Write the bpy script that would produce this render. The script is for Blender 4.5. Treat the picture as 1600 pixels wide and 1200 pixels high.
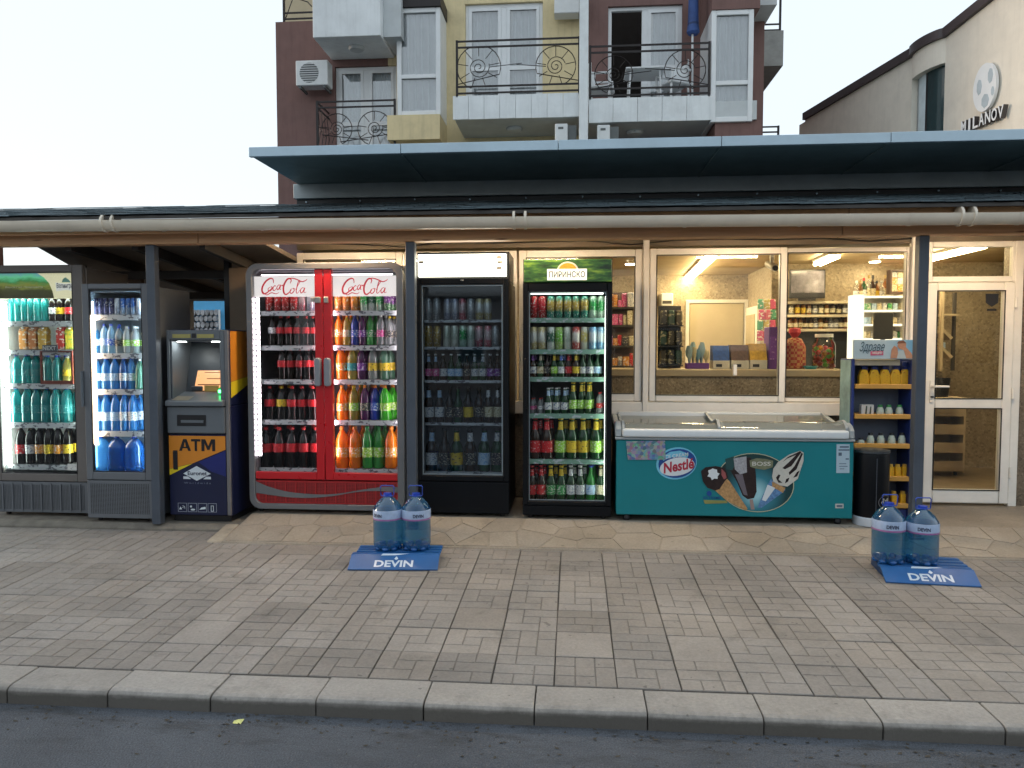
import bpy, bmesh, math, random
from mathutils import Vector, Matrix
R = math.radians
random.seed(7)
scene = bpy.context.scene
for o in list(bpy.data.objects):
    bpy.data.objects.remove(o)
COL = scene.collection

# ------------------------------------------------------------------ camera
CAM_H, CAM_F, YAW, PITCH = 1.6, 1150.0, R(4.75), R(2.84)
cam_data = bpy.data.cameras.new("camera")
cam = bpy.data.objects.new("camera", cam_data)
COL.objects.link(cam)
cam.location = (0, 0, CAM_H)
cam.rotation_euler = (R(90) - PITCH, 0, YAW)
cam_data.sensor_fit = 'HORIZONTAL'
cam_data.sensor_width = 36.0
cam_data.lens = 36.0 * CAM_F / 1600.0
cam_data.clip_start = 0.05
cam_data.clip_end = 2000
scene.camera = cam

# ------------------------------------------------------------------ sky, sun, exposure
SUN_EL, SUN_AZ = R(3.0), R(-82)          # the sun is going down off to the left
world = bpy.data.worlds.new("World")
scene.world = world
world.use_nodes = True
wn = world.node_tree.nodes
wl = world.node_tree.links
wn.clear()
w_out = wn.new("ShaderNodeOutputWorld")
w_bg = wn.new("ShaderNodeBackground")
w_sky = wn.new("ShaderNodeTexSky")
w_sky.sky_type = 'NISHITA'
w_sky.sun_disc = False
w_sky.sun_elevation = SUN_EL
w_sky.sun_rotation = SUN_AZ
w_sky.altitude = 0
w_sky.air_density = 1.0
w_sky.dust_density = 1.0
w_sky.ozone_density = 1.0
w_bg.inputs['Strength'].default_value = 0.15
# thin evening veil of cloud, even all around, over the clear sky
w_mix = wn.new("ShaderNodeMix"); w_mix.data_type = 'RGBA'
w_mix.inputs[0].default_value = 0.86
w_mix.inputs[7].default_value = (1.98, 2.2, 2.42, 1)
wl.new(w_sky.outputs[0], w_mix.inputs[6])
wl.new(w_mix.outputs[2], w_bg.inputs[0])
wl.new(w_bg.outputs[0], w_out.inputs[0])
sun_data = bpy.data.lights.new("sun", 'SUN')
sun_data.energy = 0.5
sun_data.angle = R(12)
sun_data.color = (1.0, 0.86, 0.7)
sun = bpy.data.objects.new("sun", sun_data)
COL.objects.link(sun)
sd = Vector((math.sin(SUN_AZ) * math.cos(SUN_EL), math.cos(SUN_AZ) * math.cos(SUN_EL), math.sin(SUN_EL)))
sun.rotation_euler = sd.to_track_quat('Z', 'Y').to_euler()
sun.location = sd * 60

scene.render.engine = 'CYCLES'
scene.view_settings.view_transform = 'Standard'
scene.view_settings.look = 'None'
scene.view_settings.gamma = 1.0
scene.view_settings.use_curve_mapping = False
scene.view_settings.exposure = 1.75
cy = scene.cycles
cy.use_denoising = True
try:
    cy.denoiser = 'OPENIMAGEDENOISE'
except Exception:
    pass
cy.max_bounces = 8
cy.diffuse_bounces = 3
cy.glossy_bounces = 3
cy.transmission_bounces = 5
cy.transparent_max_bounces = 14
cy.sample_clamp_indirect = 3.0
cy.caustics_reflective = False
cy.caustics_refractive = False
cy.use_adaptive_sampling = True
cy.adaptive_threshold = 0.02

# ------------------------------------------------------------------ measuring: a point seen at (px, py) standing at depth Y or height z
_ca, _sa, _cp, _sp = math.cos(YAW), math.sin(YAW), math.cos(PITCH), math.sin(PITCH)
def _ray(px, py):
    x, y = (px - 800) / CAM_F, -(py - 600) / CAM_F
    r, f, u = (_ca, _sa, 0), (-_sa * _cp, _ca * _cp, -_sp), (-_sa * _sp, _ca * _sp, _cp)
    return [r[i] * x + u[i] * y + f[i] for i in range(3)]
def at(px, py, Y):
    d = _ray(px, py); t = Y / d[1]
    return d[0] * t, CAM_H + d[2] * t
def ax(px, Y, py=600):
    return at(px, py, Y)[0]
def az(py, Y, px=800):
    return at(px, py, Y)[1]
def rect(px0, py0, px1, py1, Y):
    """x0, x1, z0, z1 in metres of a front-facing rectangle standing at depth Y"""
    pm, qm = (px0 + px1) / 2, (py0 + py1) / 2
    return at(px0, qm, Y)[0], at(px1, qm, Y)[0], at(pm, py1, Y)[1], at(pm, py0, Y)[1]

# ------------------------------------------------------------------ mesh building
class MB:
    def __init__(s):
        s.v, s.f = [], []
    def add(s, vs, fs):
        b = len(s.v)
        s.v += [tuple(p) for p in vs]
        s.f += [tuple(i + b for i in f) for f in fs]
        return s
    def box(s, x0, x1, y0, y1, z0, z1):
        if x0 > x1: x0, x1 = x1, x0
        if y0 > y1: y0, y1 = y1, y0
        if z0 > z1: z0, z1 = z1, z0
        return s.add([(x0,y0,z0),(x1,y0,z0),(x1,y1,z0),(x0,y1,z0),(x0,y0,z1),(x1,y0,z1),(x1,y1,z1),(x0,y1,z1)],
                     [(0,3,2,1),(4,5,6,7),(0,1,5,4),(1,2,6,5),(2,3,7,6),(3,0,4,7)])
    def frame(s, x0, x1, z0, z1, w, y0, y1, wb=None, wt=None):
        wb = w if wb is None else wb; wt = w if wt is None else wt
        s.box(x0, x0 + w, y0, y1, z0, z1); s.box(x1 - w, x1, y0, y1, z0, z1)
        s.box(x0 + w, x1 - w, y0, y1, z0, z0 + wb); s.box(x0 + w, x1 - w, y0, y1, z1 - wt, z1)
        return s
    def prism(s, pts, y0, y1):
        """polygon (x, z), counter-clockwise seen from the street, front at y0"""
        a = sum(pts[i][0] * pts[(i + 1) % len(pts)][1] - pts[(i + 1) % len(pts)][0] * pts[i][1] for i in range(len(pts)))
        if a < 0: pts = pts[::-1]
        n = len(pts)
        return s.add([(x, y0, z) for x, z in pts] + [(x, y1, z) for x, z in pts],
                     [tuple(range(n)), tuple(range(2 * n - 1, n - 1, -1))] +
                     [(i, i + n, (i + 1) % n + n, (i + 1) % n) for i in range(n)])
    def prism_x(s, pts, x0, x1):
        """profile (y, z) extruded along x"""
        a = sum(pts[i][0] * pts[(i + 1) % len(pts)][1] - pts[(i + 1) % len(pts)][0] * pts[i][1] for i in range(len(pts)))
        if a < 0: pts = pts[::-1]
        n = len(pts)
        return s.add([(x1, y, z) for y, z in pts] + [(x0, y, z) for y, z in pts],
                     [tuple(range(n)), tuple(range(2 * n - 1, n - 1, -1))] +
                     [(i, i + n, (i + 1) % n + n, (i + 1) % n) for i in range(n)])
    def lathe(s, prof, n=16, c=(0, 0, 0), cap=True):
        vs, fs = [], []
        for r, z in prof:
            for k in range(n):
                a = 2 * math.pi * k / n
                vs.append((c[0] + r * math.cos(a), c[1] + r * math.sin(a), c[2] + z))
        for j in range(len(prof) - 1):
            for k in range(n):
                k2 = (k + 1) % n
                fs.append((j*n+k, j*n+k2, (j+1)*n+k2, (j+1)*n+k))
        if cap:
            fs.append(tuple(range(n - 1, -1, -1)))
            fs.append(tuple((len(prof) - 1) * n + k for k in range(n)))
        return s.add(vs, fs)
    def tube(s, pts, r, n=6):
        pts = [Vector(p) for p in pts]
        rings = []
        for i, p in enumerate(pts):
            d = (pts[min(i + 1, len(pts) - 1)] - pts[max(i - 1, 0)]).normalized()
            u = d.cross(Vector((0, 0, 1)))
            if u.length < 1e-3: u = d.cross(Vector((1, 0, 0)))
            u.normalize(); w = u.cross(d)
            rings.append([p + (u * math.cos(2*math.pi*k/n) + w * math.sin(2*math.pi*k/n)) * r for k in range(n)])
        fs = []
        for j in range(len(rings) - 1):
            for k in range(n):
                k2 = (k + 1) % n
                fs.append((j*n+k, j*n+k2, (j+1)*n+k2, (j+1)*n+k))
        fs.append(tuple(range(n - 1, -1, -1))); fs.append(tuple((len(rings)-1)*n + k for k in range(n)))
        return s.add([tuple(p) for rg in rings for p in rg], fs)
    def strokes(s, lines, width, y0, y1, fx, fz):
        """flat ribbons through 2-d points; fx, fz map to x and z"""
        for ln in lines:
            pts = smooth_line(ln[0] if isinstance(ln[0][0], (tuple, list)) else ln)
            w = (ln[1] if isinstance(ln[0][0], (tuple, list)) else width)
            P = [Vector((fx(x), fz(z))) for x, z in pts]
            L, Q = [], []
            for i, p in enumerate(P):
                d = (P[min(i+1, len(P)-1)] - P[max(i-1, 0)])
                if d.length < 1e-9: d = Vector((1, 0))
                d.normalize(); nrm = Vector((-d.y, d.x))
                ww = w * (0.35 + 0.65 * math.sin(math.pi * (i + .6) / (len(P) + .2))) / 2
                L.append(p + nrm * ww); Q.append(p - nrm * ww)
            for i in range(len(P) - 1):
                a, b, c_, d_ = Q[i], Q[i+1], L[i+1], L[i]
                s.add([(a.x,y0,a.y),(b.x,y0,b.y),(c_.x,y0,c_.y),(d_.x,y0,d_.y)], [(0,1,2,3)])
        return s

def smooth_line(pts, k=5):
    out = []
    n = len(pts)
    if n < 3: return pts
    for i in range(n - 1):
        p0, p1, p2, p3 = pts[max(i-1,0)], pts[i], pts[i+1], pts[min(i+2,n-1)]
        for j in range(k):
            t = j / k
            out.append(tuple(0.5*((2*p1[d]) + (-p0[d]+p2[d])*t + (2*p0[d]-5*p1[d]+4*p2[d]-p3[d])*t*t + (-p0[d]+3*p1[d]-3*p2[d]+p3[d])*t**3) for d in (0,1)))
    out.append(pts[-1])
    return out
def ellipse(cx, cz, rx, rz, n=28, rot=0, a0=0, a1=360):
    out = []
    for k in range(n):
        a = R(a0 + (a1 - a0) * k / (n if a1 - a0 == 360 else n - 1))
        x, z = rx * math.cos(a), rz * math.sin(a)
        out.append((cx + x*math.cos(rot) - z*math.sin(rot), cz + x*math.sin(rot) + z*math.cos(rot)))
    return out

WLOC = {}
def wl_of(p):
    return WLOC.get(p.name, Vector((0, 0, 0))) if p else Vector((0, 0, 0))
def tag(o, label=None, cat=None, group=None, kind=None):
    if label: o['label'] = label
    if cat: o['category'] = cat
    if group: o['group'] = group
    if kind: o['kind'] = kind
    return o
def thing(name, loc, label, cat, group=None):
    o = bpy.data.objects.new(name, None)
    o.empty_display_size = 0.1
    COL.objects.link(o)
    o.location = loc
    WLOC[o.name] = Vector(loc)
    return tag(o, label, cat, group)
def mesh_of(name, mb, mat, bevel=0, smooth=False, off=(0, 0, 0), seg=1):
    me = bpy.data.meshes.new(name)
    me.from_pydata([(x - off[0], y - off[1], z - off[2]) for x, y, z in mb.v], [], mb.f)
    if bevel:
        bm = bmesh.new(); bm.from_mesh(me)
        ed = [e for e in bm.edges if len(e.link_faces) == 2 and e.calc_face_angle(0) > R(40)]
        bmesh.ops.bevel(bm, geom=ed, offset=bevel, segments=seg, profile=0.6, affect='EDGES', clamp_overlap=True)
        bm.to_mesh(me); bm.free()
    if smooth:
        me.shade_smooth()
        try: me.set_sharp_from_angle(angle=R(38))
        except Exception: pass
    me.update()
    if mat: me.materials.append(mat)
    return me
def obj(name, mb, mat, parent=None, bevel=0, smooth=False, label=None, cat=None, group=None, kind=None, loc=None, seg=1):
    """vertices are given in metres of the place; loc = own origin (default: the parent's)"""
    if loc is None:
        base = wl_of(parent)
    else:
        base = Vector(loc)
    me = mesh_of(name, mb, mat, bevel, smooth, base, seg)
    o = bpy.data.objects.new(name, me)
    COL.objects.link(o)
    if parent:
        o.parent = parent
        o.location = base - wl_of(parent)
    else:
        o.location = base
    WLOC[o.name] = base
    return tag(o, label, cat, group, kind)
def inst(name, me, loc, parent=None, rot=(0, 0, 0), **kw):
    o = bpy.data.objects.new(name, me)
    COL.objects.link(o)
    o.parent = parent
    o.location = Vector(loc) - wl_of(parent)
    o.rotation_euler = rot
    WLOC[o.name] = Vector(loc)
    return tag(o, **kw)
def copy_tree(src, loc, rotz=0, parent=None):
    c = src.copy(); COL.objects.link(c)
    for k in ('label', 'category', 'group'):
        if k in c and parent is not None: del c[k]
    if parent is None:
        c.location = loc; c.rotation_euler = (0, 0, rotz)
    else:
        c.parent = parent; c.matrix_parent_inverse = src.matrix_parent_inverse.copy()
    for ch in KIDS.get(src.name, []):
        copy_tree(ch, None, 0, c)
    return c
KIDS = {}

# ------------------------------------------------------------------ procedural materials
MATS = {}
def nt(name):
    m = bpy.data.materials.new(name); m.use_nodes = True
    n, l = m.node_tree.nodes, m.node_tree.links
    n.clear()
    out = n.new("ShaderNodeOutputMaterial")
    MATS[name] = m
    return m, n, l, out
def coords(n, kind='pos'):
    if kind == 'obj':
        return n.new("ShaderNodeTexCoord").outputs['Object']
    return n.new("ShaderNodeNewGeometry").outputs['Position']
def noise(n, l, vec, scale, detail=4, rough=0.6):
    t = n.new("ShaderNodeTexNoise"); t.inputs['Scale'].default_value = scale
    t.inputs['Detail'].default_value = detail; t.inputs['Roughness'].default_value = rough
    l.new(vec, t.inputs['Vector'])
    return t.outputs['Fac']
def ramp(n, l, fac, stops):
    r = n.new("ShaderNodeValToRGB")
    e = r.color_ramp.elements
    while len(e) < len(stops): e.new(0.5)
    for k, (p, c) in enumerate(stops):
        e[k].position = p; e[k].color = (*c, 1) if len(c) == 3 else c
    l.new(fac, r.inputs['Fac'])
    return r.outputs['Color']
def mixc(n, l, fac, a, b, mode='MIX'):
    m = n.new("ShaderNodeMix"); m.data_type = 'RGBA'; m.blend_type = mode
    if isinstance(fac, float) or isinstance(fac, int): m.inputs[0].default_value = fac
    else: l.new(fac, m.inputs[0])
    for s_, val in ((6, a), (7, b)):
        if isinstance(val, (tuple, list)): m.inputs[s_].default_value = (*val[:3], 1)
        else: l.new(val, m.inputs[s_])
    return m.outputs[2]
def pm(name, col, rough=0.5, metal=0.0, var=0.12, vscale=4.0, bump=0.0, bscale=60.0, spec=0.5, emit=None, estr=0.0, coat=0.0,
       dirt=0.0, dirtcol=(0.06, 0.055, 0.05), rnd=0.0, streak=0.0):
    if name in MATS: return MATS[name]
    m, n, l, out = nt(name)
    b = n.new("ShaderNodeBsdfPrincipled")
    l.new(b.outputs[0], out.inputs[0])
    pos = coords(n)
    f = noise(n, l, pos, vscale, 5)
    dark = tuple(c * (1 - var) for c in col); lite = tuple(min(1, c * (1 + var)) for c in col)
    c = ramp(n, l, f, [(0.3, dark), (0.7, lite)])
    if dirt:
        f2 = noise(n, l, pos, vscale * 0.45, 8, 0.72)
        f3 = ramp(n, l, f2, [(0.48, (0, 0, 0)), (0.72, (dirt, dirt, dirt))])
        c = mixc(n, l, f3, c, dirtcol)
    if streak:     # rain runs down the render
        mp = n.new("ShaderNodeMapping"); mp.inputs['Scale'].default_value = (5.0, 5.0, 0.35); l.new(pos, mp.inputs[0])
        f4 = ramp(n, l, noise(n, l, mp.outputs[0], 2.2, 6, 0.7), [(0.5, (0, 0, 0)), (0.75, (streak, streak, streak))])
        c = mixc(n, l, f4, c, tuple(x * 0.35 for x in col))
    if rnd:
        oi = n.new("ShaderNodeObjectInfo")
        hsv = n.new("ShaderNodeHueSaturation")
        mr = n.new("ShaderNodeMapRange"); mr.inputs[3].default_value = 1 - rnd; mr.inputs[4].default_value = 1 + rnd
        l.new(oi.outputs['Random'], mr.inputs[0]); l.new(mr.outputs[0], hsv.inputs['Value']); l.new(c, hsv.inputs['Color'])
        c = hsv.outputs[0]
    l.new(c, b.inputs['Base Color'])
    rr = n.new("ShaderNodeMapRange"); rr.inputs[3].default_value = max(0.02, rough - 0.08); rr.inputs[4].default_value = min(1, rough + 0.08)
    l.new(noise(n, l, pos, vscale * 3, 3), rr.inputs[0]); l.new(rr.outputs[0], b.inputs['Roughness'])
    b.inputs['Metallic'].default_value = metal
    b.inputs['Specular IOR Level'].default_value = spec
    b.inputs['Coat Weight'].default_value = coat
    if emit:
        b.inputs['Emission Color'].default_value = (*emit, 1); b.inputs['Emission Strength'].default_value = estr
    if bump:
        bp = n.new("ShaderNodeBump"); bp.inputs['Strength'].default_value = bump; bp.inputs['Distance'].default_value = 0.01
        l.new(noise(n, l, pos, bscale, 6), bp.inputs['Height']); l.new(bp.outputs[0], b.inputs['Normal'])
    return m
def em(name, col, strength):
    if name in MATS: return MATS[name]
    m, n, l, out = nt(name)
    e = n.new("ShaderNodeEmission"); e.inputs[0].default_value = (*col, 1); e.inputs[1].default_value = strength
    l.new(e.outputs[0], out.inputs[0])
    return m
def glass(name, tint=(0.93, 0.96, 0.95), refl=1.0, rough=0.02, ior=1.45, sheen_haze=0.0):
    if name in MATS: return MATS[name]
    m, n, l, out = nt(name)
    t = n.new("ShaderNodeBsdfTransparent"); t.inputs[0].default_value = (*tint, 1)
    g = n.new("ShaderNodeBsdfGlossy"); g.inputs['Roughness'].default_value = rough
    fr = n.new("ShaderNodeFresnel"); fr.inputs[0].default_value = ior
    mu = n.new("ShaderNodeMath"); mu.operation = 'MULTIPLY'; mu.inputs[1].default_value = refl
    mx = n.new("ShaderNodeMixShader")
    l.new(fr.outputs[0], mu.inputs[0]); l.new(mu.outputs[0], mx.inputs[0])
    base = t.outputs[0]
    if sheen_haze:      # pale mottled haze painted in for reflected light on the pane
        df = n.new("ShaderNodeBsdfDiffuse"); df.inputs[0].default_value = (.72, .76, .72, 1)
        mf = n.new("ShaderNodeMixShader"); mrf = n.new("ShaderNodeMapRange"); mrf.inputs[3].default_value = sheen_haze * .5; mrf.inputs[4].default_value = sheen_haze * 1.5
        l.new(noise(n, l, coords(n), 5, 5), mrf.inputs[0]); l.new(mrf.outputs[0], mf.inputs[0]); l.new(base, mf.inputs[1]); l.new(df.outputs[0], mf.inputs[2]); base = mf.outputs[0]
    l.new(base, mx.inputs[1]); l.new(g.outputs[0], mx.inputs[2]); l.new(mx.outputs[0], out.inputs[0])
    return m
def liquid(name, col, clear=0.35, rough=0.12, edge=0.4):
    """coloured drink in a plastic or glass bottle: part see-through, part scattering, glossy skin"""
    if name in MATS: return MATS[name]
    m, n, l, out = nt(name)
    t = n.new("ShaderNodeBsdfTransparent"); t.inputs[0].default_value = (*[min(1, c ** 0.55) for c in col], 1)
    d = n.new("ShaderNodeBsdfDiffuse"); d.inputs[0].default_value = (*col, 1)
    tr = n.new("ShaderNodeBsdfTranslucent"); tr.inputs[0].default_value = (*[min(1, c ** 0.8) for c in col], 1)
    m1 = n.new("ShaderNodeMixShader"); m1.inputs[0].default_value = 0.5
    l.new(d.outputs[0], m1.inputs[1]); l.new(tr.outputs[0], m1.inputs[2])
    m2 = n.new("ShaderNodeMixShader"); m2.inputs[0].default_value = clear
    l.new(m1.outputs[0], m2.inputs[1]); l.new(t.outputs[0], m2.inputs[2])
    g = n.new("ShaderNodeBsdfGlossy"); g.inputs['Roughness'].default_value = rough
    lw = n.new("ShaderNodeLayerWeight"); lw.inputs[0].default_value = 0.35
    mr = n.new("ShaderNodeMapRange"); mr.inputs[3].default_value = 0.035; mr.inputs[4].default_value = edge
    l.new(lw.outputs['Facing'], mr.inputs[0])
    m3 = n.new("ShaderNodeMixShader"); l.new(mr.outputs[0], m3.inputs[0])
    l.new(m2.outputs[0], m3.inputs[1]); l.new(g.outputs[0], m3.inputs[2]); l.new(m3.outputs[0], out.inputs[0])
    return m

def text_mb(body, x0, z0, height, y, shear=0.0, bold=0.0, width=None, spacing=1.0, align='LEFT', depth=0.0):
    """lettering standing in the XZ plane facing the street; x0,z0 = lower left of the capitals"""
    cu = bpy.data.curves.new("lettering", 'FONT')
    cu.body = body; cu.shear = shear; cu.offset = bold; cu.space_character = spacing; cu.size = 1.0
    cu.resolution_u = 3
    cu.extrude = 0.0
    ob = bpy.data.objects.new("lettering", cu)
    COL.objects.link(ob)
    dg = bpy.context.evaluated_depsgraph_get()
    me = bpy.data.meshes.new_from_object(ob.evaluated_get(dg))
    bpy.data.objects.remove(ob); bpy.data.curves.remove(cu)
    vs = [v.co.copy() for v in me.vertices]
    fs = [tuple(p.vertices) for p in me.polygons]
    bpy.data.meshes.remove(me)
    mb = MB()
    if not vs: return mb
    xa, xb = min(v.x for v in vs), max(v.x for v in vs)
    za, zb = min(v.y for v in vs), max(v.y for v in vs)
    sz = height / (zb - za)
    sx = sz if width is None else width / (xb - xa)
    ofs = -(xb - xa) * sx / 2 if align == 'CENTER' else 0
    mb.add([(x0 + ofs + (v.x - xa) * sx, y, z0 + (v.y - za) * sz) for v in vs], fs)
    if depth:
        e = {}
        for f in fs:
            for a, b in zip(f, f[1:] + f[:1]):
                e[(a, b)] = e.get((a, b), 0) + 1
        n0 = len(vs)
        base = list(mb.v)
        mb.v += [(x, y + depth, z) for x, yy, z in base]
        for (a, b) in list(e):
            if (b, a) not in e: mb.f.append((b, a, a + n0, b + n0))
    return mb
# ------------------------------------------------------------------ shared materials
def speckle(name, base, dark, light, scale=55.0, rough=0.7):
    m, n, l, out = nt(name)
    b = n.new("ShaderNodeBsdfPrincipled"); l.new(b.outputs[0], out.inputs[0])
    pos = coords(n)
    v = n.new("ShaderNodeTexVoronoi"); v.inputs['Scale'].default_value = scale; l.new(pos, v.inputs['Vector'])
    sep = n.new("ShaderNodeSeparateColor"); l.new(v.outputs['Color'], sep.inputs[0])
    c = ramp(n, l, sep.outputs[0], [(0.0, dark), (0.35, base), (0.75, base), (1.0, light)])
    c = mixc(n, l, 0.35, c, ramp(n, l, noise(n, l, pos, 3.0, 5), [(0.3, dark), (0.7, light)]))
    l.new(c, b.inputs['Base Color']); b.inputs['Roughness'].default_value = rough
    bp = n.new("ShaderNodeBump"); bp.inputs['Strength'].default_value = 0.5; bp.inputs['Distance'].default_value = 0.006
    l.new(v.outputs['Distance'], bp.inputs['Height']); l.new(bp.outputs[0], b.inputs['Normal'])
    return m
def asphalt():
    m, n, l, out = nt("asphalt")
    b = n.new("ShaderNodeBsdfPrincipled"); l.new(b.outputs[0], out.inputs[0])
    pos = coords(n)
    f1 = noise(n, l, pos, 1.1, 6, 0.65)
    f2 = noise(n, l, pos, 140, 3, 0.7)
    v = n.new("ShaderNodeTexVoronoi"); v.inputs['Scale'].default_value = 120; l.new(pos, v.inputs['Vector'])
    c = ramp(n, l, f1, [(0.3, (0.078, 0.088, 0.104)), (0.7, (0.132, 0.148, 0.172))])
    c2 = ramp(n, l, f2, [(0.35, (0.35, 0.35, 0.36)), (0.7, (1, 1, 1))])
    c = mixc(n, l, 0.85, c, c2, 'MULTIPLY')
    chip = ramp(n, l, noise(n, l, pos, 55, 2), [(0.68, (0, 0, 0)), (0.74, (1, 1, 1))])
    c = mixc(n, l, mixc(n, l, 1.0, chip, (0.35, 0.35, 0.35), 'MULTIPLY'), c, (0.2, 0.195, 0.185))
    # mud and damp lying in the gutter along the kerb
    sx = n.new("ShaderNodeSeparateXYZ"); l.new(pos, sx.inputs[0])
    mr = n.new("ShaderNodeMapRange"); mr.inputs[1].default_value = 2.72; mr.inputs[2].default_value = 3.1
    l.new(sx.outputs['Y'], mr.inputs[0])
    mp = n.new("ShaderNodeMapping"); mp.inputs['Scale'].default_value = (1.6, 6.0, 1); l.new(pos, mp.inputs[0])
    pt = ramp(n, l, noise(n, l, mp.outputs[0], 2.2, 7, 0.7), [(0.5, (0, 0, 0)), (0.68, (.75, .75, .75))])
    dm = mixc(n, l, 1.0, pt, mr.outputs[0], 'MULTIPLY')
    c = mixc(n, l, dm, c, (0.022, 0.021, 0.018))
    l.new(c, b.inputs['Base Color'])
    b.inputs['Roughness'].default_value = 0.82
    bp = n.new("ShaderNodeBump"); bp.inputs['Strength'].default_value = 0.7; bp.inputs['Distance'].default_value = 0.012
    l.new(mixc(n, l, 0.5, f2, v.outputs['Distance']), bp.inputs['Height']); l.new(bp.outputs[0], b.inputs['Normal'])
    return m
def wood(name, a, b_, knot):
    m, n, l, out = nt(name)
    b = n.new("ShaderNodeBsdfPrincipled"); l.new(b.outputs[0], out.inputs[0])
    pos = coords(n)
    mp = n.new("ShaderNodeMapping"); mp.inputs['Scale'].default_value = (0.9, 14, 22); l.new(pos, mp.inputs[0])
    c = ramp(n, l, noise(n, l, mp.outputs[0], 2.4, 5, 0.6), [(0.3, a), (0.7, b_)])
    mp2 = n.new("ShaderNodeMapping"); mp2.inputs['Scale'].default_value = (2.2, 9, 14); l.new(pos, mp2.inputs[0])
    v = n.new("ShaderNodeTexVoronoi"); v.inputs['Scale'].default_value = 1.1; l.new(mp2.outputs[0], v.inputs['Vector'])
    k = ramp(n, l, v.outputs['Distance'], [(0.05, (1, 1, 1)), (0.16, (0, 0, 0))])
    c = mixc(n, l, k, c, knot)
    l.new(c, b.inputs['Base Color']); b.inputs['Roughness'].default_value = 0.55
    return m
def paving(name, base, dark, rnd=0.13, shade_grime=False):
    m, n, l, out = nt(name)
    b = n.new("ShaderNodeBsdfPrincipled"); l.new(b.outputs[0], out.inputs[0])
    pos = coords(n)
    c = ramp(n, l, noise(n, l, pos, 1.3, 7, 0.65), [(0.32, dark), (0.66, base)])
    g = ramp(n, l, noise(n, l, pos, 60, 5, 0.7), [(0.3, (0.72, 0.72, 0.72)), (0.7, (1.05, 1.05, 1.05))])
    c = mixc(n, l, 0.8, c, g, 'MULTIPLY')
    st = ramp(n, l, noise(n, l, pos, 3.1, 8, 0.75), [(0.56, (0, 0, 0)), (0.72, (0.6, 0.6, 0.6))])
    c = mixc(n, l, st, c, tuple(x * 0.45 for x in dark))
    sp = ramp(n, l, noise(n, l, pos, 19, 3, 0.5), [(0.70, (0, 0, 0)), (0.73, (0.6, 0.6, 0.6))])
    c = mixc(n, l, sp, c, tuple(x * 0.35 for x in dark))
    if shade_grime:     # shade of the kerb's lower face painted in, with some road grime, ragged upper edge
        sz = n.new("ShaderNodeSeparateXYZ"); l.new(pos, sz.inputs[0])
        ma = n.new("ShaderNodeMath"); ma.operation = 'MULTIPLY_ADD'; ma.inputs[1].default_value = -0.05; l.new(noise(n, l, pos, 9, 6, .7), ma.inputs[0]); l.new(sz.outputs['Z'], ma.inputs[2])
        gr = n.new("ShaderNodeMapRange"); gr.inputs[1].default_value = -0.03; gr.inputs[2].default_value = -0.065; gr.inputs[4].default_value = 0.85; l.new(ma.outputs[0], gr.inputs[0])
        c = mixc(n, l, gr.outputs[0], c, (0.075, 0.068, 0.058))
    oi = n.new("ShaderNodeObjectInfo"); hsv = n.new("ShaderNodeHueSaturation")
    mr = n.new("ShaderNodeMapRange"); mr.inputs[3].default_value = 1 - rnd; mr.inputs[4].default_value = 1 + rnd
    l.new(oi.outputs['Random'], mr.inputs[0]); l.new(mr.outputs[0], hsv.inputs['Value']); l.new(c, hsv.inputs['Color'])
    wv = n.new("ShaderNodeTexWhiteNoise"); wv.noise_dimensions = '1D'; l.new(oi.outputs['Random'], wv.inputs['W'])
    ms = n.new("ShaderNodeMapRange"); ms.inputs[3].default_value = 1 - rnd * 1.2; ms.inputs[4].default_value = 1 + rnd * 0.9; l.new(wv.outputs[0], ms.inputs[0]); l.new(ms.outputs[0], hsv.inputs['Saturation'])
    l.new(hsv.outputs[0], b.inputs['Base Color']); b.inputs['Roughness'].default_value = 0.8
    bp = n.new("ShaderNodeBump"); bp.inputs['Strength'].default_value = 0.35; bp.inputs['Distance'].default_value = 0.006
    l.new(noise(n, l, pos, 90, 6, 0.7), bp.inputs['Height']); l.new(bp.outputs[0], b.inputs['Normal'])
    return m
M_ASPH = asphalt()
M_TILE = paving("concrete_tile", (0.315, 0.285, 0.253), (0.21, 0.19, 0.169))
M_BED = paving("joint_bed", (0.10, 0.092, 0.082), (0.06, 0.056, 0.05), 0)
M_GROOVE = paving("groove_dirt", (0.225, 0.205, 0.182), (0.145, 0.132, 0.118), 0)
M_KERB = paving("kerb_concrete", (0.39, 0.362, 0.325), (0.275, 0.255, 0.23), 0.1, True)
M_FLAG = paving("flagstone", (0.40, 0.345, 0.275), (0.26, 0.222, 0.175), 0.10)
M_MORT = paving("mortar", (0.36, 0.31, 0.247), (0.24, 0.205, 0.16), 0)
M_PINE = wood("pine", (0.60, 0.33, 0.165), (0.76, 0.47, 0.26), (0.16, 0.055, 0.02))
M_WHITE = pm("white_upvc", (0.84, 0.82, 0.77), 0.35, var=0.05, dirt=0.12)
M_SPECK = speckle("pebbledash", (0.30, 0.24, 0.16), (0.12, 0.09, 0.055), (0.5, 0.42, 0.3), 60)
M_SPECKD = speckle("pebbledash_brown", (0.17, 0.13, 0.09), (0.07, 0.052, 0.035), (0.30, 0.24, 0.17), 70)
M_GLASS = glass("window_glass", (0.95, 0.96, 0.94), 0.9)
M_STEEL = pm("post_grey_blue", (0.075, 0.09, 0.115), 0.45, 0.2, var=0.15, dirt=0.2)
M_BLACK = pm("black_paint", (0.012, 0.012, 0.014), 0.35, var=0.2)
M_DARK = pm("dark_panel", (0.055, 0.05, 0.045), 0.7, var=0.25)

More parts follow.
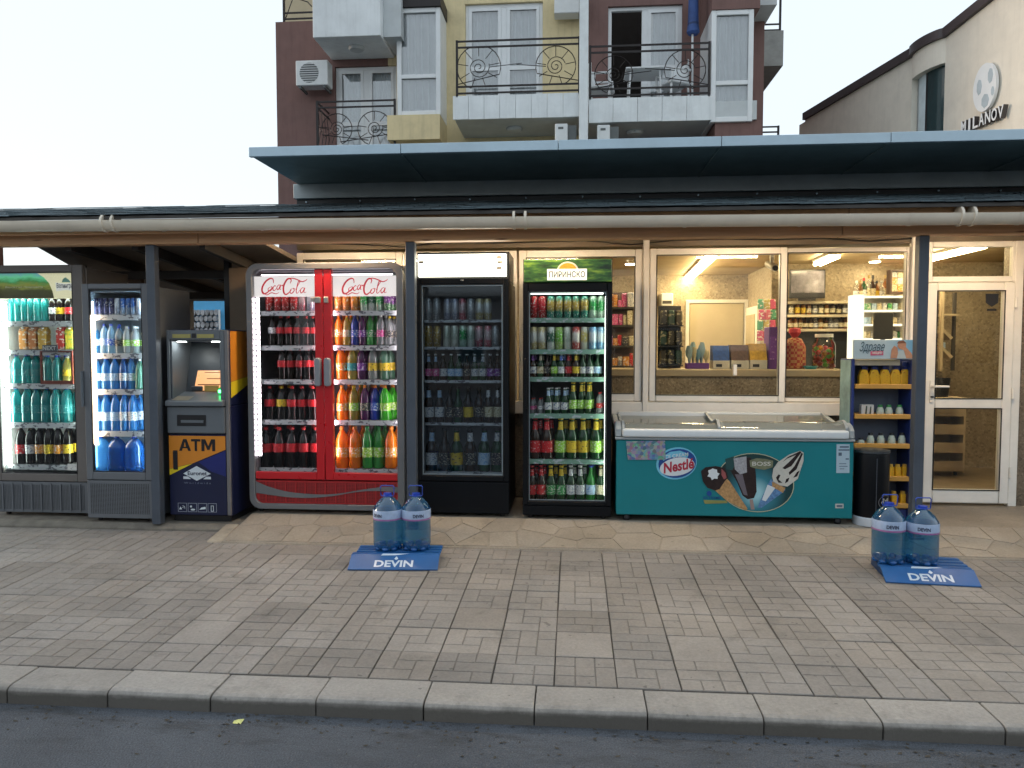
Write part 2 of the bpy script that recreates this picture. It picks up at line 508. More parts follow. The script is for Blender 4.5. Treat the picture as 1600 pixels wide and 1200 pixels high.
# ------------------------------------------------------------------ ground, road, kerb, pavement
g = MB().box(-400, 400, -400, 400, -0.6, -0.14)
obj("ground", g, M_ASPH, kind='structure', label="dark ground all around the street")
obj("road", MB().box(-60, 60, -12, 3.26, -0.30, -0.085), M_ASPH, kind='structure', label="grey asphalt road in front of the kerb")
SL = 0.04                                           # the pavement rises towards the shop
KY, PY0 = 3.2, 3.415
def pz(Y): return SL * (Y - PY0)
pave = MB()
pave.add([(-60, PY0 - .02, -0.09), (60, PY0 - .02, -0.09), (60, 7.0, pz(7) - 0.09), (-60, 7.0, pz(7) - 0.09),
          (-60, PY0 - .02, -0.012), (60, PY0 - .02, -0.012), (60, 7.0, pz(7) - 0.012), (-60, 7.0, pz(7) - 0.012)],
         [(0,3,2,1),(4,5,6,7),(0,1,5,4),(1,2,6,5),(2,3,7,6),(3,0,4,7)])
PAVE = obj("pavement", pave, M_BED, kind='structure', label="pavement of square concrete tiles with stamped brick patterns")
T = 0.30
def tile_mesh(k, rot=0):
    """a 30 cm tile with a stamped pattern of thirds"""
    h = T / 2 - 0.003
    mb = MB().box(-h, h, -h, h, -0.035, -0.004)
    if k == 0: cells = [(0,0,2,1),(2,0,1,2),(1,2,2,1),(0,1,1,2),(1,1,1,1)]
    elif k == 1: cells = [(1,0,2,1),(0,0,1,2),(0,2,2,1),(2,1,1,2),(1,1,1,1)]
    elif k == 2: cells = [(0,0,1,1),(1,0,1,1),(2,0,1,1),(0,1,2,1),(2,1,1,1),(0,2,1,1),(1,2,2,1)]
    elif k == 4: cells = [(0,0,3,3)]
    else: cells = [(0,0,1,1),(1,0,2,1),(0,1,2,1),(2,1,1,1),(0,2,1,1),(1,2,2,1)]
    s = 2 * h / 3
    for cx, cyy, w, d in cells:
        g_ = 0.0022
        x0, x1, y0, y1 = -h + cx*s + g_*(cx > 0), -h + (cx+w)*s - g_*(cx+w < 3), -h + cyy*s + g_*(cyy > 0), -h + (cyy+d)*s - g_*(cyy+d < 3)
        c = 0.0022
        mb.add([(x0,y0,-.004),(x1,y0,-.004),(x1,y1,-.004),(x0,y1,-.004),(x0+c,y0+c,0),(x1-c,y0+c,0),(x1-c,y1-c,0),(x0+c,y1-c,0)],
               [(4,5,6,7),(0,1,5,4),(1,2,6,5),(2,3,7,6),(3,0,4,7)])
    ca_, sa_ = (1, 0, -1, 0)[rot], (0, 1, 0, -1)[rot]
    mb.v = [(x * ca_ - y * sa_, x * sa_ + y * ca_, z) for x, y, z in mb.v]
    me = mesh_of("tile", mb, M_TILE)
    me.materials.append(M_GROOVE)
    for p_ in me.polygons[:6]: p_.material_index = 1          # the sunk, dirt-filled ground of the pattern
    return me
TM = [[tile_mesh(k, r_) for r_ in range(4)] for k in range(5)]
ang = math.atan(SL)
X0T = -0.085
for r in range(8):
    Yc = PY0 + 0.004 + (r + 0.5) * T
    for c in range(-20, 15):
        Xc = X0T + (c + 0.5) * T + random.uniform(-.0015, .0015)
        if r == 7 and Xc > -2.75: continue
        if r == 7 and c < -19: continue
        k = random.choices((0, 1, 2, 3, 4), (4, 4, 3, 3, 1))[0]
        inst("tile", TM[k][random.randrange(4)], (Xc, Yc, pz(Yc) + random.uniform(-.0018, .0018)), PAVE,
             (ang + random.uniform(-.003, .003), random.uniform(-.003, .003), 0))
kc = (KY + PY0) / 2
kp = [(y - kc, z) for y, z in [(KY, -0.2), (PY0 - .004, -0.2), (PY0 - .004, 0.0), (KY + 0.035, -0.004), (KY + 0.012, -0.010), (KY, -0.022)]]
KERB = obj("kerb", MB().box(-40, 40, KY + .03, PY0 - .005, -0.25, -0.03), M_BED, kind='structure', label="row of pale concrete kerbstones beside the road")
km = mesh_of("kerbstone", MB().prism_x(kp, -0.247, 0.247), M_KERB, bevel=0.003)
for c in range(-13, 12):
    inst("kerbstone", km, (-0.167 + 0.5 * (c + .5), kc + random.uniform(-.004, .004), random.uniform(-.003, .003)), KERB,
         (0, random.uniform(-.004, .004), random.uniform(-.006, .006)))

# flagstone apron in front of the shop and the raised platform
ZP, AY0, AY1 = 0.19, 5.44, 6.0
XA = -2.72
zf = pz(AY0) + 0.012
ap = MB().prism_x([(AY0, -0.05), (6.86, -0.05), (6.86, ZP - .0012), (AY1, ZP - .0012), (AY0 + .01, zf - .0012), (AY0, zf - .02)], XA, 9)
APR = obj("apron", ap, M_MORT, kind='structure', label="sloping apron of irregular beige flagstones below the coolers")
def apz(Y): return zf + (ZP - zf) * (Y - AY0) / (AY1 - AY0)
random.seed(11)
pts = []
xx = XA + .1
while xx < 4.6:
    w = random.uniform(.17, .33)
    rows = random.choice(((5.53, 5.72, 5.91), (5.57, 5.85), (5.6, 5.88)))
    for yv in rows: pts.append((xx + random.uniform(-.09, .09), yv + random.uniform(-.05, .05)))
    xx += w
def clip(poly, nx, ny, d):
    out = []
    for i in range(len(poly)):
        a, b = poly[i], poly[(i + 1) % len(poly)]
        da, db = a[0]*nx + a[1]*ny - d, b[0]*nx + b[1]*ny - d
        if da <= 0: out.append(a)
        if (da < 0 < db) or (db < 0 < da):
            t = da / (da - db); out.append((a[0] + (b[0]-a[0])*t, a[1] + (b[1]-a[1])*t))
    return out
for i, p in enumerate(pts):
    poly = [(max(XA + .02, p[0] - .4), AY0 + .03), (min(4.8, p[0] + .4), AY0 + .03), (min(4.8, p[0] + .4), AY1 - .002), (max(XA + .02, p[0] - .4), AY1 - .002)]
    for j, q in enumerate(pts):
        if i == j or abs(q[0] - p[0]) > 1: continue
        dx, dy = q[0] - p[0], q[1] - p[1]; L = math.hypot(dx, dy); nx, ny = dx / L, dy / L
        poly = clip(poly, nx, ny, nx * (p[0]+q[0])/2 + ny * (p[1]+q[1])/2 - random.uniform(.004, .010))
        if len(poly) < 3: break
    if len(poly) < 3: continue
    n = len(poly)
    j = random.uniform(0, .0025)
    vs = [(x, y, apz(y) - .02) for x, y in poly] + [(x, y, apz(y) + .0005 + j) for x, y in poly]
    mb = MB().add(vs, [tuple(range(n, 2*n))] + [(a, (a+1) % n, (a+1) % n + n, a + n) for a in range(n)])
    obj("flagstone", mb, M_FLAG, APR)
# concrete edging under the two left coolers and the cash machine
M_CONC = pm("edging_concrete", (0.34, 0.29, 0.22), 0.8, var=0.25, vscale=6, bump=0.4, dirt=0.5)
M_CONCD = pm("edging_concrete_worn", (0.16, 0.145, 0.12), 0.85, var=0.3, vscale=7, bump=0.5, dirt=0.5)
ZL = 0.14
obj("platform", MB().prism_x([(5.74, 0), (9.3, 0), (9.3, ZL - .002), (5.80, ZL - .002), (5.74, ZL - .03)], -9, XA - .003), M_CONCD, kind='structure',
    label="low worn concrete platform under the two leftmost coolers", bevel=0.006)
obj("apron_end", MB().prism_x([(5.45, .03), (5.79, .05), (5.79, ZL + .01), (5.46, zf)], XA - .13, XA - .002), M_CONC, APR, bevel=0.012, smooth=True)

# ------------------------------------------------------------------ shop building
WY = 6.85
SHOP = thing("shop_building", (0, WY, ZP), "single storey shop with flat roof and white framed windows lit from inside", "building")
WX0, WX1 = -2.62, 7.0
z0w, z1w = az(640, WY, 1100), az(390, WY, 1000)
DX0, DX1 = ax(1441, WY), ax(1583, WY)
DZT = az(385, WY, 1510)
ZC = 2.58
M_OLIVE = pm("olive_header", (0.13, 0.11, 0.08), 0.6, var=0.12, dirt=0.2)
M_METALD = pm("dark_green_metal", (0.26, 0.33, 0.33), 0.5, 0.0, var=0.15)
M_TRIM = pm("grey_trim_metal", (0.52, 0.58, 0.59), 0.5, 0.0, var=0.1, dirt=0.1)
M_EDGE = pm("pale_blue_edge_metal", (0.44, 0.56, 0.64), 0.4, 0.3, var=0.05, dirt=0.12)
obj("wall", MB().box(WX0, DX0 - .12, WY + .03, WY + .2, 0.0, z0w), M_SPECKD, SHOP)
obj("wall", MB().box(DX1 + .0, WX1, WY + .02, WY + .2, 0.0, 2.60), M_SPECKD, SHOP)
obj("wall_header", MB().box(WX0, WX1, WY + .0, WY + .2, z1w + .03, 2.62), M_OLIVE, SHOP)
obj("side_wall", MB().box(WX0, WX0 + .12, WY + .2, 12, 0.0, 3.0), M_SPECKD, SHOP)
obj("upper_wall", MB().box(WX0 + .003, WX1, WY + .01, WY + .2, 2.623, 3.0), M_BLACK, SHOP)
obj("roof_trim", MB().box(WX0 - .01, WX1, WY - .04, WY + .18, 3.0, 3.135), M_TRIM, SHOP, bevel=.004)
SLAB = obj("roof_slab", MB().box(WX0 + .03, WX1, 5.83, 12.2, 3.137, 3.19), M_METALD, SHOP)
for k in range(8):
    x0 = WX0 + .02 + k * 1.24; 
    obj("edge_flashing", MB().box(x0, x0 + 1.236, 5.79, 5.828, 3.128, 3.205 + random.uniform(-.002, .002)), M_EDGE, SLAB, bevel=.003)
for k in range(7):      # folded seams of the soffit sheets
    xk = WX0 + 1.256 + k * 1.24
    obj("soffit_seam", MB().box(xk - .006, xk + .006, 5.84, WY - .05, 3.125, 3.1365), M_METALD, SLAB)
sag = [(WX0 + .2 + .42 * k, WY - .012, 2.585 - .018 * abs(math.sin(k * 1.1)) - (.03 if k % 5 == 2 else 0)) for k in range(14)]
obj("cable", MB().tube(sag, .006, 5), M_BLACK, SHOP)
for k in range(14):
    xk = WX0 + .3 + k * .5
    obj("screw", MB().lathe([(.008, 0), (.008, .01)], 8, (0, 0, 0)), M_EDGE, SHOP)
    o = bpy.data.objects[-1] if False else None
for o in [o for o in bpy.data.objects if o.name.startswith("screw")]:
    i = int(o.name.split('.')[-1]) if '.' in o.name else 0
    o.location = Vector((WX0 + .1 + i * .52, WY, 2.972 + (i % 3) * .004)) - Vector(SHOP.location); o.rotation_euler = (R(90), 0, 0)
    for v in o.data.vertices: v.co += Vector((0, WY, ZP))

# windows
def window(px0, px1, fw=0.075, yoff=0.0, py0=390, py1=627):
    x0, x1 = ax(px0, WY), ax(px1, WY)
    zb, zt = az(py1, WY, 1100), az(py0, WY, 1000)
    w = obj("window", MB().frame(x0, x1, zb, zt, fw, WY - .03 + yoff, WY + .03 + yoff), M_WHITE, SHOP, bevel=.006, smooth=True)
    obj("pane", MB().box(x0 + fw, x1 - fw, WY - .003 + yoff, WY + .003 + yoff, zb + fw, zt - fw), M_GLASS, w)
    obj("gasket", MB().frame(x0 + fw - .006, x1 - fw + .006, zb + fw - .006, zt - fw + .006, .008, WY - .034 + yoff, WY - .03 + yoff), M_BLACK, w)
    return w, x0, x1, zb, zt
for a, b in ((468, 632), (634, 808), (811, 1002)):
    window(a, b, 0.07)
window(1013, 1224, 0.062, -.03)
wd = window(1220, 1420, 0.045, .035)
obj("window_post", MB().box(ax(1003, WY), ax(1012, WY), WY - .06, WY + .03, z0w - .22, 2.6), M_WHITE, SHOP, bevel=.005)
obj("window_post", MB().box(ax(1417, WY) + .003, DX0 - .003, WY - .03, WY + .03, z0w - .85, 2.6), M_WHITE, SHOP, bevel=.005)
sl = obj("window_sill", MB().box(WX0 + .05, ax(1417, WY), WY - .05, WY + .03, z0w - .045, az(628, WY, 1100)), M_WHITE, SHOP, bevel=.006)
for pxs in (1000, 1214):
    obj("sill_support", MB().box(ax(pxs, WY), ax(pxs + 12, WY), WY - .03, WY + .03, ZP, z0w - .047), M_WHITE, SHOP, bevel=.004)
# small white handle plates on the sash
for pxs in (1146,):
    x, z = at(pxs, 577, WY); obj("latch", MB().box(x - .017, x + .017, WY - .075, WY - .04, z - .055, z + .045), M_WHITE, SHOP, bevel=.005)
# door with transom light
zt0, zt1 = az(433, WY, 1510), az(395, WY, 1510)
TR = obj("transom_window", MB().frame(DX0, DX1, az(441, WY, 1510), DZT + .04, .05, WY - .03, WY + .03), M_WHITE, SHOP, bevel=.006)
obj("pane", MB().box(DX0 + .05, DX1 - .05, WY - .003, WY + .003, az(441, WY, 1510) + .05, DZT - .01), M_GLASS, TR)
dz0, dz1, dzm = ZP + .025, az(442, WY, 1510), az(630, WY, 1510)
dd = MB().frame(DX0 + .004, DX1 - .035, dz0, dz1, .085, WY - .05, WY + .02, wb=.12, wt=.075)
dd.box(DX0 + .089, DX1 - .12, WY - .05, WY + .02, dzm - .045, dzm + .045)
DOOR = obj("door", dd, M_WHITE, SHOP, bevel=.008, smooth=True, label="white framed glass shop door with two panes")
for a, b in ((dz0 + .12, dzm - .045), (dzm + .045, dz1 - .075)):
    obj("pane", MB().box(DX0 + .089, DX1 - .12, WY - .018, WY - .012, a, b), M_GLASS, DOOR)
    obj("gasket", MB().frame(DX0 + .083, DX1 - .114, a - .006, b + .006, .009, WY - .054, WY - .05), M_BLACK, DOOR)
obj("door_frame", MB().box(DX1 - .031, DX1 + .04, WY - .035, WY + .03, ZP, DZT + .04), M_WHITE, SHOP, bevel=.005)
hx, hz = at(1455, 603, WY)
h = MB().box(hx - .035, hx - .005, WY - .062, WY - .05, hz - .14, hz + .05).tube([(hx - .02, WY - .06, hz), (hx - .02, WY - .11, hz), (hx + .1, WY - .11, hz)], .01, 8)
obj("handle", h, M_WHITE, DOOR, smooth=True)
obj("lock", MB().lathe([(.013, 0), (.013, .012)], 10, (hx - .02, WY - .065, hz - .1)), M_BLACK, DOOR)
for zz in (.45, 1.15, 1.95):
    obj("hinge", MB().lathe([(.012, 0), (.012, .09)], 8, (DX1 - .03, WY - .055, zz)), M_WHITE, DOOR)
# dark emblem sticker on the door glass: an owl-like shield outline, plain
ex, ez = at(1548, 470, WY)
obj("sticker", MB().prism([(ex-.055, ez+.06), (ex+.055, ez+.06), (ex+.05, ez-.02), (ex, ez-.055), (ex-.05, ez-.02)], WY - .021, WY - .019).box(ex-.04, ex+.04, WY-.021, WY-.019, ez-.09, ez-.07), M_BLACK, DOOR)

# shop room
M_CEIL = pm("ceiling_boards", (0.42, 0.33, 0.19), 0.5, var=0.12)
M_IWALL = speckle("room_wall", (0.36, 0.29, 0.19), (0.20, 0.155, 0.095), (0.5, 0.42, 0.29), 45)
M_FLOOR = pm("room_floor", (0.25, 0.2, 0.14), 0.4, var=0.15)
YB = 10.2
obj("room_floor", MB().box(WX0 + .12, WX1, WY + .03, YB + .1, .15, .2), M_FLOOR, SHOP)
obj("room_ceiling", MB().box(WX0 + .12, WX1, WY + .2, YB + .1, ZC, ZC + .05), M_CEIL, SHOP)
xc1, xc2 = ax(1166, YB), ax(1203, 8.9)
obj("room_back_wall", MB().box(WX0 + .12, xc1, YB, YB + .1, .2, ZC), M_IWALL, SHOP)
sw = MB()
sw.add([(xc1, YB, .2), (xc2, 8.9, .2), (xc2 + .1, 8.95, .2), (xc1 + .1, YB + .05, .2), (xc1, YB, ZC), (xc2, 8.9, ZC), (xc2 + .1, 8.95, ZC), (xc1 + .1, YB + .05, ZC)],
       [(0,3,2,1),(4,5,6,7),(0,1,5,4),(1,2,6,5),(2,3,7,6),(3,0,4,7)])
obj("room_partition", sw, M_IWALL, SHOP)
obj("room_back_wall", MB().box(xc2, WX1, 8.95, 9.05, .2, ZC), M_IWALL, SHOP)
obj("room_side_wall", MB().box(WX1 - .1, WX1, WY + .2, 8.95, .2, ZC), M_IWALL, SHOP)
# beige sliding hatch on the back wall, white inner door on the partition
xh0, xh1, zh0, zh1 = rect(1077, 474, 1162, 572, YB - .03)
obj("hatch_panel", MB().box(xh0, xh1, YB - .035, YB - .005, zh0 - .6, zh1), pm("beige_panel", (0.52, 0.44, 0.29), 0.5, var=.05), SHOP, bevel=.01)
obj("hatch_frame", MB().frame(xh0 - .05, xh1 + .05, zh0 - .65, zh1 + .05, .045, YB - .045, YB - .002), M_WHITE, SHOP)
def on_partition(t0, t1, z0, z1, d):
    ux, uy = xc2 - xc1, 8.9 - YB
    L = math.hypot(ux, uy); nx, ny = uy / L, -ux / L
    P = [(xc1 + ux*t + nx*d, YB + uy*t + ny*d) for t in (t0, t1)]
    Q = [(xc1 + ux*t + nx*.005, YB + uy*t + ny*.005) for t in (t0, t1)]
    return MB().add([(*P[0], z0), (*P[1], z0), (*Q[1], z0), (*Q[0], z0), (*P[0], z1), (*P[1], z1), (*Q[1], z1), (*Q[0], z1)],
                    [(0,3,2,1),(4,5,6,7),(0,1,5,4),(1,2,6,5),(2,3,7,6),(3,0,4,7)])
obj("inner_door", on_partition(.08, .62, .2, 2.12, .05), M_WHITE, SHOP)
obj("inner_door_panel", on_partition(.16, .54, 1.2, 2.02, .06), pm("beige_panel2", (0.5, 0.42, 0.27), 0.5), SHOP)
# fluorescent battens and downlights: the lamps that light the shop
M_TUBE = em("fluorescent_tube", (1.0, 0.78, 0.44), 19.0)
def batten(px0, py0, px1, py1, label):
    zt = ZC - .05
    def onz(px, py):
        d = _ray(px, py); t = (zt - CAM_H) / d[2]; return Vector((d[0]*t, d[1]*t, zt))
    a, b = onz(px0, py0), onz(px1, py1)
    if b.y > a.y: a, b = b, a
    b.y = max(b.y, WY + .35)
    b.x = a.x + (b.x - a.x)
    t = thing("ceiling_light", (a.x, a.y, ZC), label, "ceiling light", "shop ceiling lights")
    dx, dy = b.x - a.x, b.y - a.y
    L = math.hypot(dx, dy); nx, ny = -dy / L * .06, dx / L * .06
    hb = MB().add([(a.x-nx, a.y-ny, ZC-.03), (b.x-nx, b.y-ny, ZC-.03), (b.x+nx, b.y+ny, ZC-.03), (a.x+nx, a.y+ny, ZC-.03),
                   (a.x-nx, a.y-ny, ZC-.001), (b.x-nx, b.y-ny, ZC-.001), (b.x+nx, b.y+ny, ZC-.001), (a.x+nx, a.y+ny, ZC-.001)],
                  [(0,3,2,1),(4,5,6,7),(0,1,5,4),(1,2,6,5),(2,3,7,6),(3,0,4,7)])
    obj("housing", hb, M_WHITE, t)
    for s in (-.5, .5):
        obj("tube", MB().tube([(a.x+nx*s, a.y+ny*s, zt), (b.x+nx*s, b.y+ny*s, zt)], .02, 8), M_TUBE, t)
    return t
batten(1068, 443, 1112, 402, "glowing double fluorescent tube on the ceiling behind the large sliding pane")
batten(1278, 413, 1305, 401, "shorter glowing fluorescent tube on the ceiling above the television")
for i, (px, py, lab) in enumerate(((985, 414, "small round downlight in the shop ceiling beside the green-headed cooler"), (1367, 411, "small round downlight in the shop ceiling above the liquor bottles"))):
    d = _ray(px, py); t_ = (ZC - .01 - CAM_H) / d[2]
    yy = min(d[1] * t_, 8.7); xx = d[0] * yy / d[1]
    t = thing("downlight", (xx, yy, ZC), lab, "downlight", "shop ceiling lights")
    obj("ring", MB().lathe([(.07, -.012), (.07, 0)], 16, (xx, yy, ZC - .001)), M_WHITE, t)
    obj("lens", MB().lathe([(.055, -.016), (.055, -.012)], 16, (xx, yy, ZC - .001)), em("downlight_lens", (1, .82, .55), 30), t)
# two more battens over the part of the room behind the coolers and the door (the room is lit throughout)
for (xa, ya, lab) in ((-1.3, 8.0, "fluorescent tube on the ceiling behind the red cooler"), (3.75, 7.45, "fluorescent tube on the ceiling just inside the shop door")):
    t = thing("ceiling_light", (xa, ya, ZC), lab, "ceiling light", "shop ceiling lights")
    obj("housing", MB().box(xa - .06, xa + .06, ya - .3, ya + 1.0, ZC - .03, ZC - .001), M_WHITE, t)
    for s_ in (-.03, .03): obj("tube", MB().tube([(xa + s_, ya - .28, ZC - .05), (xa + s_, ya + .98, ZC - .05)], .02, 8), M_TUBE, t)

# ------------------------------------------------------------------ lean-to roof along the front: shingles, gutter, beam, posts, rafters
ROOF = thing("lean_to_roof", (0, 5.7, 2.5), "low shingled lean-to roof with pine fascia and white gutter along the shop front", "roof")
RX0, RX1 = -8.0, 7.0
ry0, rz0, ry1, rz1 = 5.50, 2.625, 6.84, 2.945
M_SHIN = pm("bitumen_shingle", (0.07, 0.10, 0.115), 0.75, var=0.3, vscale=18, bump=0.5, bscale=160, rnd=0.35)
deck = MB().prism_x([(ry0, rz0 - .03), (ry1, rz1 - .03), (ry1, rz1 - .005), (ry0, rz0 - .005)], RX0, RX1)
DECK = obj("deck", deck, M_DARK, ROOF)
slope = math.atan2(rz1 - rz0, ry1 - ry0)
sm = []
random.seed(5)
for k in range(5):
    wv = [random.uniform(-.012, .012) for _ in range(4)]
    mb = MB().add([(-.165, 0 + wv[0], 0), (-.04, wv[1], 0), (-.035, .03, 0), (.01, .03, 0), (.015, wv[2], 0), (.165, wv[3], 0), (.165, .25, 0), (-.165, .25, 0)], [tuple(range(8))])
    b = len(mb.v)
    mb.v += [(x, y, -.006) for x, y, z in mb.v[:8]]
    mb.f += [(i + 8, (i+1) % 8 + 8, (i+1) % 8, i) for i in range(8)]
    sm.append(mesh_of("shingle", mb, M_SHIN))
nrow = 7
for r in range(nrow):
    f = r / (nrow - .2)
    yv, zv = ry0 - .015 + (ry1 - ry0) * f, rz0 + (rz1 - rz0) * f + .004
    for c in range(40):
        xv = -6.6 + c * .335 + (r % 2) * .17
        inst("shingle", sm[random.randrange(5)], (xv, yv, zv + random.uniform(.004, .009)), DECK, (slope - .03, random.uniform(-.006, .006), 0))
for r in range(3):
    x0 = RX0 + r * 5.0
    obj("fascia_board", MB().box(x0, x0 + 4.996, 5.6, 5.635, 2.50, 2.622 - .01), M_PINE, ROOF, bevel=.004)
    obj("beam", MB().box(x0, x0 + 4.996, 5.72, 5.83, 2.432, 2.57), M_PINE, ROOF, bevel=.006)
M_GUT = pm("gutter_white", (0.74, 0.66, 0.54), 0.35, var=.06, dirt=.15)
GZ0, GZ1 = 2.557, -0.006
def gz(x): return GZ0 + GZ1 * (x + 4.6)
gl = MB()
gsec = []
for x in (RX0, RX1):
    for k in range(13):
        a = math.pi + math.pi * k / 12
        gsec.append((x, 5.535 + .06 * math.cos(a), gz(x) + .035 + .078 * math.sin(a)))
    for k in range(13):
        a = 2 * math.pi - math.pi * k / 12
        gsec.append((x, 5.535 + .056 * math.cos(a), gz(x) + .035 + .073 * math.sin(a)))
gl.add(gsec, [(i, (i+1) % 26, (i+1) % 26 + 26, i + 26) for i in range(26)])
GUT = obj("gutter", gl, M_GUT, ROOF, smooth=True)
for px in (110, 255, 410, 566, 722, 900, 1070, 1250, 1420, 1590):
    x = ax(px, 5.53, 350)
    obj("bracket", MB().add([(x + dx, 5.535 + .064 * math.cos(math.pi + math.pi * k / 10), gz(x) + .035 + .082 * math.sin(math.pi + math.pi * k / 10)) for dx in (-.011, .011) for k in range(11)],
        [(k, k + 1, k + 12, k + 11) for k in range(10)]), M_GUT, GUT, smooth=True)
for px in (172, 812, 1508):
    x = ax(px, 5.53, 350)
    for dx in (-.05, .035):
        obj("joint_collar", MB().tube([(x + dx, 5.535, gz(x) + .02), (x + dx + .018, 5.535, gz(x) + .02)], .071, 14), M_GUT, GUT, smooth=True)
for px, py in ((244, 816), (644, 800), (1434, 800)):
    x = ax(px, 5.8, 600)
    zb = ZL if px < 300 else ZP - .035
    POST = obj("post", MB().box(x - .037, x + .037, 5.75, 5.824, zb, 2.431), M_STEEL, ROOF, bevel=.004)
    if px > 300: obj("base_plate", MB().box(x - .05, x + .05, 5.735, 5.84, zb - .01, zb + .008), M_STEEL, POST)
# shed behind the left coolers: dark roof underside with rafters, back wall, red-brown post
M_RAFT = pm("dark_rafter", (0.055, 0.052, 0.05), 0.6, var=.2)
M_UNDER = pm("dark_boards", (0.28, 0.24, 0.20), 0.75, var=.2)
def uz(Y): return 2.50 - 0.085 * (Y - 5.84)
ud = MB().add([(-4.58, 5.85, uz(5.85)), (WX0, 5.85, uz(5.85)), (WX0, 9.3, uz(9.3)), (-5.5, 9.3, uz(9.3)), (-5.05, 7.2, uz(7.2)),
               (-4.58, 5.85, uz(5.85) + .04), (WX0, 5.85, uz(5.85) + .04), (WX0, 9.3, uz(9.3) + .04), (-5.5, 9.3, uz(9.3) + .04), (-5.05, 7.2, uz(7.2) + .04)],
              [(0, 4, 3, 2, 1), (5, 6, 7, 8, 9)] + [(i, (i+1) % 5, (i+1) % 5 + 5, i + 5) for i in range(5)])
obj("shed_ceiling", ud, M_UNDER, ROOF)
for x in (-4.2, -3.62, -3.04):
    obj("rafter", MB().add([(x + dx, Y, uz(Y) - .002 - dz) for Y in (5.86, 9.25) for dx, dz in ((-.025, 0), (.025, 0), (.025, .09), (-.025, .09))],
        [(0,1,5,4),(1,2,6,5),(2,3,7,6),(3,0,4,7),(0,3,2,1),(4,5,6,7)]), M_RAFT, ROOF)
for Y in (6.75, 8.0):
    obj("purlin", MB().box(-4.95, WX0 - .003, Y, Y + .05, uz(Y) - .17, uz(Y) - .095), M_RAFT, ROOF)
xs, zs = at(127, 412, 6.9)
obj("shed_post", MB().box(xs - .03, xs + .03, 6.88, 6.94, ZL, uz(6.9) - .005), M_RAFT, ROOF)
obj("shed_post", MB().box(ax(3, 6.9) - .08, ax(3, 6.9), 6.9, 6.98, ZL, 2.6), pm("red_brown_post", (0.16, 0.065, 0.04), .6), ROOF, bevel=.004)
YS = 9.2
ox0, ox1, oz0, oz1 = rect(298, 466, 353, 516, YS)
bw = MB().box(-5.7, ox0, YS, YS + .08, ZL, uz(YS) - .01).box(ox1, WX0 - .003, YS, YS + .08, ZL, uz(YS) - .01)
bw.box(ox0, ox1, YS, YS + .08, ZL, oz0 - .25).box(ox0, ox1, YS, YS + .08, oz1, uz(YS) - .01)
obj("back_wall", bw, M_UNDER, ROOF)
xb0, xb1, _, _ = rect(362, 424, 390, 700, 6.62)
obj("side_panel", MB().box(xb0, xb1, 6.6, 6.64, ZL, uz(6.6) - .1), pm("beige_brown_board", (0.22, 0.165, 0.115), .6), ROOF)
obj("side_panel", MB().box(xb0 - .05, xb0 - .002, 6.6, 6.66, ZL, uz(6.6) - .005), M_BLACK, ROOF)
xb0, xb1, zb0, zb1 = rect(131, 421, 236, 470, 7.4)
obj("side_panel", MB().box(xb0, xb1 - .1, 7.4, 7.44, ZL, zb1), pm("brown_board", (0.17, 0.115, 0.08), .6), ROOF)
# blue and stone wall seen through the gap
BW = thing("garden_wall", (ox0, 13.0, 0), "blue painted wall with rough stone below, glimpsed above the cash machine", "wall")
M_BLUEW = pm("blue_wall_paint", (0.10, 0.42, 0.72), .6, emit=None)
obj("blue_wall", MB().box(-9.5, -4.2, 13.0, 13.2, 0, 2.62), M_BLUEW, BW)
random.seed(3)
M_ROCK = pm("grey_stone", (0.36, 0.36, 0.37), .8, var=.4, vscale=14, bump=.8, rnd=.3)
bx0, bx1, bz0, bz1 = rect(294, 484, 343, 522, 12.95)
for i in range(7):
    for j in range(4):
        w = (bx1 - bx0) / 7; hh = (bz1 - bz0) / 4
        cx, cz = bx0 + w * (i + .5 + (j % 2) * .3 - .15), bz0 + hh * (j + .5)
        obj("stone", MB().prism([(cx + w * .49 * math.cos(a) * random.uniform(.8, 1.05), cz + hh * .52 * math.sin(a) * random.uniform(.8, 1.05)) for a in [2*math.pi*k/7 for k in range(7)]], 12.88, 12.998), M_ROCK, BW)
obj("white_pole", MB().box(ax(343.5, 12.8), ax(345.5, 12.8), 12.8, 12.83, 0, az(484, 12.8, 345)), M_WHITE, BW)

# ------------------------------------------------------------------ warm lamps under the eave, tucked behind the pine beam
M_EAVE = em("eave_lamp_glow", (1.0, 0.75, 0.48), 42.0)
for k, (xe, lab) in enumerate(((-1.95, "warm strip lamp under the eave above the red cooler"), (-0.25, "warm strip lamp under the eave above the beer cooler"), (1.55, "warm strip lamp under the eave above the chest freezer"), (3.4, "warm strip lamp under the eave above the shop door"))):
    t = thing("eave_lamp", (xe, 5.95, 2.56), lab, "strip lamp", "strip lamps under the eave")
    obj("housing", MB().box(xe - .32, xe + .32, 5.91, 5.99, 2.535, 2.575), M_WHITE, t)
    obj("diffuser", MB().box(xe - .30, xe + .30, 5.925, 5.975, 2.508, 2.534), M_EAVE, t)
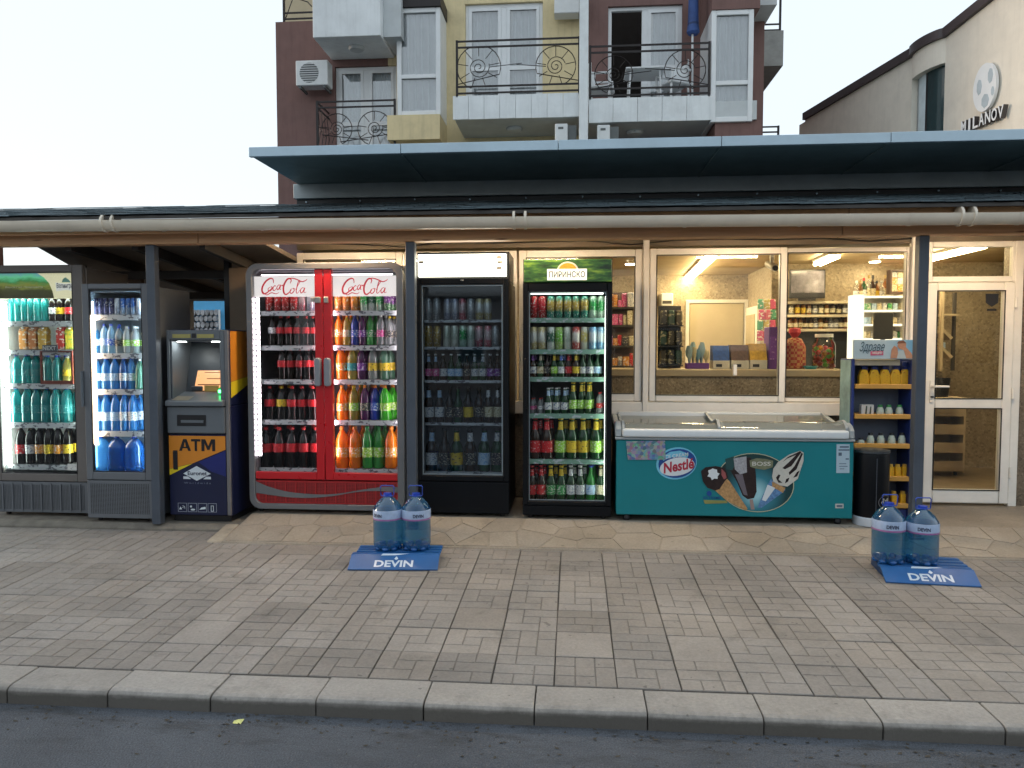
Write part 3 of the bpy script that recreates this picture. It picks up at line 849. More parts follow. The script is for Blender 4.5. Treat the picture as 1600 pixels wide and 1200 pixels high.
# ------------------------------------------------------------------ hotel behind the shop
M_MAR = pm("maroon_render", (0.18, 0.10, 0.088), .8, var=.08, bump=.15, bscale=120, dirt=.15, streak=.35)
M_YEL = pm("ochre_render", (0.70, 0.58, 0.34), .8, var=.06, bump=.15, bscale=120, dirt=.2, streak=.3)
M_CREAM = pm("cream_render", (0.5, 0.42, 0.28), .8, var=.06)
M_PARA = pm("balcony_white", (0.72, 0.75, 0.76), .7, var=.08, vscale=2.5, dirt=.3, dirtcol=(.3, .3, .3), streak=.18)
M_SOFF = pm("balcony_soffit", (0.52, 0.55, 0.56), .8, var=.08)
M_IRON = pm("wrought_iron", (0.02, 0.016, 0.016), .5, .3)
M_PVC = pm("hotel_white_frame", (0.72, 0.74, 0.75), .4, var=.04)
M_HGL = glass("hotel_glass", (.94, .96, .97), 3.6, .03, 1.5)
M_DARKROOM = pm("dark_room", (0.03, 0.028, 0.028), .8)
M_CURT = pm("sheer_curtain", (0.88, 0.90, 0.90), .8, var=.06, vscale=4)
YT = 15.0
HOT = thing("hotel", (ax(433, YT), YT, 0), "hotel block in maroon and ochre with white balconies behind the shop", "building")
xa, xb, xc, xd = ax(433, YT, 200), ax(607, YT, 200), ax(912, YT, 200), ax(1192, YT, 200)
ztop = az(33, YT, 470)
def hole_wall(name, x0, x1, z0, z1, holes, mat, Y=YT, th=.25):
    """wall with rectangular openings, as butted blocks"""
    mb = MB()
    xs = sorted({x0, x1, *[h[0] for h in holes], *[h[1] for h in holes]})
    for a, b in zip(xs, xs[1:]):
        cuts = sorted([(h[2], h[3]) for h in holes if h[0] < (a + b) / 2 < h[1]])
        z = z0
        for c0, c1 in cuts:
            if c0 > z: mb.box(a, b, Y, Y + th, z, c0)
            z = c1
        if z < z1: mb.box(a, b, Y, Y + th, z, z1)
    return obj(name, mb, mat, HOT)
d1 = rect(524, 103, 620, 226, YT); d1 = (d1[0], d1[1], d1[2] - .35, d1[3])
d2 = rect(727, 4, 848, 158, YT); d2 = (d2[0], d2[1], d2[2] - .12, d2[3])
d3 = rect(950, 8, 1066, 158, YT); d3 = (d3[0], d3[1], d3[2] - .12, d3[3])
hole_wall("wall", xa, xb, 0, ztop, [(d1[0], xb, d1[2], d1[3])], M_MAR)
hole_wall("wall", xb, xc, 0, 12, [(xb, d1[1], d1[2], d1[3]), d2], M_YEL)
hole_wall("wall", xc, xd, 0, 12, [d3], M_MAR)
obj("side_wall", MB().box(xa, xa + .25, YT + .25, 24, 0, ztop), M_MAR, HOT)
obj("upper_wall", MB().box(ax(452, 17.5), xb, 17.5, 17.8, ztop, 12), M_CREAM, HOT)
obj("terrace_floor", MB().box(xa + .25, xb, YT + .25, 17.5, ztop - .3, ztop - .05), M_SOFF, HOT)
obj("side_wall", MB().box(xd - .25, xd, YT + .25, 22, 0, 12), M_MAR, HOT)
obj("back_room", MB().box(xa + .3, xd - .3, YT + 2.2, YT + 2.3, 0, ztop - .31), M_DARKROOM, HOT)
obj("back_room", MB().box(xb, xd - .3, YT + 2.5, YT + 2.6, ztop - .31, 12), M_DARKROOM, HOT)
def curtain(x0, x1, z0, z1, Y, par, waves=9):
    n = waves * 8
    pts = [(x0 + (x1 - x0) * k / n, Y + .03 * math.sin(2 * math.pi * waves * k / n + .7 * math.sin(k * .7))) for k in range(n + 1)]
    mb = MB().add([(x, y, z) for z in (z0, z1) for x, y in pts], [(k, k + 1, k + n + 2, k + n + 1) for k in range(n)])
    obj("curtain", mb, M_CURT, par, smooth=True)
def hotel_door(d, Y, open_left=False, drop=0.0):
    x0, x1, z0, z1 = d
    xm = (x0 + x1) / 2
    w = obj("balcony_door", MB().frame(x0, x1, z0, z1, .07, Y + .06, Y + .14).box(xm - .06, xm + .06, Y + .055, Y + .145, z0 + .07, z1 - .07), M_PVC, HOT, bevel=.006)
    for i, (a, b) in enumerate(((x0 + .07, xm - .06), (xm + .06, x1 - .07))):
        if open_left and i == 0: continue
        obj("sash", MB().frame(a, b, z0 + .07, z1 - .07, .06, Y + .045, Y + .1).box(a + .06, b - .06, Y + .05, Y + .1, z0 + .75, z0 + .83), M_PVC, w)
        obj("pane", MB().box(a + .06, b - .06, Y + .07, Y + .076, z0 + .13, z1 - .13), M_HGL, w)
        curtain(a, b, z0 + .02, z1 - .05, Y + .17, w, 5)
    return w
hotel_door(d1, YT); hotel_door(d2, YT); hotel_door(d3, YT, True)
# railings with scrolls
def spiral(cx, cz, r, turns, a0, sgn=1, n=40):
    return [(cx + r * (1 - .9 * k / n) * math.cos(a0 + sgn * 2 * math.pi * turns * k / n), cz + r * (1 - .9 * k / n) * math.sin(a0 + sgn * 2 * math.pi * turns * k / n)) for k in range(n + 1)]
def railing(x0, x1, z0, z1, Y, scrolls, name="railing", side=None):
    rl = obj(name, MB().box(x0, x1, Y - .012, Y + .012, z1 - .015, z1 + .015), M_IRON, HOT)
    for zz in (z1 - .11, z0 + .05, z0 + .17): obj("rail_bar", MB().box(x0, x1, Y - .012, Y + .012, zz - .015, zz + .015), M_IRON, rl)
    for x in (x0, x1): obj("railing_post", MB().box(x - .02, x + .02, Y - .02, Y + .02, z0 - .02, z1 + .02), M_IRON, rl)
    for (fx, fz, r, sg) in scrolls:
        cx, cz = x0 + (x1 - x0) * fx, z0 + (z1 - z0) * fz
        mb = MB()
        P = lambda q: [(x, Y, z) for x, z in q]
        mb.tube(P(spiral(cx, cz, r * .5, 2.3, .3, sg)), .008, 4)
        big = [(cx + r * 1.02 * math.cos(a), cz + r * 1.0 * math.sin(a)) for a in [R(-70 + 15 * k) * sg + (math.pi if sg < 0 else 0) for k in range(19)]]
        big.append((cx + sg * r * 2.1, cz - r * .75))
        cl_ = lambda x: min(max(x, x0 + .01), x1 - .01)
        mb.tube(P([(cl_(x), min(max(z, z0 + .06), z1 - .1)) for x, z in big]), .009, 4)
        for k in range(9):
            a = R(40 * k + 10)
            mb.tube(P([(cx + r * .5 * math.cos(a), cz + r * .5 * math.sin(a)), (cl_(cx + r * .98 * math.cos(a)), min(max(cz + r * .98 * math.sin(a), z0 + .06), z1 - .1))]), .007, 4)
        mb.tube(P([(cx + r * .5 * (1 if sg < 0 else -1), cz), (cl_(cx + r * 2.0 * (1 if sg < 0 else -1)), cz + .05)]), .007, 4)
        obj("scroll", mb, M_IRON, rl)
    if side:
        mb = MB()
        for zz in (z1, z1 - .11, z0 + .05, z0 + .17): mb.box(x0 - .012, x0 + .012, Y + .013, side, zz - .013, zz + .013)
        for k in range(4):
            yy = Y + (side - Y) * (k + .5) / 4
            mb.tube([(x0, yy - .1, z0 + .1), (x0, yy + .08, (z0 + z1) / 2), (x0, yy - .05, z1 - .1)], .008, 4)
        obj("side_railing", mb, M_IRON, rl)
    return rl
YBk = 13.8
# lower left balcony (only its railing shows)
r = rect(496, 158, 617, 228, 14.3)
railing(r[0], r[1], r[2] - .2, r[3], 14.3, [(.74, .5, .33, -1), (.25, .5, .3, 1)], side=YT)
obj("balcony_slab", MB().box(r[0], r[1], 14.25, YT - .002, r[2] - .5, r[2] - .22), M_PARA, HOT)
# middle balcony
r = rect(708, 148, 905, 185, YBk)
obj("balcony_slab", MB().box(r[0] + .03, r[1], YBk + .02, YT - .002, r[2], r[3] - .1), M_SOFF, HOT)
n = 8
for k in range(n):
    a = r[0] + (r[1] - r[0]) * k / n
    obj("parapet_panel", MB().box(a, a + (r[1] - r[0]) / n - .006, YBk - .02, YBk + .018, r[2] + random.uniform(-.004, .004), r[3]), M_PARA, HOT)
q = rect(714, 62, 905, 148, YBk)
railing(q[0], q[1], r[3] + .0, q[3], YBk, [(.18, .52, .40, -1), (.81, .5, .36, 1)])
cxl, czl = at(804, 201, 14.4)
obj("balcony_lamp", MB().lathe([(.13, -.06), (.16, -.03), (.16, 0)], 14, (cxl, 14.4, r[2] - .001)), M_SOFF, HOT)
# right balcony
r2 = rect(920, 152, 1112, 190, YBk)
bx1 = ax(1176, YBk)
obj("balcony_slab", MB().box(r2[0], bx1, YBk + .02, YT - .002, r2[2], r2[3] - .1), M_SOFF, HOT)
for k in range(5):
    a = r2[0] + (r2[1] - r2[0]) * k / 5
    obj("parapet_panel", MB().box(a, a + (r2[1] - r2[0]) / 5 - .006, YBk - .02, YBk + .018, r2[2] + random.uniform(-.004, .004), r2[3]), M_PARA, HOT)
q = rect(922, 70, 1108, 152, YBk)
railing(q[0], q[1], r2[3], q[3], YBk, [(.2, .45, .34, -1), (.8, .5, .36, 1)])
cxl, czl = at(992, 204, 14.4)
obj("balcony_lamp", MB().lathe([(.13, -.06), (.16, -.03), (.16, 0)], 14, (cxl, 14.4, r2[2] - .001)), M_SOFF, HOT)
# white column
cl = rect(905, 0, 919, 222, YBk - .03)
obj("column", MB().box(cl[0], cl[1], YBk - .16, YBk - .022, 0, 12), M_PARA, HOT, bevel=.01)
# glazed bays
def bay(px0, px1, py0, pym, py1, Y, posts):
    x0, x1, z0, z1 = rect(px0, py0, px1, py1, Y)
    zm = az(pym, Y, (px0 + px1) / 2)
    w = obj("bay_window", MB().frame(x0, x1, z0, z1, .09, Y, Y + .1).box(x0 + .09, x1 - .09, Y, Y + .1, zm - .04, zm + .04), M_PVC, HOT, bevel=.008)
    obj("pane", MB().box(x0 + .09, x1 - .09, Y + .04, Y + .046, zm + .04, z1 - .09), M_HGL, w)
    obj("pane", MB().box(x0 + .09, x1 - .09, Y + .04, Y + .046, z0 + .09, zm - .04), M_HGL, w)
    curtain(x0 + .05, x1 - .05, z0 + .05, z1 - .05, Y + .12, w, 6)
    obj("bay_side", MB().box(x0 + .0, x0 + .06, Y + .1, YT - .002, z0, z1), M_PVC, w)
    obj("bay_side", MB().box(x1 - .06, x1, Y + .1, YT - .002, z0, z1), M_PVC, w)
    return x0, x1, z0, z1
b = bay(620, 688, 12, 119, 180, 14.3, 0)
obj("shutter_box", MB().box(b[0] - .03, b[1] + .02, 14.25, YT - .002, b[3] + .002, b[3] + .25), M_IRON, HOT)
yb = rect(606, 180, 688, 219, 14.25)
obj("bay_parapet", MB().box(yb[0], yb[1], 14.2, YT - .002, yb[2], yb[3] - .005), M_YEL, HOT)
b = bay(1111, 1177, 15, 129, 190, YBk, 0)
obj("bay_head", MB().box(b[0], b[1] + .1, YBk - .02, YT - .002, b[3] + .002, b[3] + .8), M_MAR, HOT)
obj("bay_base", MB().box(ax(1113, YBk) , ax(1184, YBk), YBk + .06, YT - .004, 0, r2[2] - .003), M_MAR, HOT)
# upper left balcony box and soffit
ub = rect(488, -60, 594, 57, 13.9)
obj("balcony_box", MB().box(ub[0], ub[1], 13.9, YT - .002, ub[2], ub[3]), M_PARA, HOT, bevel=.01)
sx = rect(594, -60, 620, 40, 14.2)
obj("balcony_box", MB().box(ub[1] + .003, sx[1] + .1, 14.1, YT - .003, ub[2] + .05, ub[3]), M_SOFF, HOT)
cxl, czl = at(557, 75, 14.4)
obj("balcony_lamp", MB().lathe([(.13, -.06), (.16, -.03), (.16, 0)], 14, (cxl, 14.4, ub[2] - .001)), M_SOFF, HOT)
tq = rect(442, -20, 486, 33, YT)
railing(tq[0], tq[1] + .4, tq[2] + .02, tq[3], YT + .05, [])
obj("rail_scroll", MB().tube([(tq[0], YT + .05, tq[2]), (tq[0] + .2, YT + .05, tq[2] + .5), (tq[0] + .5, YT + .05, tq[2] + .4), (tq[1], YT + .05, tq[2] + .3)], .012, 4), M_IRON, HOT)
# right flank balcony
fb = rect(1178, 48, 1224, 103, 16.2)
obj("flank_balcony", MB().box(fb[0] - .3, fb[1], 16.2, 18.6, fb[2], fb[3]), pm("flank_concrete", (.33, .33, .31), .8, dirt=.3), HOT)
railing(fb[1] - .75, fb[1] - .05, fb[3], fb[3] + .85, 16.3, [])
lb = rect(1194, 196, 1218, 222, 16.2)
railing(lb[0] - .3, lb[1], lb[2] - .3, lb[3], 16.3, [])
obj("roof_overhang", MB().box(ax(1150, 14.2), ax(1206, 14.2), 14.3, 17, az(4, 14.2, 1190), az(4, 14.2, 1190) + .5), M_SOFF, HOT)
# air conditioners
M_AC = pm("ac_white", (0.66, 0.68, 0.68), .45, var=.06, dirt=.12)
M_GRIL = pm("ac_grille", (0.10, 0.11, 0.11), .5)
def ac(px0, py0, px1, py1, Y, label, fan=True, depth=.3):
    x0, x1, z0, z1 = rect(px0, py0, px1, py1, Y)
    t = thing("air_conditioner", ((x0 + x1) / 2, Y, z0), label, "air conditioner", "air conditioner units on the hotel")
    obj("case", MB().box(x0, x1, Y, Y + depth, z0, z1), M_AC, t, bevel=.012)
    if fan:
        cx, cz, rr = x0 + (x1 - x0) * .42, (z0 + z1) / 2, (z1 - z0) * .40
        obj("fan_recess", MB().prism(ellipse(cx, cz, rr, rr, 24), Y - .004, Y - .001), M_GRIL, t)
        for k in range(9):
            zz = cz - rr + 2 * rr * (k + .5) / 9; hw = math.sqrt(max(0, rr * rr - (zz - cz) ** 2))
            obj("fan_slat", MB().box(cx - hw, cx + hw, Y - .012, Y - .005, zz - .006, zz + .006), M_AC, t)
        obj("bracket", MB().box(x0 + .06, x0 + .1, Y + .02, Y + depth + .1, z0 - .05, z0 - .003), M_GRIL, t)
        obj("bracket", MB().box(x1 - .1, x1 - .06, Y + .02, Y + depth + .1, z0 - .05, z0 - .003), M_GRIL, t)
    else:
        obj("grille", MB().box(x1 + .002, x1 + .16, Y + .06, Y + depth, z0, z1 - .02), M_GRIL, t)
        obj("vent", MB().box(x0 + .06, x1 - .08, Y - .006, Y - .001, z1 - .1, z1 - .06), M_GRIL, t)
ac(462, 94, 512, 133, YT - .45, "white air conditioner with round fan hung on the maroon hotel wall")
ac(867, 193, 887, 240, 13.72, "slim white air conditioner under the balcony just left of the white column", False)
ac(933, 195, 953, 240, 13.72, "slim white air conditioner under the balcony just right of the white column", False)
ac(866, -16, 905, 20, 14.6, "air conditioner high on the ochre wall beside the white column, seen from below", False)
# balcony furniture
zfl = r2[3] - .1
def chair(px, Y, rot, label):
    x = ax(px, Y, 140)
    t = thing("plastic_chair", (x, Y, zfl), label, "chair", "white chairs on the hotel balcony")
    for dx, dy in ((-.22, -.22), (.22, -.22), (-.22, .22), (.22, .22)):
        obj("leg", MB().tube([(x + dx, Y + dy, zfl), (x + dx * .85, Y + dy * .85, zfl + .42)], .022, 6), M_PVC, t)
    obj("seat", MB().box(x - .24, x + .24, Y - .24, Y + .24, zfl + .42, zfl + .46), M_PVC, t, bevel=.015)
    obj("backrest", MB().add([(x + .24 * math.sin(a) * 1.05, Y + .1 + .18 * math.cos(a), z) for z in (zfl + .5, zfl + .88) for a in [R(-80 + 20 * k) for k in range(9)]], [(k, k + 1, k + 10, k + 9) for k in range(8)]), M_PVC, t, smooth=True)
    for s in (-1, 1): obj("armrest", MB().tube([(x + s * .25, Y - .22, zfl + .45), (x + s * .26, Y - .2, zfl + .66), (x + s * .26, Y + .2, zfl + .68)], .022, 6), M_PVC, t)
    t.rotation_euler = (0, 0, rot)
chair(938, 14.35, R(80), "white plastic chair at the left end of the hotel balcony")
chair(1052, 14.25, R(-60), "white plastic chair at the right end of the hotel balcony")
tx, tz = at(1006, 112, 14.35)
tb = thing("balcony_table", (tx, 14.35, zfl), "small white folding table on the hotel balcony", "table")
obj("tabletop", MB().box(tx - .36, tx + .36, 14.0, 14.7, zfl + .70, zfl + .73), M_PVC, tb, bevel=.008)
for dx in (-.3, .3):
    for dy in (-.28, .28): obj("leg", MB().tube([(tx + dx, 14.35 + dy, zfl), (tx + dx * .9, 14.35 + dy * .9, zfl + .7)], .016, 6), M_PVC, tb)
ux, _ = at(1083, 50, 14.2)
um = thing("folded_parasol", (ux, 14.2, zfl), "folded blue parasol on a white pole on the hotel balcony", "parasol")
obj("pole", MB().tube([(ux, 14.2, zfl), (ux - .02, 14.2, zfl + 2.6)], .02, 8), M_PVC, um)
obj("canopy", MB().lathe([(.09, 0), (.12, .04), (.10, .2), (.09, .7), (.06, 1.3), (.02, 1.7)], 10, (ux, 14.2, az(54, 14.2, 1083))), pm("parasol_blue", (.03, .07, .22), .7, var=.3), um, smooth=True)
obj("strap", MB().lathe([(.105, 0), (.105, .05)], 10, (ux, 14.2, az(48, 14.2, 1083) + .08)), pm("parasol_strap", (.02, .04, .12), .7), um)

# ------------------------------------------------------------------ neighbouring building with lettering on its flank wall
M_BEI = pm("beige_render", (0.80, 0.735, 0.63), .8, var=.05, bump=.1, bscale=140, dirt=.1, dirtcol=(.25, .22, .19), streak=.12)
Y18 = 18.0
ox_, oz_ = at(1258, 188, Y18)
dfar = Vector(_ray(653, 543)); dfar.z = 0; dfar.normalize()
E_ = -dfar                                     # along the wall, towards the street
N_ = Vector((E_.y, -E_.x, 0))                  # candidate normal
if N_.dot(Vector((-1, -.5, 0))) < 0: N_ = -N_  # facing the street
O_ = Vector((ox_, Y18, 0))
def wall_pt(px, py):
    d = Vector(_ray(px, py)); c = Vector((0, 0, CAM_H))
    t = (O_ - c).dot(N_) / d.dot(N_)
    p = c + d * t
    return (p - O_).dot(E_), p.z
def to_wall(mb):
    """x -> along the wall, y -> into the wall, z up"""
    m = MB(); m.f = mb.f
    m.v = [tuple(O_ + E_ * x - N_ * y + Vector((0, 0, z))) for x, y, z in mb.v]
    return m
NB = thing("neighbour_building", tuple(O_), "beige building with dark roof coping and curved corner window on the right", "building")
u1, zz1 = wall_pt(1426, 88); u2, _ = wall_pt(1478, 60); u3, zz3 = wall_pt(1600, -60)
w0, wz0 = wall_pt(1427, 104); w1, wz1 = wall_pt(1480, 100)
def bulge(u):
    if u1 < u < u2: return -.11 * math.sin(math.pi * (u - u1) / (u2 - u1)) ** .6
    return 0.0
def topz(u):
    return oz_ + (0 if u < u2 else .42 * (u - u2) / 3.0)
us = [0] + [u1 + (u2 - u1) * k / 16 for k in range(17)] + [u2 + (u3 + 3 - u2) * (k + 1) / 4 for k in range(4)]
wh0, wh1 = u1 + (u2 - u1) * 1 / 16, u1 + (u2 - u1) * 15.6 / 16
wt = wall_pt(1455, 110)[1]
mbw = MB()
for a, b_ in zip(us, us[1:]):
    top_a, top_b = topz(a), topz(b_)
    segs = [(0, None)]
    if wh0 - 1e-3 <= a and b_ <= wh1 + (u2 - u1) / 16: segs = [(0, 2.0), (wt, None)]
    for z0_, z1_ in segs:
        ya, yb_ = bulge(a), bulge(b_)
        za, zb_ = (z1_ if z1_ else top_a), (z1_ if z1_ else top_b)
        mbw.add([(a, ya, z0_), (b_, yb_, z0_), (b_, yb_, zb_), (a, ya, za), (a, ya + .3, z0_), (b_, yb_ + .3, z0_), (b_, yb_ + .3, zb_), (a, ya + .3, za)],
                [(0,1,2,3),(5,4,7,6),(3,2,6,7),(0,4,5,1),(0,3,7,4),(1,5,6,2)])
obj("wall", to_wall(mbw), M_BEI, NB)
obj("end_wall", to_wall(MB().box(-.3, -.002, .02, 8, 0, oz_ - .02)), M_BEI, NB)
cop = MB()
for a, b_ in zip(us, us[1:]):
    ya, yb_, ta, tb_ = bulge(a) - .07, bulge(b_) - .07, topz(a), topz(b_)
    cop.add([(a, ya, ta + .001), (b_, yb_, tb_ + .001), (b_, yb_, tb_ + .16), (a, ya, ta + .16), (a, ya + .45, ta + .001), (b_, yb_ + .45, tb_ + .001), (b_, yb_ + .45, tb_ + .16), (a, ya + .45, ta + .16)],
            [(0,1,2,3),(5,4,7,6),(3,2,6,7),(0,4,5,1),(0,3,7,4),(1,5,6,2)])
obj("roof_coping", to_wall(cop), pm("dark_brown_coping", (0.055, 0.04, 0.042), .5), NB)
cols = [("window_frame", 0.0, .10, pm("grey_frame", (.3, .32, .33), .5)), ("pane", .10, .40, None), ("window_frame", .40, .46, M_BLACK), ("pane", .46, .95, 1), ("window_frame", .95, 1.0, M_BLACK)]
M_PALEGL = pm("pale_blind", (.62, .72, .76), .4)
M_DKGL = pm("dark_glazing", (.02, .05, .055), .06, spec=.8)
for nm, f0, f1, mt in cols:
    mb = MB(); st = 5
    for k in range(st):
        a, b_ = wh0 + (wh1 - wh0) * (f0 + (f1 - f0) * k / st), wh0 + (wh1 - wh0) * (f0 + (f1 - f0) * (k + 1) / st)
        ya, yb_ = bulge(a) + .12, bulge(b_) + .12
        mb.add([(a, ya, 2.0), (b_, yb_, 2.0), (b_, yb_, wt - .002), (a, ya, wt - .002), (a, ya + .06, 2.0), (b_, yb_ + .06, 2.0), (b_, yb_ + .06, wt - .002), (a, ya + .06, wt - .002)],
               [(0,1,2,3),(5,4,7,6),(3,2,6,7),(0,4,5,1),(0,3,7,4),(1,5,6,2)])
    obj(nm, to_wall(mb), mt if not isinstance(mt, int) and mt else (M_PALEGL if mt is None else M_DKGL), NB)
# emblem: pale ball with grey patches, and letters standing off the wall
eu, ez_ = wall_pt(1545, 137); _, et = wall_pt(1545, 100); _, eb = wall_pt(1545, 174)
rr = (et - eb) / 2 * 1.0
M_EMB = pm("emblem_white", (.8, .82, .84), .4, var=.03); M_EMBG = pm("emblem_grey", (.45, .52, .57), .4)
EMB = obj("emblem", to_wall(MB().prism(ellipse(eu, ez_, rr * .64, rr, 32), -.08, -.03)), M_EMB, NB)
for (du, dz, sx_, sz_) in ((-.42, .1, .2, .34), (.5, .38, .2, .32), (.12, -.58, .3, .3), (.72, -.3, .12, .2)):
    obj("emblem_patch", to_wall(MB().prism(ellipse(eu + du * rr * .66, ez_ + dz * rr, sx_ * rr * .7, sz_ * rr, 7), -.086, -.081)), M_EMBG, EMB)
lu0, lz0 = wall_pt(1511, 206); lu1, lz1 = wall_pt(1580, 158)
_, lzb = wall_pt(1545, 196); _, lzt = wall_pt(1545, 172)
M_LRET = pm("letter_return_dark", (.07, .06, .06), .5)
for i, ch in enumerate("MILANOV"):
    w_ = (lu1 - lu0) / 7
    lw = w_ * (.35 if ch == 'I' else .86)
    mb = text_mb(ch, lu0 + i * w_ + (w_ * .25 if ch == 'I' else 0), lzb, (lzt - lzb) * .8, -.105, bold=.02, width=lw, depth=.08)
    lt_ = obj("letter", to_wall(text_mb(ch, lu0 + i * w_ + (w_ * .25 if ch == 'I' else 0), lzb, (lzt - lzb) * .8, -.112, bold=.02, width=lw)), M_EMB, NB)
    obj("letter_return", to_wall(mb), M_LRET, lt_)
obj("letter_rail", to_wall(MB().box(lu0 + .05, lu1 - .15, -.045, -.002, (lzb + lzt) / 2 - .01, (lzb + lzt) / 2 + .01)), pm("letter_rail", (.2, .17, .16), .6), NB)

# ------------------------------------------------------------------ houses across the street, behind the camera: they close the low sky and show in the glass
M_OPP = [pm("opposite_render_%d" % k, c, .8, var=.1, dirt=.2) for k, c in enumerate(((.30, .27, .23), (.22, .20, .19), (.34, .30, .24)))]
for k, (xa_, xb_, hh, lab) in enumerate(((-34, -13.5, 5.2, "beige house across the street facing the coolers"), (-10.5, 5.0, 3.6, "grey house across the street facing the shop"), (9.5, 28, 5.6, "tan house across the street facing the shop door"))):
    t = thing("opposite_house", ((xa_ + xb_) / 2, -17, -.1), lab, "house", "houses across the street")
    obj("wall", MB().box(xa_, xb_, -23, -17, -.12, hh), M_OPP[k], t)
    obj("roof", MB().prism_x([(-23.4, hh + .002), (-16.5, hh + .002), (-16.5, hh + .15), (-20, hh + 1.2), (-23.4, hh + .15)], xa_ - .3, xb_ + .3), M_SOFF, t)
    n_ = int((xb_ - xa_) / 2.4)
    for j in range(int(hh // 2.9)):
        for i in range(n_):
            cx_ = xa_ + (xb_ - xa_) * (i + .5) / n_; z_ = .9 + j * 2.9
            w = obj("window", MB().frame(cx_ - .6, cx_ + .6, z_, z_ + 1.5, .08, -16.99, -16.93), M_PVC, t)
            obj("pane", MB().box(cx_ - .52, cx_ + .52, -16.985, -16.96, z_ + .08, z_ + 1.42), M_DKGL, w)
# ------------------------------------------------------------------ drinks
ORD = ["first", "second", "third", "fourth", "fifth", "sixth", "seventh", "eighth", "ninth", "tenth", "eleventh", "twelfth"]
PROF = {
 'pet':  [(.80,0),(.97,.012),(1,.05),(1,.2),(.95,.23),(1,.26),(1,.36),(.96,.40),(1,.44),(1,.62),(.93,.70),(.70,.80),(.42,.88),(.32,.905),(.31,.945)],
 'cola': [(.78,0),(.95,.012),(.97,.06),(.90,.2),(.86,.27),(.93,.36),(1,.42),(1,.60),(.95,.67),(.75,.78),(.45,.88),(.32,.91),(.31,.945)],
 'beer': [(.9,0),(1,.015),(1,.50),(.97,.56),(.80,.63),(.50,.71),(.42,.77),(.38,.90),(.42,.91),(.42,.955)],
 'wine': [(.9,0),(1,.015),(1,.58),(.9,.65),(.45,.74),(.36,.8),(.34,.93)],
 'can':  [(.80,0),(1,.06),(1,.91),(.86,.975),(.86,1.0),(.80,.985)],
 'jug':  [(.72,0),(.80,.012),(.93,.05),(1,.10),(1,.17),(.985,.18),(1,.2),(1,.5),(.99,.52),(1,.54),(1,.66),(.99,.70),(.93,.755),(.75,.83),(.46,.905),(.26,.94),(.23,.955),(.23,.965)],
 'squat':[(.9,0),(1,.02),(1,.6),(.9,.72),(.45,.82),(.42,.92)],
}
CAPZ = {'pet': (.925, 1.0, .37), 'cola': (.925, 1.0, .36), 'beer': (.945, 1.0, .46), 'wine': (.86, 1.0, .40), 'jug': (.952, 1.0, .275), 'squat': (.9, 1.0, .5)}
LABZ = {'pet': (.27, .50), 'cola': (.40, .61), 'beer': (.16, .44), 'wine': (.15, .45), 'squat': (.15, .55), 'can': (.06, .91)}
_mc = {}
def cached(key, fn):
    if key not in _mc: _mc[key] = fn()
    return _mc[key]
NAMES = {'pet': 'drink_bottle', 'cola': 'cola_bottle', 'beer': 'beer_bottle', 'wine': 'liquor_bottle', 'can': 'drink_can', 'jug': 'water_jug', 'squat': 'liquor_bottle'}
CATS = {'can': 'can', 'jug': 'water jug'}
def drink(kind, x, y, z, h, r, body, cap, lab, text, group, labz=None, neck=None, rot=0):
    h, r = round(h, 3), round(r, 3)
    n = 24 if kind == 'jug' else 14
    me = cached((kind, h, r, body.name), lambda: mesh_of(NAMES[kind], MB().lathe([(p * r, q * h) for p, q in PROF[kind]], n), body, smooth=True))
    o = inst(NAMES[kind], me, (x, y, z), None, (random.uniform(-.02, .02), random.uniform(-.025, .025), random.uniform(0, 6.28) if not rot else rot), label=text, cat=CATS.get(kind, 'bottle'), group=group)
    def sub(nm, mesh):
        c = bpy.data.objects.new(nm, mesh); COL.objects.link(c); c.parent = o
    if kind in CAPZ and cap:
        a, b, w = CAPZ[kind]
        sub('cap', cached(('cap', kind, h, r, cap.name), lambda: mesh_of('cap', MB().lathe([(w*r, a*h), (w*r*1.04, a*h + .002), (w*r, b*h - .002), (w*r*.9, b*h)], 12), cap, smooth=True)))
    if kind == 'can':
        sub('can_lid', cached(('lid', h, r), lambda: mesh_of('can_lid', MB().lathe([(.84*r, .982*h), (.84*r, .99*h)], 14), pm('can_metal', (.6, .6, .6), .3, .9))))
    if lab:
        a, b = labz or LABZ[kind]
        def rad(t):
            P = PROF[kind]
            for (r0, z0), (r1, z1) in zip(P, P[1:]):
                if z0 <= t <= z1: return (r0 + (r1 - r0) * (t - z0) / max(1e-6, z1 - z0))
            return P[-1][0]
        ts = [a + (b - a) * k / 4 for k in range(5)]
        sub('label', cached(('lab', kind, h, r, lab.name, a, b), lambda: mesh_of('label', MB().lathe([(rad(t) * r + .0012, t * h) for t in ts], n, cap=False), lab, smooth=True)))
    if neck:
        sub('neck_label', cached(('neck', kind, h, r, neck.name), lambda: mesh_of('neck_label', MB().lathe([(.53*r, .70*h), (.45*r, .77*h), (.41*r, .90*h)], n, cap=False), neck, smooth=True)))
    return o
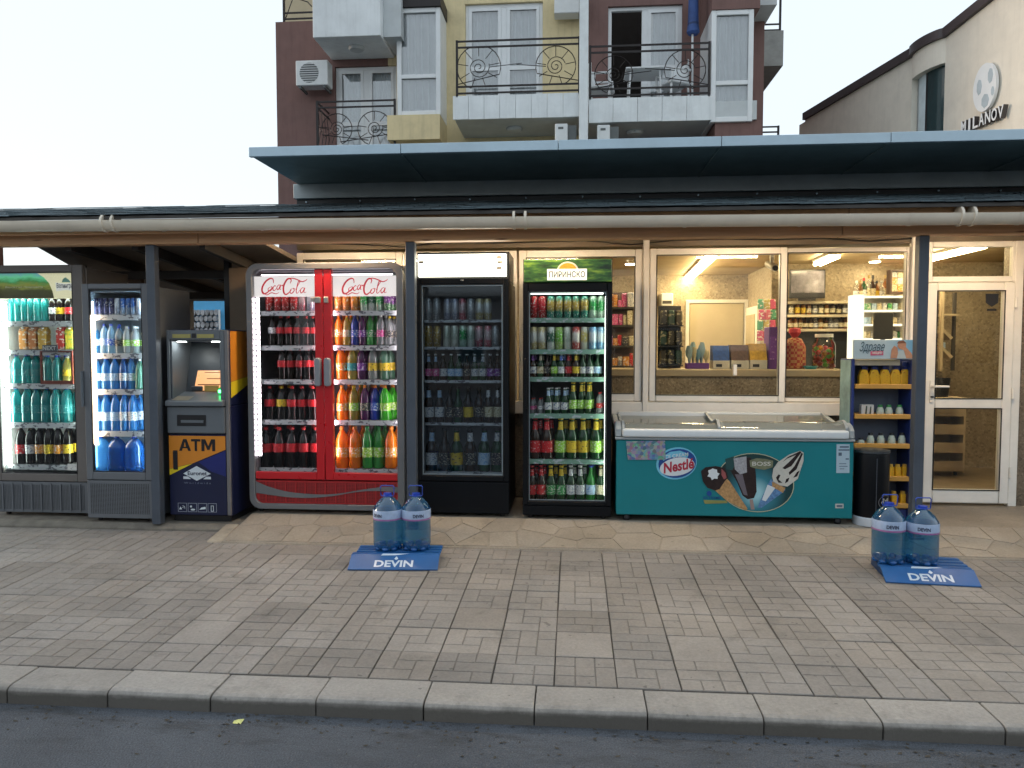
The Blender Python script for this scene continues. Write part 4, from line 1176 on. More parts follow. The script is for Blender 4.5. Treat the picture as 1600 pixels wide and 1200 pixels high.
def can_mat(name, a, b, rough=.3):
    """printed can: two colour bands with soft art"""
    if name in MATS: return MATS[name]
    m, n, l, out = nt(name)
    bs = n.new("ShaderNodeBsdfPrincipled"); l.new(bs.outputs[0], out.inputs[0])
    pos = coords(n, 'obj')
    sx = n.new("ShaderNodeSeparateXYZ"); l.new(pos, sx.inputs[0])
    w = noise(n, l, pos, 30, 3)
    ma = n.new("ShaderNodeMath"); ma.operation = 'MULTIPLY_ADD'; ma.inputs[1].default_value = .08; l.new(w, ma.inputs[0]); l.new(sx.outputs['Z'], ma.inputs[2])
    c = ramp(n, l, ma.outputs[0], [(.09, b), (.115, a), (.17, a), (.2, b)])
    spk = ramp(n, l, noise(n, l, pos, 70, 2), [(.58, (0, 0, 0)), (.62, (.7, .7, .7))])
    c = mixc(n, l, spk, c, (.75, .75, .7))
    l.new(c, bs.inputs['Base Color']); bs.inputs['Roughness'].default_value = rough; bs.inputs['Metallic'].default_value = .35
    return m
def printed(name, a, b, sc=60, thr=.55):
    """paper label with blocks of print"""
    if name in MATS: return MATS[name]
    m, n, l, out = nt(name)
    bs = n.new("ShaderNodeBsdfPrincipled"); l.new(bs.outputs[0], out.inputs[0])
    pos = coords(n, 'obj')
    mp = n.new("ShaderNodeMapping"); mp.inputs['Scale'].default_value = (1, 1, 1.6); l.new(pos, mp.inputs[0])
    f = ramp(n, l, noise(n, l, mp.outputs[0], sc, 2), [(thr, (0, 0, 0)), (thr + .04, (1, 1, 1))])
    l.new(mixc(n, l, f, a, b), bs.inputs['Base Color']); bs.inputs['Roughness'].default_value = .4
    return m
L = dict(
 teal=liquid('teal_pet', (.03, .46, .46), .3), blue=liquid('blue_pet', (.08, .40, .85), .35), dblue=liquid('deep_blue_pet', (.03, .2, .6), .3), lblue=liquid('pale_blue_pet', (.45, .72, .92), .45),
 cola=liquid('cola_liquid', (.010, .005, .004), .03, .08, .14), orange=liquid('orange_soda', (.95, .26, .005), .12, .12, .25), lemon=liquid('lemon_soda', (.62, .55, .12), .3),
 clear=liquid('clear_pet', (.72, .76, .76), .65), green=liquid('green_pet', (.06, .5, .08), .3), lime=liquid('lime_soda', (.10, .72, .04), .2, .12, .25), purple=liquid('grape_soda', (.12, .02, .12), .15, .12, .25),
 royal=liquid('blue_soda', (.02, .06, .55), .2), olive=liquid('olive_soda', (.55, .42, .05), .25), pink=liquid('pink_soda', (.75, .12, .32), .3),
 bgreen=liquid('green_beer_glass', (.02, .11, .03), .2, .06), brown=liquid('brown_beer_glass', (.05, .018, .006), .15, .06), amber=liquid('amber_spirit', (.40, .16, .03), .45, .05), vodka=liquid('clear_spirit', (.8, .8, .76), .75, .05), sage=liquid('sage_pet', (.18, .42, .28), .4))
C = {k: pm('cap_' + k, v, .4, var=.03) for k, v in dict(red=(.5, .02, .02), blue=(.02, .06, .45), white=(.75, .75, .72), black=(.015, .015, .015), yellow=(.7, .5, .03), gold=(.5, .34, .1), green=(.03, .25, .06), orange=(.7, .22, .02), teal=(.03, .3, .3), silver=(.6, .6, .58)).items()}
P = dict(red=printed('label_red', (.55, .015, .02), (.75, .6, .58), 45, .6), redpl=printed('label_red_plain', (.5, .012, .02), (.6, .05, .05), 50, .6), white=printed('label_white', (.7, .7, .68), (.15, .2, .3)), yellow=printed('label_yellow', (.72, .5, .03), (.15, .1, .03), 50, .6),
 orange=printed('label_orange', (.75, .3, .03), (.8, .75, .7)), green=printed('label_green', (.04, .3, .08), (.7, .72, .6)), teal=printed('label_teal', (.03, .3, .3), (.3, .6, .6), 60, .6), blue=printed('label_blue', (.05, .12, .5), (.7, .75, .85)), pale=printed('label_pale_blue', (.5, .66, .8), (.2, .4, .7)), cream=printed('label_cream', (.66, .6, .42), (.3, .25, .1)), pink=printed('label_pink', (.7, .08, .3), (.8, .5, .6)), purple=printed('label_purple', (.2, .04, .3), (.6, .5, .7)), lime=printed('label_lime', (.3, .6, .05), (.75, .8, .6)), dark=printed('label_dark', (.03, .03, .035), (.45, .4, .3)))
CM = dict(red=can_mat('can_red', (.5, .02, .03), (.42, .02, .02)), coke=can_mat('can_cola', (.5, .02, .02), (.3, .02, .02)), gold=can_mat('can_gold', (.45, .3, .06), (.03, .22, .16)), green=can_mat('can_green', (.04, .32, .08), (.4, .55, .42)), white=can_mat('can_white', (.62, .64, .6), (.5, .42, .2)), dgreen=can_mat('can_dark_green', (.02, .1, .06), (.5, .55, .5)), lime=can_mat('can_lime', (.16, .42, .05), (.3, .45, .12)), pale=can_mat('can_pale', (.42, .5, .4), (.62, .66, .55)), wred=can_mat('can_white_red', (.65, .6, .55), (.45, .06, .05)), yellow=can_mat('can_yellow', (.6, .5, .15), (.62, .62, .5)), wblue=can_mat('can_white_blue', (.62, .68, .72), (.2, .4, .6)), navy=can_mat('can_navy', (.02, .025, .1), (.15, .15, .3)), blue=can_mat('can_blue', (.04, .13, .4), (.3, .4, .55)), silver=can_mat('can_silver', (.5, .52, .56), (.3, .32, .4)), orange=can_mat('can_orange', (.7, .25, .03), (.5, .2, .05)), purple=can_mat('can_purple', (.2, .05, .25), (.1, .25, .1)), grey=can_mat('can_grey', (.42, .44, .44), (.3, .32, .32)), ochre=can_mat('can_ochre', (.42, .28, .06), (.36, .24, .05)), pinkw=can_mat('can_pink_white', (.55, .4, .4), (.5, .12, .15)))
COLN = dict(teal='teal', blue='clear blue', dblue='deep blue', lblue='pale blue', cola='dark', orange='orange', lemon='pale yellow', clear='clear', green='green', lime='bright green', purple='purple', royal='royal blue', olive='olive', pink='pink', bgreen='green glass', brown='brown glass', sage='sage green')
def row(where, shelf, Y, pyb, items, group, back=False):
    """items: (px, kind, pytop, body, cap, label[, neck]) left to right on one shelf"""
    for i, it in enumerate(items):
        px, kind, pyt, body, cap, lab = it[:6]
        neck = it[6] if len(it) > 6 else None
        Yb = Y + random.uniform(-.012, .010)
        x, z = at(px, pyb, Yb); zt = at(px, pyt, Yb)[1]
        hgt = zt - z
        sp = min([abs(ax(it2[0], Yb) - ax(px, Yb)) for j, it2 in enumerate(items) if j != i] or [.2])
        rr_ = min(sp * .485, hgt * {'pet': .155, 'cola': .16, 'beer': .145, 'wine': .14, 'can': .23, 'jug': .3, 'squat': .2}[kind])
        bm_ = CM[body] if kind == 'can' else L[body]
        noun = {'pet': 'drink bottle', 'cola': 'cola bottle', 'beer': 'beer bottle', 'can': 'can', 'jug': 'water jug', 'wine': 'bottle', 'squat': 'bottle'}[kind]
        cn = COLN.get(body, MATS[bm_.name].name.replace('can_', '').replace('_', ' '))
        extra = f" with {lab} label" if lab else ""
        drink(kind, x, Yb, z, hgt, rr_, bm_, C[cap] if cap else None, P[lab] if lab else None,
              f"{cn} {noun}{extra}, {ORD[i]} from left on {shelf} shelf, {where}", group, neck=P[neck] if neck else None)
        if back:      # a second rank standing close behind
            drink(kind, x + rr_ * random.uniform(.5, .9), Yb + rr_ * 2.2 + .01, z, hgt, rr_, bm_, C[cap] if cap else None, P[lab] if lab else None,
                  f"{cn} {noun} in back rank, {ORD[i]} from left on {shelf} shelf, {where}", group, neck=P[neck] if neck else None)

# ------------------------------------------------------------------ coolers
M_LINW = pm("liner_white", (.62, .64, .62), .5, var=.04)
M_LIND = pm("liner_dark", (.05, .055, .06), .5, var=.1)
M_LING = pm("liner_grey", (.32, .33, .35), .45, var=.05)
M_RAIL = printed('price_rail', (.55, .57, .58), (.12, .12, .14), 22, .56)
M_RAILG = printed('price_rail_green', (.2, .36, .28), (.5, .55, .6), 22, .58)
M_WIRE = pm("shelf_wire", (.5, .5, .5), .4, .4)
M_CGREY = pm("cooler_grey", (.13, .14, .155), .45, var=.08, dirt=.12)
M_CBRN = pm("cooler_brown_grey", (.15, .135, .125), .45, var=.08, dirt=.12)
M_CGL = glass("cooler_glass", (.97, .98, .98), .55)
def cooler(name, label, px, py, opening, Y, zb, outer, liner, depth=.66, base_py=None, base_mat=None, shelves=(), rail=M_RAIL, rail_h=.035, frame_mat=None, glass_mat=None, doors=1, front_frame=True, top_inner=None):
    px0, px1 = px; py0, py1 = py
    pxm = (px0 + px1) / 2
    x0, x1 = ax(px0, Y, 600), ax(px1, Y, 600)
    zt = az(py0, Y, pxm)
    ox0, ox1 = ax(opening[0], Y, 600), ax(opening[2], Y, 600)
    oz1, oz0 = az(opening[1], Y, pxm), az(opening[3], Y, pxm)
    bz = az(base_py, Y, pxm) if base_py else oz0 - .02
    t = thing(name, ((x0 + x1) / 2, Y, zb), label, "drinks cooler")
    th = .03
    Yc = Y + .055
    c = MB().box(x0, x0 + th, Yc, Y + depth, zb + .03, zt - .02).box(x1 - th, x1, Yc, Y + depth, zb + .03, zt - .02)
    c.box(x0 + th, x1 - th, Yc, Y + depth, zt - .05, zt - .02).box(x0 + th, x1 - th, Y + depth - .03, Y + depth, zb + .03, zt - .05)
    c.box(x0 + th, x1 - th, Yc, Y + depth - .03, bz - .05, bz - .02)
    obj("cabinet", c, outer, t, bevel=.006)
    ti = top_inner if top_inner else oz1
    li = MB().box(x0 + th + .001, x0 + th + .012, Yc, Y + depth - .04, bz - .015, zt - .055).box(x1 - th - .012, x1 - th - .001, Yc, Y + depth - .04, bz - .015, zt - .055)
    li.box(x0 + th + .012, x1 - th - .012, Y + depth - .04, Y + depth - .031, bz - .015, zt - .055).box(x0 + th + .012, x1 - th - .012, Yc, Y + depth - .04, bz - .019, bz - .008)
    li.box(x0 + th + .012, x1 - th - .012, Yc, Y + depth - .04, zt - .062, zt - .0505)
    obj("liner", li, liner, t)
    fm = frame_mat or outer
    if front_frame:
        d = MB().box(x0, ox0, Y, Y + .05, bz, zt).box(ox1, x1, Y, Y + .05, bz, zt).box(ox0, ox1, Y, Y + .05, bz, oz0).box(ox0, ox1, Y, Y + .05, oz1, zt)
        D = obj("door", d, fm, t, bevel=.005)
        obj("pane", MB().box(ox0 + .001, ox1 - .001, Y + .02, Y + .026, oz0 + .001, oz1 - .001), glass_mat or M_CGL, D)
        obj("gasket", MB().frame(ox0 + .001, ox1 - .001, oz0 + .001, oz1 - .001, .008, Y + .005, Y + .018), M_BLACK, D)
    else: D = None
    for fx in (x0 + .06, x1 - .06):
        for fy in (Y + .08, Y + depth - .06):
            obj("foot", MB().lathe([(.022, 0), (.022, .032)], 8, (fx, fy, zb)), M_BLACK, t)
    if base_mat:
        obj("base_panel", MB().box(x0, x1, Y + .004, Y + .05, zb + .032, bz - .006), base_mat, t, bevel=.004)
    for s in shelves:
        z = az(s, Y + .11, pxm)
        sh = obj("shelf", MB().box(x0 + th + .014, x1 - th - .014, Y + .09, Y + depth - .06, z - .012, z - .001), M_WIRE, t)
        obj("price_rail", MB().box(x0 + th + .016, x1 - th - .016, Y + .076, Y + .088, z - .005 - rail_h, z + .006), rail, sh)
    return t, D, dict(x0=x0, x1=x1, zt=zt, ox0=ox0, ox1=ox1, oz0=oz0, oz1=oz1, bz=bz, zb=zb)
def perforated(t, x0, x1, z0, z1, Y, nx, nz, mat, name="vent_slot"):
    """one joined mesh of the tiny holes of a pressed grille"""
    mb = MB()
    for i in range(nx):
        for j in range(nz):
            a, b = x0 + (x1 - x0) * i / nx, z0 + (z1 - z0) * j / nz
            mb.add([(a, Y, b), (a + (x1 - x0) / nx * .6, Y, b), (a + (x1 - x0) / nx * .6, Y, b + (z1 - z0) / nz * .6), (a, Y, b + (z1 - z0) / nz * .6)], [(0, 1, 2, 3)])
    o = obj(name, mb, mat, t, kind='stuff')
    return o
G_ = "drinks in the coolers"

# leftmost cooler, water and beer
Y1 = 5.95
t, D, q = cooler("drinks_cooler", "leftmost tall grey-brown cooler with green landscape header and teal water bottles", (-14, 133), (414, 806), (-3, 425, 117, 740), Y1, ZL, M_CBRN, M_LINW,
                 base_py=752, base_mat=M_CGREY, shelves=(503, 548, 600, 661, 726))
em_f1 = em("cooler_led_white", (.86, 1.0, .93), 10)
obj("led_or_fill_strip", MB().box(q['ox0'] + .02, q['ox0'] + .04, Y1 + .06, Y1 + .075, q['oz0'] + .05, q['oz1'] - .25), em_f1, t)
obj("led_or_fill_strip", MB().box(q['ox0'] + .05, q['ox1'] - .05, Y1 + .06, Y1 + .09, q['oz1'] - .2, q['oz1'] - .19), em_f1, t)
obj("led_or_fill_strip", MB().box(q['ox1'] + .012, q['ox1'] + .022, Y1 + .058, Y1 + .07, q['oz0'] + .05, q['oz1'] - .25), em("fill_white_right", (.86, 1.0, .93), 18), t)  # unseen strip added behind the right stile to fill the inside with light
# printed glass header
z0h, z1h = az(466, Y1, 60), q['oz1'] - .002
hb = obj("header_panel", MB().box(q['ox0'] + .002, q['ox1'] - .002, Y1 + .030, Y1 + .05, z0h, z1h), pm("header_cream", (.62, .58, .36), .5, var=.05, emit=(1, .95, .62), estr=.15), t)
def hx(px): return ax(px, Y1, 445)
def hz_(py): return az(py, Y1, 60)
arc = [(q['ox0'] + .003, z0h + .002)] + [(hx(80), z0h + .002), (hx(78), hz_(455)), (hx(73), hz_(442)), (hx(65), hz_(433)), (hx(54), z1h - .002), (q['ox0'] + .003, z1h - .002)]
def landscape():
    m, n, l, out = nt("landscape_print")
    b = n.new("ShaderNodeBsdfPrincipled"); l.new(b.outputs[0], out.inputs[0])
    pos = coords(n); sx = n.new("ShaderNodeSeparateXYZ"); l.new(pos, sx.inputs[0])
    mp = n.new("ShaderNodeMapping"); mp.inputs['Scale'].default_value = (1, 1, 2); l.new(pos, mp.inputs[0])
    ma = n.new("ShaderNodeMath"); ma.operation = 'MULTIPLY_ADD'; ma.inputs[1].default_value = .13; l.new(noise(n, l, mp.outputs[0], 7, 5, .7), ma.inputs[0]); l.new(sx.outputs['Z'], ma.inputs[2])
    mr = n.new("ShaderNodeMapRange"); mr.inputs[1].default_value = z0h + .06; mr.inputs[2].default_value = z1h + .07; l.new(ma.outputs[0], mr.inputs[0])
    c = ramp(n, l, mr.outputs[0], [(.0, (.02, .018, .008)), (.35, (.04, .045, .012)), (.5, (.16, .18, .03)), (.62, (.03, .16, .04)), (.8, (.1, .45, .22)), (.95, (.12, .3, .34))])
    l.new(c, b.inputs['Base Color']); b.inputs['Roughness'].default_value = .4
    l.new(c, b.inputs['Emission Color']); b.inputs['Emission Strength'].default_value = .25
    return m
obj("landscape_print", MB().prism(arc, Y1 + .0275, Y1 + .0295), landscape(), hb)
M_INK = pm("ink_blue_grey", (.10, .13, .17), .5); M_MINT = pm("mint_print", (.30, .62, .50), .5)
M_INKW = pm("ink_white", (.7, .7, .66), .5)
obj("logo_plate", MB().prism([(hx(83), hz_(441)), (hx(99), hz_(443)), (hx(115), hz_(441)), (hx(114), hz_(455)), (hx(99), hz_(453)), (hx(84), hz_(455))], Y1 + .0275, Y1 + .0295), pm("logo_plate", (.62, .64, .60), .5, emit=(1, 1, .9), estr=.12), hb)
obj("lettering", text_mb("Велинград", hx(85), hz_(452), hz_(443) - hz_(453), Y1 + .027, bold=.02, width=hx(114) - hx(85)), M_INK, hb)
obj("logo_hill", MB().prism([(hx(93), hz_(441)), (hx(95), hz_(436)), (hx(99), hz_(433)), (hx(104), hz_(437)), (hx(107), hz_(441))], Y1 + .0275, Y1 + .0295), M_MINT, hb)
obj("lettering", text_mb("Вкусът на Природата", hx(4), hz_(450), .018, Y1 + .027, shear=.2, width=hx(63) - hx(4)), M_INKW, hb)
perforated(t, q['x0'] + .01, q['x1'] - .03, ZL + .06, q['bz'] - .03, Y1 + .0035, 60, 22, M_BLACK)
for k in range(9):
    a = q['x0'] + .03 + (q['x1'] - q['x0'] - .06) * (k + .5) / 9
    obj("grille_bar", MB().box(a - .006, a + .006, Y1 - .004, Y1 + .003, ZL + .05, q['bz'] - .02), M_CGREY, t)
x_, z_ = at(112, 731, Y1)
obj("price_sticker", MB().box(x_ - .05, x_ + .045, Y1 + .016, Y1 + .019, z_ - .025, z_ + .03), printed('sticker', (.62, .62, .58), (.3, .3, .3), 50, .6), t)
w1 = "leftmost cooler"; Yb1 = Y1 + .14
row(w1, "top", Yb1, 503, [(px, 'pet', 458, 'teal', 'blue', None) for px in (19, 29, 39, 49, 59, 70)] + [(84, 'pet', 458, 'cola', 'white', 'white'), (96, 'pet', 458, 'cola', 'white', 'yellow'), (109, 'pet', 458, 'cola', 'white', 'red')], G_, True)
def carton(px, pyb, pyt, Y, ca, cb, text):
    x, z = at(px, pyb, Y); zt = at(px, pyt, Y)[1]; hgt = zt - z; w = hgt * .17
    m = printed('carton_' + text.split()[0], ca, cb, 24, .55)
    t = thing("juice_carton", (x, Y, z), text, "carton", "juice cartons in the leftmost cooler")
    obj("carton_body", MB().box(x - w, x + w, Y - w, Y + w, z, z + hgt * .78), m, t, bevel=.003)
    obj("gable", MB().prism_x([(Y - w, z + hgt * .782), (Y + w, z + hgt * .782), (Y + .003, z + hgt * .95), (Y - .003, z + hgt * .95)], x - w, x + w), m, t)
    obj("cap", MB().lathe([(.011, 0), (.011, .012)], 10, (x, Y - w * .62, z + hgt * .86)), C['white'], t)
for px, a, b, s in ((40, (.7, .28, .04), (.85, .75, .6), "orange juice carton, first on the second shelf of the leftmost cooler"), (55, (.5, .16, .03), (.75, .6, .4), "brownish juice carton, second on the second shelf of the leftmost cooler"), (70, (.72, .42, .06), (.85, .75, .5), "golden juice carton, third on the second shelf of the leftmost cooler"), (98, (.6, .04, .03), (.8, .7, .6), "red juice carton on the second shelf of the leftmost cooler"), (112, (.75, .6, .05), (.3, .5, .1), "yellow juice carton on the second shelf of the leftmost cooler")):
    carton(px, 546, 509, Yb1, a, b, s)
row(w1, "third", Yb1, 599, [(27, 'pet', 553, 'teal', 'blue', 'teal'), (42, 'pet', 553, 'teal', 'blue', 'teal'), (57, 'pet', 553, 'teal', 'blue', 'teal'), (76, 'pet', 555, 'teal', 'blue', None), (89, 'pet', 555, 'teal', 'blue', None), (106, 'pet', 556, 'lemon', 'white', 'yellow')], G_, True)
row(w1, "fourth", Yb1, 660, [(px, 'pet', 604, 'teal', 'blue', 'teal') for px in (27, 43, 58, 73, 89, 105)], G_, True)
row(w1, "bottom", Yb1, 724, [(px, 'pet', 664, 'cola', c, p) for px, c, p in ((34, 'red', 'red'), (49, 'red', 'white'), (64, 'yellow', 'orange'), (78, 'yellow', 'yellow'), (93, 'red', 'orange'), (107, 'yellow', 'yellow'))], G_, True)
# small red display rack with its name
fx0, fx1, fz0, fz1 = rect(64, 548, 118, 600, Y1 + .07)
rk = thing("red_display_rack", ((fx0 + fx1) / 2, Y1 + .06, fz0), "thin red-brown rack frame with small sign inside the leftmost cooler", "display rack")
obj("frame", MB().frame(fx0, fx1 - .02, fz0, fz1, .014, Y1 + .06, Y1 + .072, wb=.03), pm("rack_red", (.20, .04, .025), .5), rk)
obj("sign", MB().box(fx0 + .03, fx0 + .17, Y1 + .054, Y1 + .059, fz1 - .01, fz1 + .05), pm("rack_sign", (.1, .1, .12), .5), rk)
obj("lettering", text_mb("NEXT", fx0 + .035, fz1 + .005, .035, Y1 + .053, bold=.02, width=.12), M_INKW, rk)

# narrow grey cooler, blue water
Y2 = 5.8
t, D, q = cooler("drinks_cooler", "narrow grey cooler full of blue water bottles beside the steel post", (131, 235), (443, 815), (141, 451, 224, 738), Y2, ZL, M_CGREY, pm("liner_cool", (.42, .52, .60), .5, var=.04), base_py=750, base_mat=M_CGREY, shelves=(493, 553, 609, 674))
em_w = em("led_warm_pink", (1.0, .74, .52), 6)
em_c = em("led_cool", (.72, .88, 1.0), 9)
obj("led_or_fill_strip", MB().box(q['ox0'] + .003, q['ox0'] + .025, Y2 + .028, Y2 + .045, az(702, Y2), az(490, Y2)), em_w, t)
obj("led_or_fill_strip", MB().box(q['ox0'] + .02, q['ox1'] - .02, Y2 + .07, Y2 + .1, q['oz1'] - .02, q['oz1'] - .008), em_c, t)
obj("led_or_fill_strip", MB().box(q['x0'] + .044, q['x0'] + .052, Y2 + .06, Y2 + .075, q['oz0'] + .03, q['oz1'] - .1), em("led_cool_left", (.66, .86, 1.0), 4), t)
obj("led_or_fill_strip", MB().box(q['x1'] - .052, q['x1'] - .044, Y2 + .06, Y2 + .075, q['oz0'] + .03, q['oz1'] - .1), em("led_cool_side", (.66, .86, 1.0), 16), t)
perforated(t, q['x0'] + .03, q['x1'] - .03, ZL + .07, q['bz'] - .03, Y2 + .0035, 34, 24, M_BLACK)
obj("handle", MB().box(q['x0'] - .012, q['x0'] - .001, Y2 - .03, Y2 + .02, az(635, Y2, 131), az(580, Y2, 131)), M_CGREY, D)
w2 = "narrow grey cooler"; Yb2 = Y2 + .13
row(w2, "top", Yb2, 492, [(px, 'can', 466, c, None, None) for px, c in ((150, 'navy'), (158.5, 'navy'), (167, 'navy'), (175.5, 'navy'), (184, 'silver'), (192.5, 'blue'), (201, 'blue'), (209.5, 'blue'), (218, 'silver'))], G_, True)
row(w2, "second", Yb2, 552, [(151, 'pet', 508, 'blue', 'blue', 'pale'), (163, 'pet', 506, 'lblue', 'blue', 'pale'), (175, 'pet', 506, 'lblue', 'blue', 'blue'), (187, 'pet', 510, 'clear', 'blue', 'dark'), (200, 'pet', 510, 'clear', 'white', 'lime'), (212, 'pet', 510, 'clear', 'white', 'lime')], G_, True)
row(w2, "third", Yb2, 608, [(153, 'pet', 558, 'blue', 'blue', 'pale'), (166, 'pet', 558, 'blue', 'blue', 'pale'), (180, 'pet', 558, 'blue', 'blue', 'pale'), (194, 'pet', 558, 'dblue', 'blue', 'white'), (206, 'pet', 558, 'blue', 'blue', 'white'), (218, 'pet', 560, 'sage', 'white', None)], G_, True)
row(w2, "fourth", Yb2, 673, [(153, 'pet', 613, 'blue', 'blue', 'pale'), (167, 'pet', 613, 'blue', 'blue', 'pale'), (181, 'pet', 613, 'blue', 'blue', 'pale'), (195, 'pet', 613, 'blue', 'blue', 'white'), (208, 'pet', 613, 'blue', 'blue', 'white')], G_, True)
row(w2, "bottom", Yb2, 737, [(158, 'jug', 681, 'blue', 'blue', None), (184, 'jug', 681, 'dblue', 'blue', None), (211, 'jug', 681, 'dblue', 'blue', None)], G_)

# ------------------------------------------------------------------ cash machine
YA = 5.86
M_ANAVY = pm("atm_navy", (.008, .012, .045), .35, var=.08); M_AGREY = pm("atm_grey", (.12, .135, .15), .4, var=.06); M_AOR = pm("atm_orange", (.62, .22, .02), .4, var=.04)
M_AYEL = pm("atm_yellow", (.72, .55, .02), .4, var=.03); M_ABLU = pm("atm_blue", (.015, .022, .14), .35); M_ADK = pm("atm_recess", (.035, .042, .05), .4)
x0, x1, z0, z1 = rect(262, 515, 359, 806, YA); z0 = ZL
AT = thing("cash_machine", ((x0 + x1) / 2, YA, ZL), "navy and orange cash machine between the narrow cooler and the red cooler", "cash machine")
def apx(px): return ax(px, YA, 660)
def apz_(py): return az(py, YA, 310)
zr0, zr1 = apz_(623), apz_(531)           # screen recess
rx0, rx1 = apx(267), apx(346)
b = MB().box(x0, x1, YA + .02, YA + .62, z0 + .05, zr0 - .06).box(x0, rx0, YA + .02, YA + .62, zr0 - .06, z1).box(rx1, x1, YA + .02, YA + .62, zr0 - .06, z1)
b.box(rx0, rx1, YA + .02, YA + .62, zr1, z1).box(rx0, rx1, YA + .34, YA + .62, zr0 - .06, zr1)
obj("body", b, M_ANAVY, AT, bevel=.008)
obj("plinth", MB().box(x0 + .02, x1 - .02, YA + .04, YA + .6, z0, z0 + .048), M_BLACK, AT)
obj("fascia", MB().box(x0 + .004, rx0, YA, YA + .018, zr0 - .06, z1 - .004).box(rx1, x1 - .035, YA, YA + .018, zr0 - .06, z1 - .004).box(rx0, rx1, YA, YA + .018, zr1, z1 - .004), M_AGREY, AT, bevel=.004)
obj("trim_strip", MB().box(x1 - .033, x1 - .002, YA - .004, YA + .018, z0 + .06, z1 - .004), pm("atm_trim", (.16, .15, .15), .5), AT, bevel=.004)
obj("recess", MB().box(rx0 + .002, rx0 + .012, YA + .02, YA + .335, zr0 - .055, zr1 - .002).box(rx1 - .012, rx1 - .002, YA + .02, YA + .335, zr0 - .055, zr1 - .002).box(rx0 + .012, rx1 - .012, YA + .02, YA + .335, zr1 - .012, zr1 - .002), M_AGREY, AT)
zs0 = zr0 + .06
scr = MB().add([(apx(285), YA + .20, zs0), (rx1 - .014, YA + .20, zs0), (rx1 - .014, YA + .32, zr1 - .15), (apx(285), YA + .32, zr1 - .15), (apx(285), YA + .25, zs0 - .01), (rx1 - .014, YA + .25, zs0 - .01), (rx1 - .014, YA + .335, zr1 - .16), (apx(285), YA + .335, zr1 - .16)], [(0,1,2,3),(5,4,7,6),(3,2,6,7),(0,4,5,1),(0,3,7,4),(1,5,6,2)])
obj("bezel", MB().add([(rx0 + .014, YA + .215, zs0 - .05), (rx1 - .014, YA + .215, zs0 - .05), (rx1 - .014, YA + .335, zr1 - .02), (rx0 + .014, YA + .335, zr1 - .02)], [(0, 1, 2, 3)]), M_ADK, AT)
SC = obj("screen", scr, pm("screen_orange", (.2, .09, .04), .3, emit=(1.0, .48, .2), estr=.32), AT)
for k, (fa, fb_, hh) in enumerate(((.25, .95, .012), (.2, .8, .006), (.3, .85, .006), (.08, .7, .009))):
    f = .72 - .19 * k
    yy, zz = YA + .20 + .12 * f - .004, zs0 + (zr1 - .15 - zs0) * f
    wd_ = rx1 - .014 - apx(285)
    obj("screen_text", MB().add([(apx(285) + wd_ * fa, yy, zz), (apx(285) + wd_ * fb_, yy, zz), (apx(285) + wd_ * fb_, yy + .002, zz + hh), (apx(285) + wd_ * fa, yy + .002, zz + hh)], [(0, 1, 2, 3)]), pm("screen_ink", (.14, .05, .015), .4), SC)
for px in (280, 334):
    obj("lamp", MB().lathe([(.036, -.004), (.036, 0)], 14, (apx(px), YA + .07, zr1 - .013)), em("atm_lamp", (.95, 1, .97), 14), AT)
zk = zr0
obj("shelf", MB().prism_x([(YA - .05, zk - .06), (YA + .3, zk - .06), (YA + .3, zk + .045), (YA + .2, zk + .045), (YA - .05, zk - .02)], x0 + .006, x1 - .034), M_AGREY, AT, bevel=.005)
def sloped(px0_, px1_, f0, f1, mat, nm):
    ya, yb_ = YA - .05 + .25 * f0, YA - .05 + .25 * f1
    za, zb_ = zk - .02 + .065 * f0 + .003, zk - .02 + .065 * f1 + .003
    obj(nm, MB().add([(apx(px0_), ya, za), (apx(px1_), ya, za), (apx(px1_), yb_, zb_), (apx(px0_), yb_, zb_)], [(0, 1, 2, 3)]), mat, AT)
sloped(271, 297, .1, .5, pm("keypad_metal", (.35, .3, .22), .4, .4), "keypad")
x_, z_ = at(314, 621, YA + .19)
obj("card_panel", MB().box(apx(303), apx(325), YA + .185, YA + .199, zk + .05, zk + .1), pm("card_panel", (.38, .24, .06), .5), AT)
obj("card_panel", MB().box(apx(281), apx(300), YA + .185, YA + .199, zk + .055, zk + .095), M_ADK, AT, bevel=.01)
gx, gz2 = apx(337.5), zk + .055
obj("card_slot", MB().prism(ellipse(gx, gz2, .045, .04, 18), YA + .12, YA + .18), pm("slot_green", (.01, .08, .02), .3, emit=(.02, 1, .15), estr=.12), AT, bevel=.006)
obj("card_light", MB().box(gx - .03, gx + .03, YA + .112, YA + .118, gz2 - .012, gz2 + .012), em("green_light", (.04, 1, .2), 7), AT)
for px0_, px1_ in ((273, 301), (311, 337)):
    obj("notice_strip", MB().box(apx(px0_), apx(px1_), YA - .006, YA - .001, apz_(528), apz_(522)), pm("notice_yellow", (.34, .3, .1), .5), AT)
obj("camera_eye", MB().box(apx(303), apx(309), YA - .006, YA - .001, apz_(528), apz_(521)), M_BLACK, AT)
